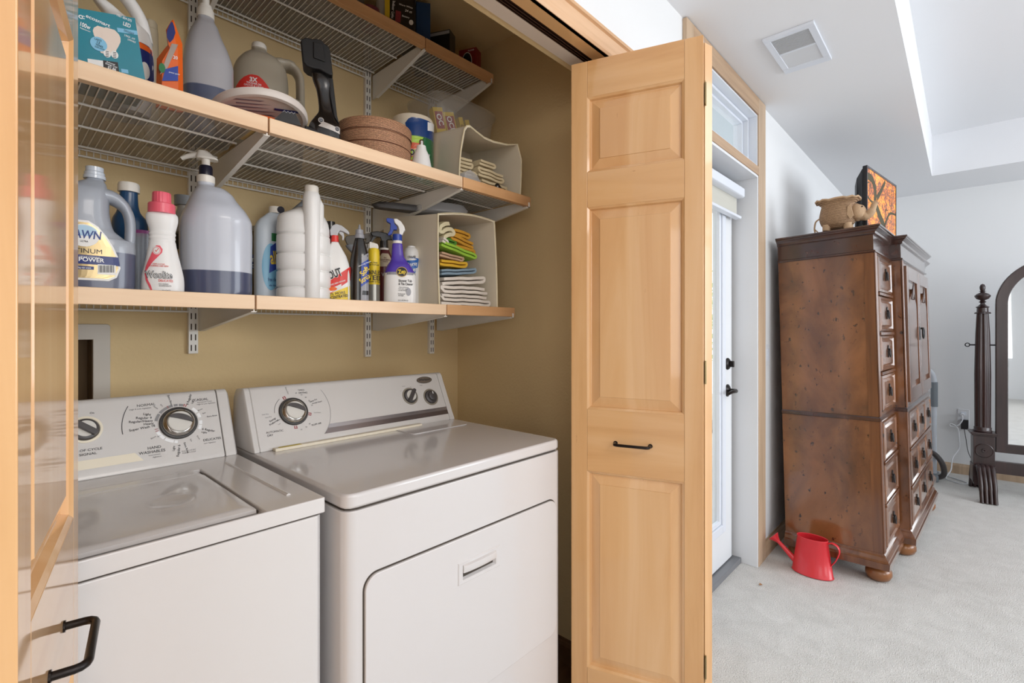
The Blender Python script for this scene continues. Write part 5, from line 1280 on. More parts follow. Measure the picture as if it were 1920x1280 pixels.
it = Item('pump_refill_jug', 403, 1.365, ZL, 'big cloudy jug with white pump head and navy collar, low band of dark liquid', 'jug')
level_mat('pump_jug', (74, 80, 106), (196, 200, 210), it.z(512), rough=0.28)
R = [(None, 344, 466), (551, 338, 471), (545, 336, 472.5), (520, 336, 472.5), (440, 335, 473), (424, 336, 472), (414, 339, 471), (396, 347, 461), (380, 354, 447), (366, 361, 437), (356, 367, 424), (350, 369.5, 404.5), (344, 369.5, 402.5)]
se, bo = body(it, 'jug', R, 'pump_jug', -0.072, 2.6)
bm = new_bm(); tube(bm, cr([(it.x(395), -0.03, it.z(368)), (it.x(425), -0.028, it.z(376)), (it.x(440), -0.035, it.z(396)), (it.x(436), -0.045, it.z(418))], 6), [0.006]*6+[0.009]*7+[0.005]*6, 12); obj('handle_rib', bm, 'pump_jug', it.e, smooth=70)
c = (it.x(386), 0)
bm = new_bm(); lathe(bm, [(0.0005, it.z(346)), (17.2*it.h, it.z(346)), (17.2*it.h, it.z(334)), (15.5*it.h, it.z(332.5)), (0.0005, it.z(332.5))], 40, c=c, flute=(36, 0.02)); obj('cap', bm, 'cap_white', it.e, smooth=35)
bm = new_bm(); lathe(bm, [(0.0005, it.z(333)), (13*it.h, it.z(333)), (13*it.h, it.z(318)), (11.5*it.h, it.z(314)), (0.0005, it.z(314))], 28, c=c); mat('navy_collar', (24, 24, 44), 0.3); obj('pump_collar', bm, 'navy_collar', it.e, smooth=35)
bm = new_bm(); lathe(bm, [(0.0005, it.z(315)), (8*it.h, it.z(315)), (8*it.h, it.z(300)), (0.0005, it.z(300))], 20, c=c); obj('pump_stem', bm, 'cap_white', it.e, smooth=35)
bm = new_bm(); loft(bm, [(it.z(302), 20*it.h, 0.014, 3, it.x(389)), (it.z(299), 21*it.h, 0.016, 3, it.x(388)), (it.z(293), 15*it.h, 0.014, 3, it.x(384)), (it.z(287.5), 10*it.h, 0.011, 3, it.x(381)), (it.z(286.5), 8*it.h, 0.008, 3, it.x(381))], 28); tube(bm, [(it.x(374), 0, it.z(294)), (it.x(352), 0.006, it.z(299)), (it.x(340), 0.010, it.z(304))], [0.009, 0.007, 0.006], 12, ell=0.8); obj('pump_head', bm, 'cap_white', it.e, smooth=40)

it = Item('bug_spray_can', 480, 1.53, ZL, 'dark brass coloured can with navy band between pump jug and blue labelled bottle', 'can')
bm = new_bm(); lathe(bm, [(0.0005, 0), (0.031, 0), (0.031, it.z(442)), (0.026, it.z(436)), (0.0005, it.z(436))], 32); mat('brass_can', (116, 98, 66), 0.3, metal=0.6); obj('can', bm, 'brass_can', it.e, smooth=35)
bm = new_bm(); lathe(bm, [(0.0005, it.z(438)), (0.024, it.z(438)), (0.023, it.z(426)), (0.0005, it.z(425))], 28); mat('cap_taupe', (168, 158, 140), 0.4); obj('cap', bm, 'cap_taupe', it.e, smooth=35)
bm = new_bm(); lathe(bm, [(0.0314, it.z(506)), (0.0314, it.z(480))], 32, close=False); obj('label', bm, 'navy', it.e, smooth=35)
def cyl(r):
    f = lambda x, z, eps=0.0: Vector(((r+eps)*sin(x/r), -(r+eps)*cos(x/r), z))
    f.r = r; return f
p = PP(it, cyl(0.0314)); p.t('SPECTRACIDE', 480, 488, 6.5, 0, 0.02); p.t('BUG STOP', 481, 499, 6, 0, 0.02); p.done('lettering', 'print_white', it.e)

it = Item('free_clear_detergent_bottle', 512, 1.47, ZL, 'white and pale blue detergent bottle with yellow lettering left of the ribbed jug', 'bottle', yaw=0.35)
mat('pale_blue_bottle', (206, 216, 226), 0.35)
R = [(None, 480, 544), (560, 476, 548), (480, 475, 548), (430, 476, 546), (415, 484, 540), (402, 500, 536), (398, 506, 530)]
se, bo = body(it, 'bottle', R, 'pale_blue_bottle', 0.5, 3.0); su = sec_surf(se)
bm = new_bm(); lathe(bm, [(0.0005, it.z(400)), (0.020, it.z(400)), (0.019, it.z(388)), (0.0005, it.z(387))], 28, c=(it.x(518), 0)); obj('cap', bm, 'cap_white', it.e, smooth=35)
bm = new_bm(); lathe(bm, [(0.0005, 0), (0.010, 0), (0.010, 0.003), (0.0005, 0.003)], 20, M=Matrix.Translation((it.x(522), -0.019, it.z(394))) @ Matrix.Rotation(pi/2, 4, 'X')); obj('cap_button', bm, 'navy_collar', it.e, smooth=35)
p = PP(it, su); p.e(501, 500, 17, 44); p.done('label', 'sky_label', it.e)
p = PP(it, su, 0.0014); p.q([(497, 512), (512, 504), (514, 452), (500, 462)]); p.done('label', 'royal', it.e)
p = PP(it, su, 0.0014); p.r([(452, 502, 515), (437, 502, 515)]); p.done('label', 'green_p', it.e)
p = PP(it, su, 0.0022); p.t('all', 505.5, 484, 24, 0.12, 0.02, fit=13); p.done('lettering', 'yellow_p', it.e)
p = PP(it, su, 0.0022); p.t('free clear', 505, 524, 7, 0.05, 0.01, fit=20); p.t('odor lifter', 504, 535, 3.5, fit=14); p.t('141', 511, 541, 4, fit=5); p.done('lettering', 'blue_text', it.e)

it = Item('ribbed_white_jug', 572, 1.39, ZL, 'large plain white jug with stacked horizontal ribs and a tall front neck', 'jug')
rows = []
zz = [None, 560, 543, 541, 538, 512, 510, 507, 481, 479, 476, 446, 444, 441, 420]
wl = [(522, 616), (518, 619), (518, 619), (522, 617), (518, 620), (518, 620), (522, 617), (518, 620), (518, 620), (522, 617), (518, 619), (518, 619), (522, 616), (518, 618), (519, 616)]
R = [(z_, a, b, -(0.060 if (b-a) > 97 else 0.056), 2.6) for z_, (a, b) in zip(zz, wl)] + [(408, 522, 610, -0.055, 2.6), (400, 540, 602, -0.048, 2.4), (392, 556, 596, -0.04, 2.2)]
se, bo = body(it, 'jug', R, 'hdpe_white', 1, 2.6, sm=2)
c = (it.x(584), -0.045)
bm = new_bm(); loft(bm, [(0.0, 15*it.h, 0.021, 2, c[0], c[1]), (0.004, 16.5*it.h, 0.023, 2, c[0], c[1]), (it.z(380), 16.5*it.h, 0.023, 2, c[0], c[1]), (it.z(372), 15.5*it.h, 0.022, 2, c[0], c[1]), (it.z(368), 13.5*it.h, 0.019, 2, c[0], c[1])], 32); obj('neck', bm, 'hdpe_white', it.e, smooth=50)
bm = new_bm(); lathe(bm, [(0.0005, it.z(369)), (13*it.h, it.z(369)), (13*it.h, it.z(358)), (12*it.h, it.z(356)), (0.0005, it.z(356))], 32, c=c); obj('cap', bm, 'cap_white', it.e, smooth=35)
bm = new_bm(); tube(bm, [(it.x(598), -0.038, 0.004), (it.x(598), -0.038, it.z(388)), (it.x(594), -0.038, it.z(376))], [0.0125, 0.0125, 0.008], 16); obj('rear_neck', bm, 'hdpe_white', it.e, smooth=60)
it = Item('grey_bottle_in_back', 560, 1.58, ZL, 'cloudy grey sloped bottle rising behind the ribbed white jug', 'bottle')
mat('cloudy_grey', (150, 154, 160), 0.3); body(it, 'bottle', [(None, 536, 590), (440, 534, 592), (420, 535, 590), (400, 542, 588), (386, 556, 588), (376, 566, 588)], 'cloudy_grey', 0.6, 2.6)
it = Item('dark_capped_bottle', 620, 1.50, ZL, 'dark red brown bottle with black cap squeezed behind the ribbed jug and stain remover', 'bottle')
body(it, 'bottle', [(None, 606, 636), (450, 606, 636), (436, 612, 630), (430, 613, 629)], 'maroon', 0.9, 2)
bm = new_bm(); lathe(bm, [(0.0005, it.z(432)), (9*it.h, it.z(432)), (8.5*it.h, it.z(416)), (0.0005, it.z(415))], 20, c=(it.x(620), 0)); obj('cap', bm, 'gloss_black', it.e, smooth=35)

it = Item('stain_remover_spray', 632, 1.36, ZL, 'white trigger bottle with red collar and orange, yellow and black stain remover label', 'spray bottle')
R = [(None, 607, 654), (566, 605, 656.5), (540, 605, 657), (500, 606, 655.5), (480, 609, 649.5), (465, 615, 641), (452, 622.5, 634)]
se, bo = body(it, 'bottle', R, 'hdpe_white', 0.6, 2.6); su = sec_surf(se)
bm = new_bm(); lathe(bm, [(0.0005, it.z(454)), (7.2*it.h, it.z(454)), (6.6*it.h, it.z(442)), (0.0005, it.z(442))], 24, c=(it.x(628), 0)); obj('collar', bm, 'red_p', it.e, smooth=35)
def trigger(it, cx, ybase, ytop, m_head, m_trig, flip=1, s=1.0, tm=None):
    k = it.h*s; X0 = it.x(cx)
    bm = new_bm(); P_ = [(-9, 0), (-10, 12), (-6, 22), (4, 27), (16, 24), (30, 14), (34, 8), (32, 4), (20, 10), (12, 12), (8, 6), (7, 0)]
    h = (it.z(ytop)-it.z(ybase))/27
    prism(bm, [(X0+flip*a*k, it.z(ybase)+b*h) for a, b in P_], -0.009*s, 0.009*s, 'y'); obj('spray_head', bm, m_head, it.e, bevel=0.003)
    bm = new_bm(); prism(bm, [(X0+flip*a*k, it.z(ybase)+b*h) for a, b in ((9, 8), (14, 11), (20, 9), (22, 0), (20, -8), (17, -8), (17, 0), (12, 5))], -0.005*s, 0.005*s, 'y'); obj('trigger', bm, m_trig, it.e, bevel=0.0015)
trigger(it, 627, 443, 420, 'spray_clear', 'spray_clear', 1, 0.85)
p = PP(it, su); p.q([(606, 536), (657, 500), (656.5, 526), (606, 560)]); p.done('label', 'red_p', it.e)
p = PP(it, su, 0.0013); p.q([(606, 567), (657, 562), (656, 536), (606, 556)]); p.done('label', 'yellow_p', it.e)
p = PP(it, su, 0.0011); p.q([(606, 548), (640, 532), (640, 538), (606, 556)]); p.done('label', 'white_p', it.e)
p = PP(it, su, 0.0015); p.e(620, 541, 12, 4); p.done('label', 'orange_p', it.e); p = PP(it, su, 0.0015); p.q([(606, 521), (620, 509), (611, 503), (606, 508)]); p.done('label', 'orange_p', it.e)
p = PP(it, su, 0.0019); p.t('SHOUT', 621, 516, 15, 0.38, 0.04, fit=43); p.done('lettering', 'print_white', it.e)
p = PP(it, su, 0.0024); p.t('SHOUT', 621, 516, 14.5, 0.38, 0.025, fit=41); p.t('60% MORE', 631, 550.5, 5, 0.18, 0.008, fit=34); p.t('CONCENTRATED', 630, 557, 5, 0.18, 0.02, fit=46); p.done('lettering', 'black_p', it.e)
p = PP(it, su, 0.0019); p.t('laundry stain remover', 632, 530, 3.4, 0.36, fit=34); p.done('lettering', 'print_white', it.e)

it = Item('stove_cleaner_bottle', 673, 1.335, ZL, 'glossy black squeeze bottle with grey pointed nozzle', 'bottle')
R = [(None, 658, 690), (569, 655, 692), (540, 654.5, 692), (500, 655.5, 692), (480, 658, 691.5), (465, 661, 688), (452, 664, 684), (446, 666, 682.5)]
se, bo = body(it, 'bottle', R, 'gloss_black', 0.7, 2.3); su = sec_surf(se); c = (it.x(674), 0)
bm = new_bm(); lathe(bm, [(0.0005, it.z(447)), (9.2*it.h, it.z(447)), (8.8*it.h, it.z(440)), (7.5*it.h, it.z(439)), (7.2*it.h, it.z(431)), (3.2*it.h, it.z(430)), (1.4*it.h, it.z(421)), (0.0005, it.z(421))], 28, c=c, flute=(24, 0.02)); obj('nozzle_cap', bm, 'silver_p', it.e, smooth=35)
p = PP(it, su); p.q([(676.5, 567), (691.5, 567), (691, 474), (678, 482)]); p.done('label', 'silver_p', it.e)
p = PP(it, su, 0.0013); p.q([(676.5, 538), (691.5, 528), (691.2, 486), (677.5, 494)]); p.done('label', 'royal', it.e)
p = PP(it, su, 0.0019); p.t('Soft', 684, 508, 9, 0.9, 0.028, fit=20); p.t('Scrub', 684, 522, 9, 0.7, 0.028, fit=22); p.done('lettering', 'yellow_p', it.e)
p = PP(it, su, 0.0019); p.t('stove top cleaner', 684, 494, 2.6, 0.5); p.done('lettering', 'print_white', it.e)
p = PP(it, su, 0.0015); p.r([(553, 679, 691), (545, 680, 691)]); p.done('picture', 'black_p', it.e)

it = Item('steel_cleaner_can', 701, 1.385, ZL, 'yellow topped aerosol can lettered for stainless steel, right of the black bottle', 'can')
bm = new_bm(); r = 11.5*it.h; lathe(bm, [(0.0005, 0), (r, 0), (r, it.z(534))], 32, close=False); mat('steel_can', (176, 174, 166), 0.3, metal=0.5); obj('can', bm, 'steel_can', it.e, smooth=35)
bm = new_bm(); lathe(bm, [(r, it.z(534)), (r, it.z(480)), (r*0.93, it.z(470)), (r*0.78, it.z(466)), (0.0005, it.z(466))], 32, close=False); obj('upper_can', bm, 'yellow_p', it.e, smooth=40)
bm = new_bm(); prism(bm, [(-r*0.75, it.z(467)), (r*0.75, it.z(467)), (r*0.75, it.z(462)), (r*0.6, it.z(458)), (-r*0.7, it.z(454)), (-r*0.75, it.z(457))], -r*0.7, r*0.7, 'y'); obj('cap', bm, 'cap_white', it.e, bevel=0.002)
p = PP(it, cyl(r)); p.t('STAINLESS', 701, 511, 8, 0, 0.015, fit=34); p.t('STEEL', 701.5, 521, 8.5, 0, 0.025, fit=24); p.t('CLEANER & POLISH', 702, 528, 2.4); p.t('Fine Steel', 700, 492, 2.8); p.t('Fast Formula', 701, 496, 2.8); p.done('lettering', 'print_dark', it.e)

it = Item('wood_cleaner_spray', 721, 1.445, ZL, 'dark red spray bottle with cream label and black trigger', 'spray bottle')
R = [(None, 708, 737), (560, 707, 738), (520, 707, 738), (490, 708, 737), (478, 711, 733), (467, 714, 729)]
se, bo = body(it, 'bottle', R, 'maroon', 0.7, 2.4); su = sec_surf(se)
bm = new_bm(); lathe(bm, [(0.0005, it.z(469)), (9*it.h, it.z(469)), (9*it.h, it.z(465.5)), (0.0005, it.z(465.5))], 24, c=(it.x(720), 0)); obj('collar_ring', bm, 'cap_white', it.e, smooth=35)
bm = new_bm(); lathe(bm, [(0.0005, it.z(466)), (8.4*it.h, it.z(466)), (7.6*it.h, it.z(452)), (0.0005, it.z(452))], 24, c=(it.x(720), 0)); obj('collar', bm, 'gloss_black', it.e, smooth=35)
bm = new_bm(); prism(bm, [(it.x(a), it.z(b)) for a, b in ((715, 453), (713, 446), (698, 444), (694, 437), (708, 434.5), (724, 437), (735, 443), (737, 450), (728, 450), (724, 453))], -0.009, 0.009, 'y'); obj('spray_head', bm, 'gloss_black', it.e, bevel=0.003)
bm = new_bm(); prism(bm, [(it.x(a), it.z(b)) for a, b in ((700, 443), (706, 444), (700, 452), (696, 459), (693, 458), (697, 450))], -0.004, 0.004, 'y'); obj('trigger', bm, 'gloss_black', it.e, bevel=0.001)
p = PP(it, su); p.r([(500, 709, 736), (490, 709.5, 735), (480, 713, 731), (475, 716, 728)]); mat('label_tan', (196, 178, 150), 0.5); p.done('label', 'label_tan', it.e)
p = PP(it, su, 0.0015); p.t('the', 722, 483, 2.6); p.t('CLEANING', 722, 487, 2.8); p.t('MAKE', 723, 490.5, 2.6); p.done('lettering', 'maroon', it.e)
p = PP(it, su, 0.0015); p.t('WD', 724, 515, 7); p.done('lettering', 'grey_p', it.e)
it = Item('grey_trigger_bottle', 676, 1.51, ZL, 'grey spray bottle with dark grey trigger head behind the black squeeze bottle', 'spray bottle')
body(it, 'bottle', [(None, 656, 700), (500, 655, 701), (478, 660, 690), (462, 648, 672), (459, 650, 670)], 'cloudy_grey', 0.6, 2.3)
bm = new_bm(); prism(bm, [(it.x(a), it.z(b)) for a, b in ((651, 461), (646, 450), (650, 444), (672, 441), (698, 435), (716, 435), (718, 441), (700, 446), (690, 456), (684, 456), (686, 448), (670, 450), (668, 461))], -0.010, 0.010, 'y'); mat('head_grey', (112, 106, 98), 0.4); obj('spray_head', bm, 'head_grey', it.e, bevel=0.003)

it = Item('shower_cleaner_spray', 750, 1.315, ZL, 'purple and white trigger bottle with blue and white spray head', 'spray bottle')
R = [(None, 723, 777), (573, 720, 780), (540, 720, 780), (515, 720.5, 779), (505, 723, 774), (497, 727, 769), (490, 732, 763), (480, 734, 757), (460, 735.5, 754.5), (452, 737, 753)]
se = it.secs([r_ for r_ in R if r_[0] is None or r_[0] >= 505], 0.55, 2.6); bm = new_bm(); loft(bm, se, 36); obj('bottle', bm, 'hdpe_white', it.e, smooth=50)
se2 = it.secs(R, 0.55, 2.6); bm = new_bm(); up = [q for q in se2 if q[0] >= it.z(513)]; up = [(q[0], q[1]+0.0004, q[2]+0.0004, *q[3:]) for q in up]; loft(bm, up, 36); obj('upper_bottle', bm, 'violet', it.e, smooth=50)
su = sec_surf(se2)
p = PP(it, su, 0.0012); p.r([(516, 720.5, 779), (511, 721, 779), (508, 722.5, 730)][:2]); p.done('label', 'silver_p', it.e)
p = PP(it, su, 0.0016); p.e(753.5, 509.5, 10.5, 9.5); p.done('emblem', 'gold', it.e); p = PP(it, su, 0.0020); p.e(753.5, 509.5, 9.3, 8.3); p.done('emblem', 'black_p', it.e)
p = PP(it, su, 0.0026); p.t('Zep', 753.5, 509.5, 7.5, 0.12, 0.028, fit=14); p.done('lettering', 'yellow_p', it.e)
p = PP(it, su, 0.0016); p.t('Shower Tub', 760, 526.5, 4.6, 0, 0.02, fit=25); p.t('& Tile Cleaner', 761, 532.5, 4.6, 0, 0.02, fit=27); p.t('Cleans and dissolves', 757, 538.5, 2, fit=18); p.t('hard water stains', 756, 541.5, 2, fit=17); p.t('on tub and tile', 755, 544.5, 2, fit=15); p.t('Professional', 753, 551, 2.2, fit=13); p.t('Strength', 752, 554, 2.2, fit=10); p.t('32 FL OZ (946 mL)', 756, 563, 2.2, fit=19); p.done('lettering', 'print_dark', it.e)
p = PP(it, su, 0.0016); p.e(766, 547, 4.5, 7.5); p.done('picture', 'silver_p', it.e)
c = (it.x(745), 0)
bm = new_bm(); lathe(bm, [(0.0005, it.z(457)), (9*it.h, it.z(457)), (9*it.h, it.z(451.5)), (0.0005, it.z(451.5))], 28, c=c); obj('collar_ring', bm, 'cap_white', it.e, smooth=35)
bm = new_bm(); lathe(bm, [(0.0005, it.z(452)), (9.3*it.h, it.z(452)), (8.6*it.h, it.z(440)), (0.0005, it.z(440))], 28, c=c, flute=(28, 0.02)); obj('collar', bm, 'royal', it.e, smooth=35)
bm = new_bm(); prism(bm, [(it.x(a), it.z(b)) for a, b in ((748, 441), (755, 441), (757, 434), (760, 433), (758, 425), (752, 416), (744, 411), (738, 411.5), (740, 419), (746, 425), (748, 431))], -0.010, 0.010, 'y'); obj('spray_head', bm, 'hdpe_white', it.e, bevel=0.003)
bm = new_bm(); prism(bm, [(it.x(a), it.z(b)) for a, b in ((724, 412), (727, 410.5), (738, 411.5), (739, 420), (745, 427), (744, 432), (738, 432), (734, 441), (728, 443), (727, 440), (731, 434), (732, 421), (725, 417))], -0.009, 0.009, 'y'); obj('trigger', bm, 'royal', it.e, bevel=0.002)

it = Item('glass_cleaner_can', 771, 1.40, ZL, 'white and blue aerosol can beside the cream fabric bin', 'can')
r = 14.5*it.h; bm = new_bm(); lathe(bm, [(0.0005, 0), (r, 0), (r, it.z(474)), (r*0.9, it.z(468)), (r*0.55, it.z(464)), (r*0.55, it.z(462)), (r*0.2, it.z(460)), (0.0005, it.z(460))], 32); obj('can', bm, 'hdpe_white', it.e, smooth=40)
p = PP(it, cyl(r)); p.r([(521, 768, 772), (512, 763, 778), (500, 760, 783), (490, 758, 784), (484, 770, 785)]); p.done('label', 'blue_can', it.e)
p = PP(it, cyl(r), 0.0015); p.t('Spray', 774, 495, 7, 0.25, 0.02, fit=17); p.t('Kleen', 772, 506, 8, 0.25, 0.02, fit=22); p.done('lettering', 'print_white', it.e)
p = PP(it, cyl(r), 0.0015); p.t('CRAAB', 772, 481.5, 4, 0.1, 0.02, fit=14); p.done('lettering', 'print_dark', it.e)

# fabric bin on the lowest shelf with its cloths
mat('bin_cream', (236, 225, 204), 0.85, bump=(180, 0.2, 0.001)); mat('bin_inner', (222, 198, 160), 0.85); mat('piping', (236, 222, 186), 0.7)
def fabric_bin(name, front, back, Yf, Yb, zb, label):
    """open box lying on its side: front and back outlines (x,z) joined, back panel closed"""
    e = empty(name, (0, 0, 0)); x0 = sum(p[0] for p in front)/len(front); e.location = (x0, Yf, zb); tag(e, label, 'fabric bin')
    t = 0.004; n = len(front)
    def inset(P_, d):
        c = Vector((sum(p[0] for p in P_)/n, sum(p[1] for p in P_)/n)); out = []
        for p in P_:
            v = Vector(p)-c; out.append((p[0]-math.copysign(min(d, abs(v.x)), v.x), p[1]-math.copysign(min(d, abs(v.y)), v.y) if abs(v.y) > d else p[1]))
        return out
    def rg(bm, P_, y): return ring(bm, [(p[0]-x0, y-Yf, p[1]-zb) for p in P_])
    bm = new_bm(); N = 6; outer = []; 
    for i in range(N+1):
        f = i/N; P_ = [(a[0]*(1-f)+b[0]*f, a[1]*(1-f)+b[1]*f) for a, b in zip(front, back)]; outer.append(rg(bm, P_, Yf+(Yb-Yf)*f))
    for a, b in zip(outer, outer[1:]): bridge(bm, a, b)
    bm.faces.new(outer[-1]); fi = inset(front, t); inner0 = rg(bm, fi, Yf); bridge(bm, outer[0], inner0)
    inn = [inner0]
    for i in range(1, N+1):
        f = i/N; P_ = [(a[0]*(1-f)+b[0]*f, a[1]*(1-f)+b[1]*f) for a, b in zip(front, back)]; inn.append(rg(bm, inset(P_, t), Yf+(Yb-t-Yf)*f))
    for a, b in zip(inn, inn[1:]): bridge(bm, a, b)
    bm.faces.new(inn[-1]); obj('shell', bm, 'bin_cream', e, smooth=40)
    bm = new_bm(); pts = [(p[0]-x0, 0, p[1]-zb) for p in front]; tube(bm, pts+[pts[0]], 0.0026, 6); obj('piping', bm, 'piping', e, smooth=60)
    return e
def edge(p, q, n, bow=(0, 0)):
    return [(p[0]+(q[0]-p[0])*i/n+bow[0]*sin(pi*i/n), p[1]+(q[1]-p[1])*i/n+bow[1]*sin(pi*i/n)) for i in range(n)]
fl, fr, bl_, br_ = (1.012, 1.614), (1.274, 1.632), (1.018, 1.312), (1.290, 1.312)
front = edge(bl_, br_, 4)+edge(br_, fr, 4, (0.003, 0))+edge(fr, fl, 8, (0, 0.012))+edge(fl, bl_, 4, (-0.003, 0))
back = edge((1.022, 1.313), (1.286, 1.313), 4)+edge((1.286, 1.313), (1.282, 1.652), 4)+edge((1.282, 1.652), (1.018, 1.652), 8, (0, 0.004))+edge((1.018, 1.652), (1.022, 1.313), 4)
fabric_bin('fabric_bin', front, back, 1.268, 1.60, ZL, 'cream fabric bin on its side at the right of the lowest shelf, full of cloths')
rnd = random.Random(7)
def cloth(name, x0, x1, y0, y1, z, t, layers, m, label, tilt=0.0, seed=1, droop=0.0, group=None, flip=False):
    """folded cloth: ribbon zigzag in XZ pulled through Y"""
    rn = random.Random(seed); e_ = []
    w_ = x1-x0; P_ = []
    for l in range(layers):
        zz_ = (l+0.5)*t; a, b = (-w_/2+t*0.5, w_/2-t*0.5); r_ = -rn.uniform(0.0, 0.07)*w_*(1 if l % 2 == 0 else -1)
        seg = [(a+(b-a)*i/6, zz_) for i in range(7)]
        if l % 2: seg = seg[::-1]
        seg[-1] = (seg[-1][0]+r_, zz_)
        P_ += seg
        if l < layers-1:
            s_ = 1 if l % 2 == 0 else -1; P_ += [(seg[-1][0]+s_*t*0.55, zz_+t*0.5)]
    pts = cr([(a, 0, b) for a, b in P_], 2)
    bm = new_bm(); rings = []; NY = 6; h = t*0.47
    for j in range(NY+1):
        y = y0+(y1-y0)*j/NY; row = []
        top, bot = [], []
        for i, p in enumerate(pts):
            tt = (pts[min(i+1, len(pts)-1)]-pts[max(i-1, 0)]).normalized(); nn = Vector((-tt.z, 0, tt.x))
            wob = 0.0012*sin(p.x*38+seed+j*0.7)+0.0007*sin(p.x*90+j*1.3+seed*3)
            f = Vector((0, 0, droop*((p.x/(w_/2))**2)*-1 + wob))
            hh = h*(0.55+0.45*min(1, min(j, NY-j)+0.35)); off = 0.003*sin(p.x*60+seed)*(1 if j in (0,) else 0)
            top.append(Vector((p.x, y+off, p.z))+nn*hh+f); bot.append(Vector((p.x, y+off, p.z))-nn*hh+f)
        rings.append(ring(bm, top+bot[::-1]))
    for a, b in zip(rings, rings[1:]): bridge(bm, a, b)
    for R_ in (rings[0], rings[-1]):
        K = len(R_)
        for i in range(K//2-1): bm.faces.new((R_[i], R_[i+1], R_[K-2-i], R_[K-1-i]))
    yc = (y0+y1)/2; xform(bm.verts, Matrix.Translation((0, -yc, 0)) )
    if flip: xform(bm.verts, Matrix.Scale(-1, 4, (1, 0, 0)))
    xform(bm.verts, Matrix.Rotation(tilt, 4, 'Y'))
    o = obj(name, bm, m, smooth=55); o.location = ((x0+x1)/2, yc, z); tag(o, label, 'towel' if 'towel' in name else 'cloth', group); return o
for nm, c in dict(terry_white=(236, 226, 214), cloth_blue=(138, 160, 176), cloth_yellow=(226, 178, 52), cloth_mustard=(206, 150, 48), cloth_lime=(156, 198, 66), cloth_green=(86, 140, 50), cloth_cream=(226, 214, 176), cloth_pink=(196, 160, 130), cloth_orange=(208, 120, 50), cloth_natural=(222, 204, 166)).items():
    mat(nm, c, 0.95, bump=(420, 0.8, 0.0015))
cloth('folded_towel', 1.034, 1.272, 1.285, 1.50, 1.3165, 0.0135, 3, 'terry_white', 'white folded towel at the bottom of the pile in the fabric bin', 0, 1, group='white towels in the fabric bin')
cloth('folded_towel', 1.036, 1.268, 1.288, 1.50, 1.3585, 0.0145, 2, 'terry_white', 'white folded towel second from the bottom in the fabric bin', -0.02, 2, group='white towels in the fabric bin', flip=True)
cloth('folded_towel', 1.040, 1.252, 1.290, 1.50, 1.3910, 0.0150, 2, 'terry_white', 'white folded towel just under the grey blue cloth', -0.10, 3, group='white towels in the fabric bin')
cloth('folded_cloth', 1.036, 1.205, 1.287, 1.47, 1.4240, 0.0110, 2, 'cloth_blue', 'grey blue folded cloth above the white towels', -0.12, 4)
cloth('folded_cloth', 1.034, 1.165, 1.290, 1.46, 1.4480, 0.0125, 2, 'cloth_yellow', 'yellow folded cloth resting on the grey blue cloth', 0.0, 5)
cloth('folded_cloth', 1.034, 1.150, 1.292, 1.46, 1.4740, 0.0100, 2, 'cloth_pink', 'fringed pinkish tan cloth under the lime green cloth', 0.10, 6)
cloth('folded_cloth', 1.034, 1.200, 1.286, 1.46, 1.4975, 0.0120, 2, 'cloth_lime', 'lime green microfibre cloth sloping down to the right', 0.20, 7)
cloth('folded_cloth', 1.050, 1.115, 1.300, 1.46, 1.5250, 0.0130, 2, 'cloth_green', 'dark green cloth wedged between lime and cream cloths', 0.15, 8)
cloth('folded_cloth', 1.105, 1.205, 1.300, 1.46, 1.5000, 0.0150, 2, 'cloth_mustard', 'mustard yellow cloth, lowest of the rolled ones at the right of the pile', 0.08, 9)
cloth('folded_cloth', 1.088, 1.205, 1.298, 1.46, 1.5320, 0.0135, 2, 'cloth_mustard', 'mustard yellow cloth with open fold in the middle of the rolled ones', 0.22, 10, flip=True)
cloth('folded_cloth', 1.098, 1.185, 1.300, 1.46, 1.5580, 0.0135, 2, 'cloth_mustard', 'mustard yellow cloth with coiled end, topmost of the pile', 0.10, 11)
cloth('folded_cloth', 1.043, 1.110, 1.290, 1.44, 1.5480, 0.0190, 3, 'cloth_cream', 'crumpled cream cloth at the upper left inside the bin', -0.35, 12, droop=0.012)
cloth('folded_cloth', 1.036, 1.068, 1.284, 1.40, 1.5230, 0.0100, 2, 'terry_white', 'small white cloth with looped corner at the left edge inside the bin', 0.35, 13)
tg = empty('paper_tag', (1.150, 1.40, 1.588)); tag(tg, 'small white paper tag on top of the mustard cloths in the bin', 'tag')
bm = new_bm(); prism(bm, [(-0.03, 0.0), (0.015, -0.006), (0.035, 0.014), (-0.012, 0.016)], -0.0006, 0.0006, 'y'); xform(bm.verts, Matrix.Rotation(-0.5, 4, 'X')); obj('paper', bm, 'white_p', tg)
# clear tray on top of the bin
tr = empty('plastic_pouch', (1.075, 1.40, 1.642), radians(-20)); tag(tr, 'clear plastic pouch with dark contents lying on top of the lower fabric bin', 'pouch')
film('pouch_clear', (220, 220, 222), 0.45, 0.12)
bm = new_bm(); loft(bm, [(0.0, 0.085, 0.055, 3, 0.04), (0.004, 0.095, 0.062, 3, 0.04), (0.020, 0.098, 0.064, 3, 0.045), (0.036, 0.086, 0.056, 3, 0.045), (0.038, 0.07, 0.045, 3, 0.045)], 28); obj('film', bm, 'pouch_clear', tr, smooth=40)
mat('dark_stuff', (70, 66, 64), 0.5); bm = new_bm(); loft(bm, [(0.003, 0.13, 0.022, 3, -0.06), (0.014, 0.14, 0.026, 3, -0.06), (0.024, 0.12, 0.022, 3, -0.06)], 20); obj('contents', bm, 'dark_stuff', tr, smooth=50)

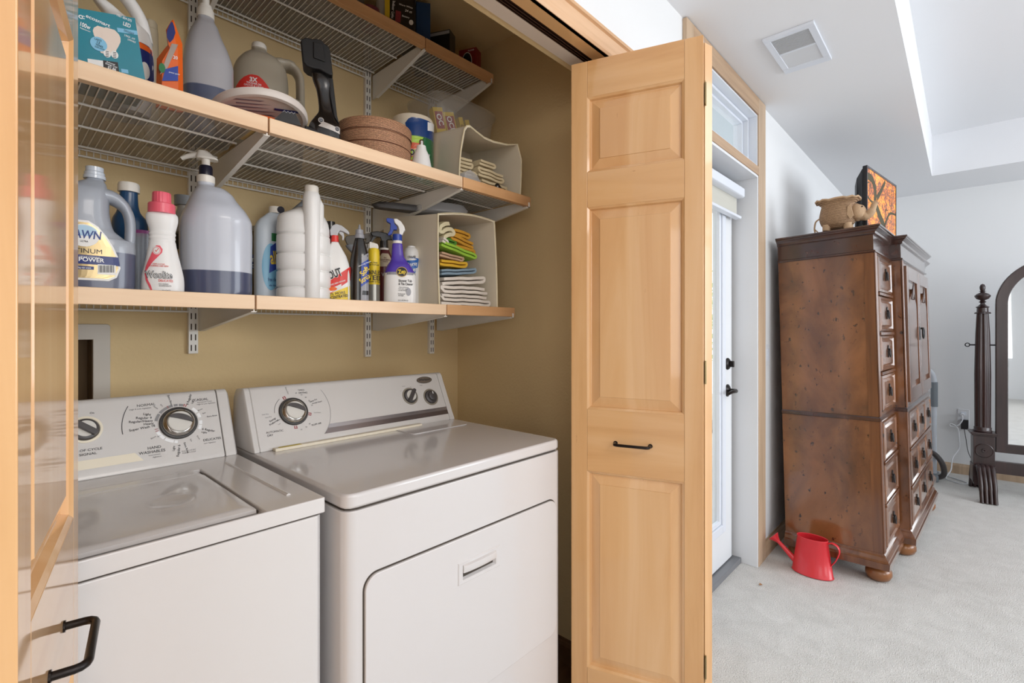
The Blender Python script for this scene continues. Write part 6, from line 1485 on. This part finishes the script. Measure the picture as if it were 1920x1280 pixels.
# ===== middle shelf =====
it = Item('light_bulb_box', 192, 1.235, ZM, 'teal light bulb carton with printed bulbs at the left end of the middle shelf', 'box')
k = it.h
bm = new_bm(); P_ = [(110, 172), (276, 172), (253, 34), (146, 15), (110, 9)]
P_ = [(it.x(a, 0.025), max(it.z(b, it.x(a, 0.025), 0.025), 0.0)) for a, b in P_]
F_ = ring(bm, [(a, -0.025, b) for a, b in P_]); B_ = ring(bm, [(a*0.92-0.008, 0.075, b) for a, b in P_]); bridge(bm, F_, B_); bm.faces.new(F_[::-1]); bm.faces.new(B_); obj('carton', bm, 'teal', it.e)
fs = lambda x, z, eps=0.0: Vector((x, -0.025-eps, z))
p = PP(it, fs, 0.0006); p.t('ecosmart', 184, 39.5, 6.5, -0.17, 0.015, fit=46); p.done('lettering', 'print_white', it.e)
p = PP(it, fs, 0.0006); p.arc(*p.m(152, 32), 2.6*k, 4.6*k, 50, 310); p.arc(*p.m(157, 33), 2.0*k, 3.6*k, 50, 310)
p.t('100w', 160, 49, 8, -0.14, 0.02, fit=19); p.t('Replacement', 160, 56, 2.6, -0.14); p.t('LED', 238, 47, 7, -0.12, 0.02, fit=14); p.t('1001 654 075', 233, 34, 4.5, -0.14, 0.015, fit=28); p.t('2 PACK - A19', 243, 70, 3.6, -0.12, 0.01, fit=20); p.t('DIMMABLE', 247, 77, 3.4, -0.12, 0.02, fit=15); p.done('lettering', 'print_white', it.e)
p = PP(it, fs, 0.0006); p.q([(221, 60), (258, 66), (257, 58), (219, 52)]); p.done('label', 'sky_label', it.e)
p = PP(it, fs, 0.0010); p.t('DAYLIGHT', 242, 61, 4, -0.12, 0.01, fit=19); p.done('lettering', 'teal_dark', it.e)
mat('bulb_print', (232, 214, 200), 0.5)
def bulb_shape(cx, cy):
    return [(cy+34, cx-5, cx+8), (cy+30, cx-7, cx+8), (cy+22, cx-7, cx+9), (cy+14, cx-12, cx+13), (cy+4, cx-18, cx+17), (cy-4, cx-20, cx+17), (cy-10, cx-18, cx+14), (cy-16, cx-11, cx+6)]
p = PP(it, fs, 0.0006); p.r(bulb_shape(194, 67)); p.done('picture', 'bulb_print', it.e)
p = PP(it, fs, 0.0009); p.r(bulb_shape(209, 70)); p.done('picture', 'bulb_print', it.e)
p = PP(it, fs, 0.0011, True)
for cx, cy in ((201, 96), (215, 98)):
    p.e(cx, cy+5, 7, 7)
p.done('picture', 'white_p', it.e)
p = PP(it, fs, 0.0014, True)
for cx, cy in ((201, 96), (215, 98)):
    for j in range(4): p.q([(cx-3, cy+j*3), (cx+3, cy+1+j*3), (cx+3, cy+2.2+j*3), (cx-3, cy+1.2+j*3)], n=1)
p.done('picture', 'black_p', it.e)
p = PP(it, fs, 0.0012); p.e(185, 83, 16, 13); p.done('label', 'sky_label', it.e)
p = PP(it, fs, 0.0016); p.t('LASTS', 184, 75.5, 3.5, -0.14, 0.02); p.t('13', 184.5, 81, 5, -0.14, 0.02); p.t('YEARS', 186, 86.5, 3.5, -0.14, 0.02); p.t('20,000 HOURS', 187, 91, 2.6, -0.14, 0.01, fit=19); p.done('lettering', 'teal_dark', it.e)
p = PP(it, fs, 0.0006); p.q([(165, 121), (194, 126), (193, 114), (164, 110)]); p.done('label', 'white_p', it.e)
p = PP(it, fs, 0.0006); p.q([(194, 133), (224, 138), (221, 117), (193, 113)]); p.done('label', 'black_p', it.e)
p = PP(it, fs, 0.0010); p.t('Estimated', 208, 119, 2.8, -0.12); p.t('Energy Cost', 209, 123, 3.2, -0.12); p.t('$1.86', 210, 129, 5, -0.12, 0.02); p.done('lettering', 'print_white', it.e)
p = PP(it, fs, 0.0006); p.q([(228, 136), (241, 138), (240, 131), (227, 129)]); p.done('label', 'sky_label', it.e)

it = Item('white_detergent_jug', 235, 1.375, ZM, 'tall white detergent jug with blue and orange label behind the teal carton', 'jug')
R = [(None, 186, 282), (150, 184, 290), (100, 186, 288), (60, 190, 281), (44, 196, 262), (30, 192, 238), (10, 178, 215), (-8, 168, 192)]
se, bo = body(it, 'jug', R, 'hdpe_white', -0.05, 2.6); su = sec_surf(se)
bm = new_bm(); tube(bm, cr([(it.x(200), 0, it.z(-18)), (it.x(225), 0, it.z(-12)), (it.x(248), 0, it.z(8)), (it.x(265), 0, it.z(35)), (it.x(274), 0, it.z(72))], 6), 0.018, 16, ell=0.75); obj('handle', bm, 'hdpe_white', it.e, smooth=60)
p = PP(it, su, 0.0012); p.r([(150, 244, 289), (130, 244, 288.5), (110, 244, 288), (100, 248, 287), (92, 255, 285), (84, 262, 280)]); p.done('label', 'navy', it.e)
p = PP(it, su, 0.0016); p.q([(243, 84), (286, 106), (285, 96), (244, 72)]); p.done('label', 'orange_p', it.e)
p = PP(it, su, 0.0018); p.e(272, 133, 9, 16); p.done('label', 'white_p', it.e)
it = Item('cream_capped_bottle', 284, 1.55, ZM, 'slim cream bottle standing behind the white detergent jug', 'bottle')
body(it, 'bottle', [(None, 270, 297), (120, 268, 298), (60, 270, 297), (54, 271, 296)], 'hdpe_cream', 0.9, 2)
bm = new_bm(); lathe(bm, [(0.0005, it.z(56)), (13*it.h, it.z(56)), (12.5*it.h, it.z(44)), (10*it.h, it.z(40)), (0.0005, it.z(40))], 24, c=(it.x(283), 0)); obj('cap', bm, 'hdpe_cream', it.e, smooth=35)

it = Item('detergent_pod_bag', 318, 1.27, ZM, 'orange and blue foil bag of detergent pods propped upright on the middle shelf', 'bag')
P_ = [(292, 222), (344, 222), (342, 78), (325, 36), (321, 40), (311, 60), (313, 74), (318, 82), (308, 96), (294, 118)]
bm = new_bm(); cxx, czz = it.x(320), it.z(140); A_ = ring(bm, [(it.x(a), -0.004, max(it.z(b), 0)) for a, b in P_])
C_ = ring(bm, [(cxx+(it.x(a)-cxx)*0.6, -0.016, czz+(max(it.z(b), 0)-czz)*0.75) for a, b in P_]); B_ = ring(bm, [(it.x(a), 0.004, max(it.z(b), 0)) for a, b in P_]); D_ = ring(bm, [(cxx+(it.x(a)-cxx)*0.6, 0.02, czz+(max(it.z(b), 0)-czz)*0.75) for a, b in P_])
bridge(bm, C_, A_); bridge(bm, A_, B_); bridge(bm, B_, D_); bm.faces.new(C_[::-1]); bm.faces.new(D_); obj('pouch', bm, 'orange_p', it.e, smooth=25)
f2 = lambda x, z, eps=0.0: Vector((x, -0.0165-eps, z))
mat('foil_grey', (176, 160, 150), 0.25, metal=0.3)
p = PP(it, f2, 0.0012); p.q([(300, 140), (314, 128), (334, 84), (322, 82)]); p.done('label', 'foil_grey', it.e)
p = PP(it, f2, 0.0014); p.r([(80, 318, 319), (72, 313, 325), (60, 313, 329), (50, 317, 327), (42, 321, 324)]); p.done('label', 'navy', it.e)
p = PP(it, f2, 0.0014); p.q([(304, 152), (334, 152), (334, 124), (310, 130)]); p.done('label', 'royal', it.e)
p = PP(it, f2, 0.0018); p.e(304, 128, 6, 9); p.done('label', 'green_p', it.e)
p = PP(it, f2, 0.0018); p.t('20', 329, 109, 6, 0, 0.02); p.t('power packs', 327, 138, 2.8); p.done('lettering', 'print_white', it.e)

it = Item('pump_refill_jug', 390, 1.42, ZM, 'big cloudy jug with white pump stem on the middle shelf beside the red 3X jug', 'jug')
level_mat('pump_jug_b', (84, 92, 116), (178, 176, 180), it.z(176), rough=0.28)
R = [(None, 348, 430), (236, 343, 437), (180, 342, 438.5), (135, 342, 438), (122, 343, 437), (95, 347, 428), (72, 353, 417), (52, 363, 409), (42, 369, 403), (36, 370, 401)]
se, bo = body(it, 'jug', R, 'pump_jug_b', -0.055, 2.6)
c = (it.x(385.5), 0)
bm = new_bm(); lathe(bm, [(0.0005, it.z(37)), (17*it.h, it.z(37)), (16.5*it.h, it.z(24)), (14.5*it.h, it.z(19)), (0.0005, it.z(19))], 36, c=c, flute=(32, 0.02)); obj('cap', bm, 'cap_white', it.e, smooth=35)
bm = new_bm(); lathe(bm, [(0.0005, it.z(20)), (12.5*it.h, it.z(20)), (12*it.h, it.z(13)), (7.5*it.h, it.z(12)), (7.5*it.h, it.z(-12)), (0.0005, it.z(-12))], 24, c=c); obj('pump_stem', bm, 'cap_white', it.e, smooth=35)
bm = new_bm(); tube(bm, [(it.x(398), 0, it.z(-16)), (it.x(376), 0, it.z(-14)), (it.x(346), 0, it.z(-8))], [0.012, 0.010, 0.006], 12, ell=0.8); obj('pump_head', bm, 'cap_white', it.e, smooth=40)

it = Item('floor_cleaner_jug', 500, 1.50, ZM, 'taupe jug with red 3X label standing behind the white bucket lid', 'jug')
mat('taupe_jug', (176, 166, 148), 0.35, coat=0.1)
R = [(None, 442, 566), (220, 437, 573), (190, 436, 571), (184, 436, 543), (160, 437, 541), (140, 438, 539), (128, 444, 535), (115, 455, 524), (104, 466, 508), (98, 471, 501), (94, 472, 500)]
se, bo = body(it, 'jug', R, 'taupe_jug', -0.06, 2.7); su = sec_surf(se)
bm = new_bm(); tube(bm, cr([(it.x(500), 0, it.z(124)), (it.x(525), 0, it.z(118)), (it.x(545), 0, it.z(117)), (it.x(559), 0, it.z(130)), (it.x(563), 0, it.z(152)), (it.x(563), 0, it.z(225))], 6), [0.036]*8+[0.032]*6+[0.028]*17, 16, ell=0.45); obj('handle', bm, 'taupe_jug', it.e, smooth=60)
bm = new_bm(); lathe(bm, [(0.0005, it.z(99)), (14.5*it.h, it.z(99)), (14*it.h, it.z(89)), (12*it.h, it.z(86.5)), (0.0005, it.z(86.5))], 32, c=(it.x(486), 0)); obj('cap', bm, 'cap_white', it.e, smooth=35)
p = PP(it, su, 0.0012); p.r([(185, 438, 512), (165, 443, 506), (155, 449, 500), (147, 457, 493), (142, 466, 486), (140.5, 472, 482)]); p.done('label', 'red_p', it.e)
p = PP(it, su, 0.0018); p.t('3X', 475.5, 150, 8, 0, 0.035, fit=15); p.t('TOUGHER ON', 476, 157, 3.4, -0.05, 0.02, fit=28); p.t('GREASE & GRIME', 476, 161.5, 3.4, -0.05, 0.02, fit=37); p.done('lettering', 'print_white', it.e)

# bucket lid lying on a stack of packets
X_, Y_ = 1.296*ratio(489), 1.296
ld = empty('bucket_lid', (X_, Y_, 1.767), face(X_, Y_)); ld.rotation_euler = (radians(-11), radians(-6), face(X_, Y_)); tag(ld, 'round white bucket lid lying on packets at the front of the middle shelf', 'lid')
bm = new_bm(); lathe(bm, [(0.0005, -0.004), (0.094, -0.004), (0.097, -0.010), (0.106, -0.010), (0.110, -0.004), (0.110, 0.006), (0.106, 0.008), (0.0005, 0.008)], 56); mat('lid_white', (216, 206, 198), 0.4); obj('disc', bm, 'lid_white', ld, smooth=35)
us = lambda x, z, eps=0.0: Vector((x, z, -0.004-eps))
rn = random.Random(3)
mat('print_mauve', (128, 112, 120), 0.6)
p = Print(us, 0.0008)
for j in range(6):
    yv = -0.075+j*0.014; x0 = -0.06+rn.uniform(-0.01, 0.02); p.quad([(x0, yv), (x0+rn.uniform(0.04, 0.10), yv), (x0+rn.uniform(0.04, 0.10), yv+0.005), (x0, yv+0.005)], 1)
p.done('printed_line', 'print_mauve', ld)
p = Print(us, 0.0008); p.quad([(0.03, -0.05), (0.085, -0.045), (0.085, -0.036), (0.03, -0.041)], 2); p.done('printed_line', 'navy', ld)
for j, (m_, lbl, h0, dx, sc2) in enumerate((('gold', 'gold and brown packet under the bucket lid, lowest of the stack', 0.0, -0.01, 1.0), ('orange_p', 'orange packet directly under the bucket lid', 0.021, -0.02, 0.85))):
    fa = face(X_, Y_); pk = empty('packet', (X_+dx*cos(fa)+0.02*sin(fa), Y_+dx*sin(fa)-0.02*cos(fa), ZM+h0+0.001), fa+0.1*j); tag(pk, lbl, 'packet', 'packets under the bucket lid')
    bm = new_bm(); loft(bm, [(0.0, 0.075*sc2, 0.045*sc2, 4), (0.004, 0.082*sc2, 0.052*sc2, 4), (0.010, 0.088*sc2, 0.055*sc2, 3.2), (0.016, 0.080*sc2, 0.050*sc2, 4), (0.020, 0.070*sc2, 0.042*sc2, 4)], 40); obj('packet_body', bm, m_, pk, smooth=40)
fk = empty('foil_scrap', (X_+0.040, Y_-0.064, ZM+0.034), face(X_, Y_)); tag(fk, 'black packet corner with zigzag silver edge sticking out under the bucket lid', 'packet')
bm = new_bm(); zz_ = [(-0.032, -0.002)]+[(-0.012+i*0.004, 0.022+(0.004 if i % 2 else 0)) for i in range(8)]+[(0.030, -0.004)]; prism(bm, zz_, -0.0135, -0.0105, 'y'); obj('corner', bm, 'black_p', fk)
bm = new_bm(); prism(bm, [(-0.012+i*0.004, 0.022+(0.004 if i % 2 else 0)) for i in range(8)]+[(-0.012+i*0.004, 0.0205+(0.004 if i % 2 else 0)) for i in range(7, -1, -1)], -0.0142, -0.0136, 'y'); obj('crimped_edge', bm, 'silver_p', fk)

it = Item('cordless_hand_tool', 606, 1.245, ZM, 'black plastic hand tool standing upright with blocky battery end at the top', 'hand tool')
R = [(None, 577, 640), (278, 577, 641), (248, 577, 640), (235, 581, 638), (222, 590, 630), (212, 597, 626), (195, 597, 622), (170, 593, 620), (155, 587, 621), (140, 584, 621)]
se, bo = body(it, 'grip', R, 'gloss_black', 0.5, 2.4)
bm = new_bm(); P_ = [(564, 95), (566, 91), (573, 86), (588, 86), (592, 84), (604, 85.5), (608, 90), (616, 94), (619, 102), (624, 146), (620, 147), (612, 145), (600, 140), (586, 140), (576, 138), (568, 132)]
prism(bm, [(it.x(a), it.z(b)) for a, b in P_], -0.026, 0.028, 'y'); obj('battery', bm, 'matte_black', it.e, bevel=0.004)
bm = new_bm(); prism(bm, [(it.x(a), it.z(b)) for a, b in ((588, 92), (606, 94), (610, 126), (588, 122))], -0.030, -0.026, 'y'); obj('latch', bm, 'matte_black', it.e, bevel=0.003)
bm = new_bm(); prism(bm, [(it.x(a), it.z(b)) for a, b in ((616, 142), (624, 146), (632, 215), (637, 232), (626, 218), (618, 180))], -0.008, 0.014, 'y'); obj('spine', bm, 'matte_black', it.e, bevel=0.003)
su = sec_surf(se)
mat('tool_silver', (206, 200, 194), 0.3, metal=0.4)
p = PP(it, su, 0.0012); p.q([(597, 236), (637, 252), (637, 243), (606, 228)], n=6); p.done('panel', 'tool_silver', it.e)
for (a, b) in ((602, 231), (632, 243)):
    for r_, m_, h_ in ((5.2, 'tool_silver', 0.0015), (4.0, 'gloss_black', 0.0025), (2.6, 'silver_p', 0.0035), (1.3, 'gloss_black', 0.0042)):
        pt = su(it.x(a), it.z(b), h_-0.001); bm = new_bm(); lathe(bm, [(0.0002, 0), (r_*it.h, 0), (r_*it.h, 0.0015), (0.0002, 0.0015)], 24, M=Matrix.Translation(pt) @ Matrix.Rotation(pi/2, 4, 'X')); obj('button', bm, m_, it.e)
bm = new_bm(); prism(bm, [(it.x(a), max(it.z(b), 0.0)) for a, b in ((572, 244), (642, 262), (642, 285), (572, 285))], -0.020, 0.02, 'y'); obj('base', bm, 'matte_black', it.e, bevel=0.003)

it = Item('woven_basket', 703, 1.292, ZM, 'round brown woven basket with flat lid on the middle shelf', 'basket')
r = 68.5*it.h
bm = new_bm(); lathe(bm, [(0.0005, 0), (r*0.97, 0), (r, 0.004), (r, it.z(232, 0, r)), (r*0.985, it.z(231.5, 0, r))], 56, close=False); obj('bowl', bm, 'rattan_brown', it.e, smooth=50)
bm = new_bm(); lathe(bm, [(r*1.02, it.z(238, 0, r)), (r*1.025, it.z(237, 0, r)), (r*1.025, it.z(219, 0, r)), (r*1.01, it.z(217.5, 0, r)), (0.0005, it.z(217.5, 0, r))], 56, close=False); obj('lid', bm, 'rattan_brown', it.e, smooth=50)
mat('rattan_dark', (110, 66, 42), 0.6)
for y_ in (237, 256+6, 234):
    pass
bm = new_bm(); tube(bm, [(r*1.004*cos(2*pi*i/48), r*1.004*sin(2*pi*i/48), it.z(240, 0, r)) for i in range(49)], 0.0014, 6); obj('band', bm, 'rattan_dark', it.e)
bm = new_bm(); tube(bm, [(r*1.004*cos(2*pi*i/48), r*1.004*sin(2*pi*i/48), 0.05) for i in range(49)], 0.0014, 6); obj('band', bm, 'rattan_dark', it.e)
it2 = Item('paper_plate', 668, 1.50, ZM, 'cream paper plate edge showing behind the woven basket', 'plate')
bm = new_bm(); lathe(bm, [(0.0005, 0), (0.07, 0), (0.10, 0.010), (0.098, 0.012), (0.068, 0.004), (0.0005, 0.004)], 40, M=Matrix.Translation((0.01, 0.02, 0.098)) @ Matrix.Rotation(radians(80), 4, 'X')); obj('plate_disc', bm, 'hdpe_cream', it2.e, smooth=50)

it = Item('paper_towel_roll', 774, 1.375, ZM, 'paper towel roll in blue and green printed wrapper beside the fabric bin', 'paper towel roll')
r = 39*it.h; h = it.z(211, 0, r)
mat('paper_white', (226, 212, 190), 0.9); mat('wrap_blue', (22, 62, 122), 0.25, coat=0.5); mat('wrap_green', (28, 100, 56), 0.25, coat=0.5); mat('wrap_orange', (214, 84, 40), 0.3, coat=0.4)
bm = new_bm(); lathe(bm, [(0.019, 0.002), (r, 0.002), (r, h-0.006), (r*0.96, h), (0.019, h), (0.019, 0.002)], 48, close=False); obj('roll', bm, 'paper_white', it.e, smooth=40)
cs2 = cyl(r); cs2.h = h-0.007
p = PP(it, cs2, 0.0012); p.r([(368, 735, 836), (340, 742, 836), (300, 750, 836), (276, 758, 836), (262, 764, 836)], cols=24); p.done('wrapper', 'wrap_green', it.e)
p = PP(it, cs2, 0.0014); p.r([(262, 764, 838), (240, 760, 838), (230, 766, 838), (224, 772, 838)], cols=24); p.done('wrapper', 'wrap_blue', it.e)
p = PP(it, cs2, 0.0016); p.r([(300, 754, 776), (284, 754, 778), (270, 758, 784), (262, 766, 790), (256, 772, 794)]); p.done('wrapper', 'lime', it.e)
p = PP(it, cs2, 0.0018); p.r([(306, 754, 772), (290, 754, 780), (278, 758, 790), (272, 764, 792), (268, 772, 788)]); p.done('wrapper', 'wrap_orange', it.e)
p = PP(it, cs2, 0.0020); p.t('Bounty', 784, 286, 17, -0.08, 0.035, fit=46); p.done('lettering', 'print_white', it.e)
p = PP(it, cs2, 0.0026); p.t('Bounty', 784, 286, 16, -0.08, 0.02, fit=44); p.done('lettering', 'black_p', it.e)
p = PP(it, cs2, 0.0020); p.q([(801, 245), (815, 249), (815, 233), (801, 229)]); p.done('label', 'white_p', it.e)

it = Item('flood_light_bulb', 790, 1.215, ZM, 'white flood light bulb standing on its face in front of the paper towel roll', 'light bulb')
bm = new_bm(); lathe(bm, [(0.0005, 0), (0.030, 0), (0.0325, 0.004), (0.031, 0.018), (0.024, it.z(292)), (0.016, it.z(282)), (0.0135, it.z(274)), (0.0005, it.z(274))], 36); obj('housing', bm, 'hdpe_white', it.e, smooth=60)
bm = new_bm(); pr = [(0.0005, it.z(274.5))]+[(0.0065+(0.0008 if i % 2 else 0), it.z(274.5-i*1.3)) for i in range(9)]+[(0.004, it.z(262)), (0.0005, it.z(261.5))]; lathe(bm, pr, 24); obj('screw_base', bm, 'chrome', it.e, smooth=50)

# upper fabric bin
fl, fr, bl_, br_ = (1.062, 1.886), (1.340, 1.908), (1.040, 1.7115), (1.334, 1.7115)
front = edge(bl_, br_, 4)+edge(br_, fr, 4, (0.004, 0))+[(fr[0]-0.02, fr[1]+0.001), (1.27, 1.893), (1.20, 1.884), (1.15, 1.885), (1.11, 1.896), (1.085, 1.904), (1.072, 1.900)]+edge(fl, bl_, 5, (-0.006, 0))
nb = len(front)
back = edge((1.075, 1.712), (1.345, 1.712), 4)+edge((1.345, 1.712), (1.350, 1.945), 4)+[(1.335, 1.948), (1.28, 1.948), (1.22, 1.948), (1.17, 1.948), (1.12, 1.948), (1.10, 1.946), (1.085, 1.942)]+edge((1.078, 1.935), (1.075, 1.712), 5)
fabric_bin('fabric_bin', front, back, 1.195, 1.47, ZM, 'cream fabric bin with sagging top on the middle shelf, holding cloth napkins')
cloth('folded_napkin', 1.076, 1.168, 1.25, 1.38, 1.735, 0.0120, 4, 'cloth_natural', 'natural cotton napkin at the left inside the upper fabric bin', 0.0, 21)
cloth('folded_napkin', 1.078, 1.162, 1.26, 1.38, 1.788, 0.0125, 3, 'cloth_natural', 'natural cotton napkin stacked highest at the left in the upper bin', -0.06, 22)
cloth('folded_napkin', 1.180, 1.320, 1.24, 1.42, 1.715, 0.0120, 4, 'cloth_natural', 'natural cotton napkin at the lower right inside the upper fabric bin', 0.0, 23)
cloth('folded_napkin', 1.170, 1.305, 1.245, 1.42, 1.768, 0.0125, 3, 'cloth_natural', 'natural cotton napkin with coiled fold in the middle right of the upper bin', 0.05, 24)
cloth('folded_napkin', 1.175, 1.265, 1.25, 1.42, 1.812, 0.0120, 2, 'cloth_natural', 'small natural cotton napkin on top at the right in the upper bin', 0.0, 25)
pb = empty('plastic_sleeve', (1.135, 1.232, 1.7125), 0.2); tag(pb, 'clear plastic sleeve at the front left of the upper fabric bin', 'sleeve')
bm = new_bm(); prism(bm, [(-0.065, 0), (0.06, 0), (0.055, 0.012), (0.01, 0.05), (-0.03, 0.058), (-0.06, 0.04)], -0.012, 0.012, 'y'); obj('film', bm, 'pouch_clear', pb, bevel=0.004)
bk = empty('black_clip', (1.245, 1.215, 1.7125), 0.1); tag(bk, 'small glossy black rounded clip at the front of the upper fabric bin', 'clip')
bm = new_bm(); loft(bm, smooth_secs([(0.0, 0.020, 0.010, 2.2, 0.008), (0.012, 0.022, 0.011, 2.2, 0.006), (0.026, 0.014, 0.010, 2.2, -0.006), (0.036, 0.008, 0.007, 2, -0.010), (0.040, 0.002, 0.002, 2, -0.010)], 3), 20); obj('clip_body', bm, 'gloss_black', bk, smooth=60)

# clear tub with yellow boxes above the upper bin
ct = empty('clear_storage_tub', (1.25, 1.475, 1.953)); tag(ct, 'clear plastic tub holding small yellow boxes on top of the upper fabric bin', 'storage tub')
film('tub_clear', (214, 208, 198), 0.22, 0.12)
bm = new_bm(); loft(bm, [(0.0, 0.135, 0.085, 4), (0.01, 0.145, 0.092, 4), (0.120, 0.160, 0.105, 4), (0.122, 0.168, 0.112, 4), (0.128, 0.168, 0.112, 4)], 48, cap=False); bm.faces.new(ring(bm, [superell(0.135, 0.085, 4, k, 48)+(0.001,) for k in range(48)])); obj('tub', bm, 'tub_clear', ct, smooth=50)
bm = new_bm(); loft(bm, [(0.130, 0.170, 0.114, 4), (0.136, 0.170, 0.114, 4), (0.140, 0.150, 0.095, 4)], 48); obj('lid', bm, 'tub_clear', ct, smooth=50)
mat('yellow_box', (214, 182, 50), 0.4); mat('red_dull', (150, 54, 62), 0.5)
yb_ = []
for j, (x, a, w_, lbl, oc) in enumerate(((1.150, 0.35, 0.040, 'yellow box, leftmost inside the clear tub', 'OC'), (1.205, 0.40, 0.045, 'yellow box with red oval badge inside the clear tub', 'OCB'), (1.265, 0.40, 0.018, 'thin yellow box with small lettering, left of the last in the clear tub', 'OCB'), (1.298, 0.40, 0.018, 'thin yellow box, rightmost inside the clear tub', 'OCB'))):
    yb = empty('yellow_box', (x, 1.425, 1.956)); yb.rotation_euler = (0, -a*0.6, face(1.2, 1.42)+0.5); tag(yb, lbl, 'box', 'yellow boxes in the clear tub')
    bm = new_bm(); box(bm, -w_/2, w_/2, -0.012, 0.02, 0, 0.095); obj('carton', bm, 'yellow_box', yb, bevel=0.001)
    fs2 = lambda x, z, eps=0.0: Vector((x, -0.012-eps, z))
    if w_ > 0.03:
        p = Print(fs2, 0.0006); p.rect(-w_*0.4, w_*0.4, 0.018, 0.080); p.done('label', 'red_dull', yb)
    p = Print(fs2, 0.0012); p.text(oc, 0, 0.05, 0.028 if w_ > 0.03 else 0.016, radians(-80), 0.02); p.done('lettering', 'print_white' if w_ > 0.03 else 'maroon', yb)

# ===== highest shelf =====
it = Item('string_light_box', 755, 1.42, ZT, 'black printed light box at the front of the highest shelf left of the blue box', 'box', yaw=-0.06)
bm = new_bm(); box(bm, it.x(731), it.x(779), -0.03, 0.09, 0, 0.20); obj('carton', bm, 'black_p', it.e, bevel=0.001)
f3 = lambda x, z, eps=0.0: Vector((x, -0.03-eps, z))
p = PP(it, f3, 0.0006); p.t('Indoor Light', 738, 18, 5, radians(-95), 0.02, fit=34); p.t('24 ct', 767, 22, 4.5, -0.2, 0.02); p.t('Warm White', 762, 12, 3.4, -0.2); p.t('Battery', 762, 32, 3.4, -0.2); p.done('lettering', 'print_white', it.e)
p = PP(it, f3, 0.0006); p.q([(742, 40), (752, 43), (753, 22), (743, 19)]); p.done('label', 'red_dull', it.e)
p = PP(it, f3, 0.0006); p.e(772, 43, 4, 5); p.done('label', 'cap_white', it.e)
it = Item('blue_box', 793, 1.47, ZT, 'plain dark blue carton beside the black light box on the highest shelf', 'box', yaw=0.05)
mat('box_blue', (32, 66, 110), 0.6); bm = new_bm(); box(bm, -0.026, 0.024, -0.05, 0.12, 0, 0.185); obj('carton', bm, 'box_blue', it.e, bevel=0.001)
it = Item('bulb_blister_pack', 718, 1.45, ZT, 'clear blister pack with yellow card at the left of the black light box', 'package')
bm = new_bm(); loft(bm, [(0, 0.022, 0.02, 3), (0.12, 0.024, 0.022, 3), (0.15, 0.015, 0.012, 3)], 24); obj('blister', bm, 'pouch_clear', it.e, smooth=50)
bm = new_bm(); box(bm, 0.006, 0.022, -0.024, -0.0225, 0.01, 0.14); obj('card', bm, 'yellow_p', it.e)
it = Item('pink_container', 694, 1.44, ZT, 'small dusky pink container at the far left of the visible highest shelf items', 'container')
mat('dusky_pink', (124, 54, 76), 0.5); bm = new_bm(); lathe(bm, [(0.0005, 0), (0.030, 0), (0.033, 0.05), (0.030, 0.062), (0.0005, 0.066)], 28); obj('tub', bm, 'dusky_pink', it.e, smooth=50)
it = Item('bulb_carton', 826, 1.455, ZT, 'black and white light bulb carton between the blue and red boxes on the highest shelf', 'box', yaw=-0.45)
bm = new_bm(); box(bm, -0.042, 0.052, -0.03, 0.02, 0, 0.118); obj('carton', bm, 'black_p', it.e, bevel=0.001)
f4 = lambda x, z, eps=0.0: Vector((x, -0.03-eps, z))
p = Print(f4, 0.0006); p.rect(-0.041, 0.051, 0.102, 0.114); p.done('label', 'grey_p', it.e)
p = Print(f4, 0.0006); p.rect(-0.054, -0.036, 0.028, 0.088); p.done('label', 'cap_white', it.e)
p = Print(f4, 0.0006); p.rect(-0.041, -0.020, 0.0, 0.048); p.done('label', 'red_dull', it.e)
bm = new_bm(); lathe(bm, [(0.0005, 0.001), (0.022, 0.001), (0.020, 0.006), (0.0005, 0.010)], 24, M=Matrix.Translation((0.012, -0.030, 0.035)) @ Matrix.Rotation(pi/2, 4, 'X')); mat('bulb_glass', (126, 110, 84), 0.3); obj('bulb', bm, 'bulb_glass', it.e, smooth=60)
it = Item('red_bulb_box', 880, 1.455, ZT, 'red light bulb box with oval window at the right end of the highest shelf', 'box', yaw=-0.45)
bm = new_bm(); box(bm, -0.034, 0.042, -0.025, 0.02, 0, 0.118); mat('box_red', (134, 26, 26), 0.5); obj('carton', bm, 'box_red', it.e, bevel=0.001)
f5 = lambda x, z, eps=0.0: Vector((x, -0.025-eps, z))
p = Print(f5, 0.0006); p.ellipse(0.002, 0.066, 0.022, 0.038); p.done('window_rim', 'cap_white', it.e)
p = Print(f5, 0.0010); p.ellipse(0.002, 0.066, 0.0195, 0.035); p.done('window', 'black_p', it.e)
p = Print(f5, 0.0014); p.ellipse(0.001, 0.048, 0.014, 0.018); p.done('bulb_picture', 'cap_white', it.e)
p = Print(f5, 0.0010); p.text('FLOOD', 0.020, 0.108, 0.008, 0, 0.02); p.done('lettering', 'print_white', it.e)
mat('shadow_brown', (112, 88, 70), 0.7); mat('box_grey', (120, 116, 112), 0.7); mat('box_rust', (140, 74, 56), 0.7)
for (x, y, w_, d_, h_, m_, nm, lbl) in ((0.15, 1.52, 0.30, 0.24, 0.10, 'box_grey', 'shallow_carton', 'flat grey carton seen from below through the highest wire shelf at its left'),
                           (0.47, 1.53, 0.26, 0.22, 0.12, 'box_rust', 'shallow_carton', 'rust coloured carton seen from below through the highest wire shelf'),
                           (0.76, 1.56, 0.20, 0.18, 0.11, 'box_grey', 'shallow_carton', 'grey carton seen from below near the middle standard on the highest shelf')):
    e = empty(nm, (x, y, ZT)); tag(e, lbl, 'box'); bm = new_bm(); box(bm, -w_/2, w_/2, -d_/2, d_/2, 0.0005, h_); obj('carton', bm, m_, e, bevel=0.002)
    bm = new_bm(); box(bm, -w_/2-0.001, w_/2+0.001, -d_/2-0.001, d_/2+0.001, h_*0.6, h_+0.002); obj('lid', bm, m_, e, bevel=0.002)
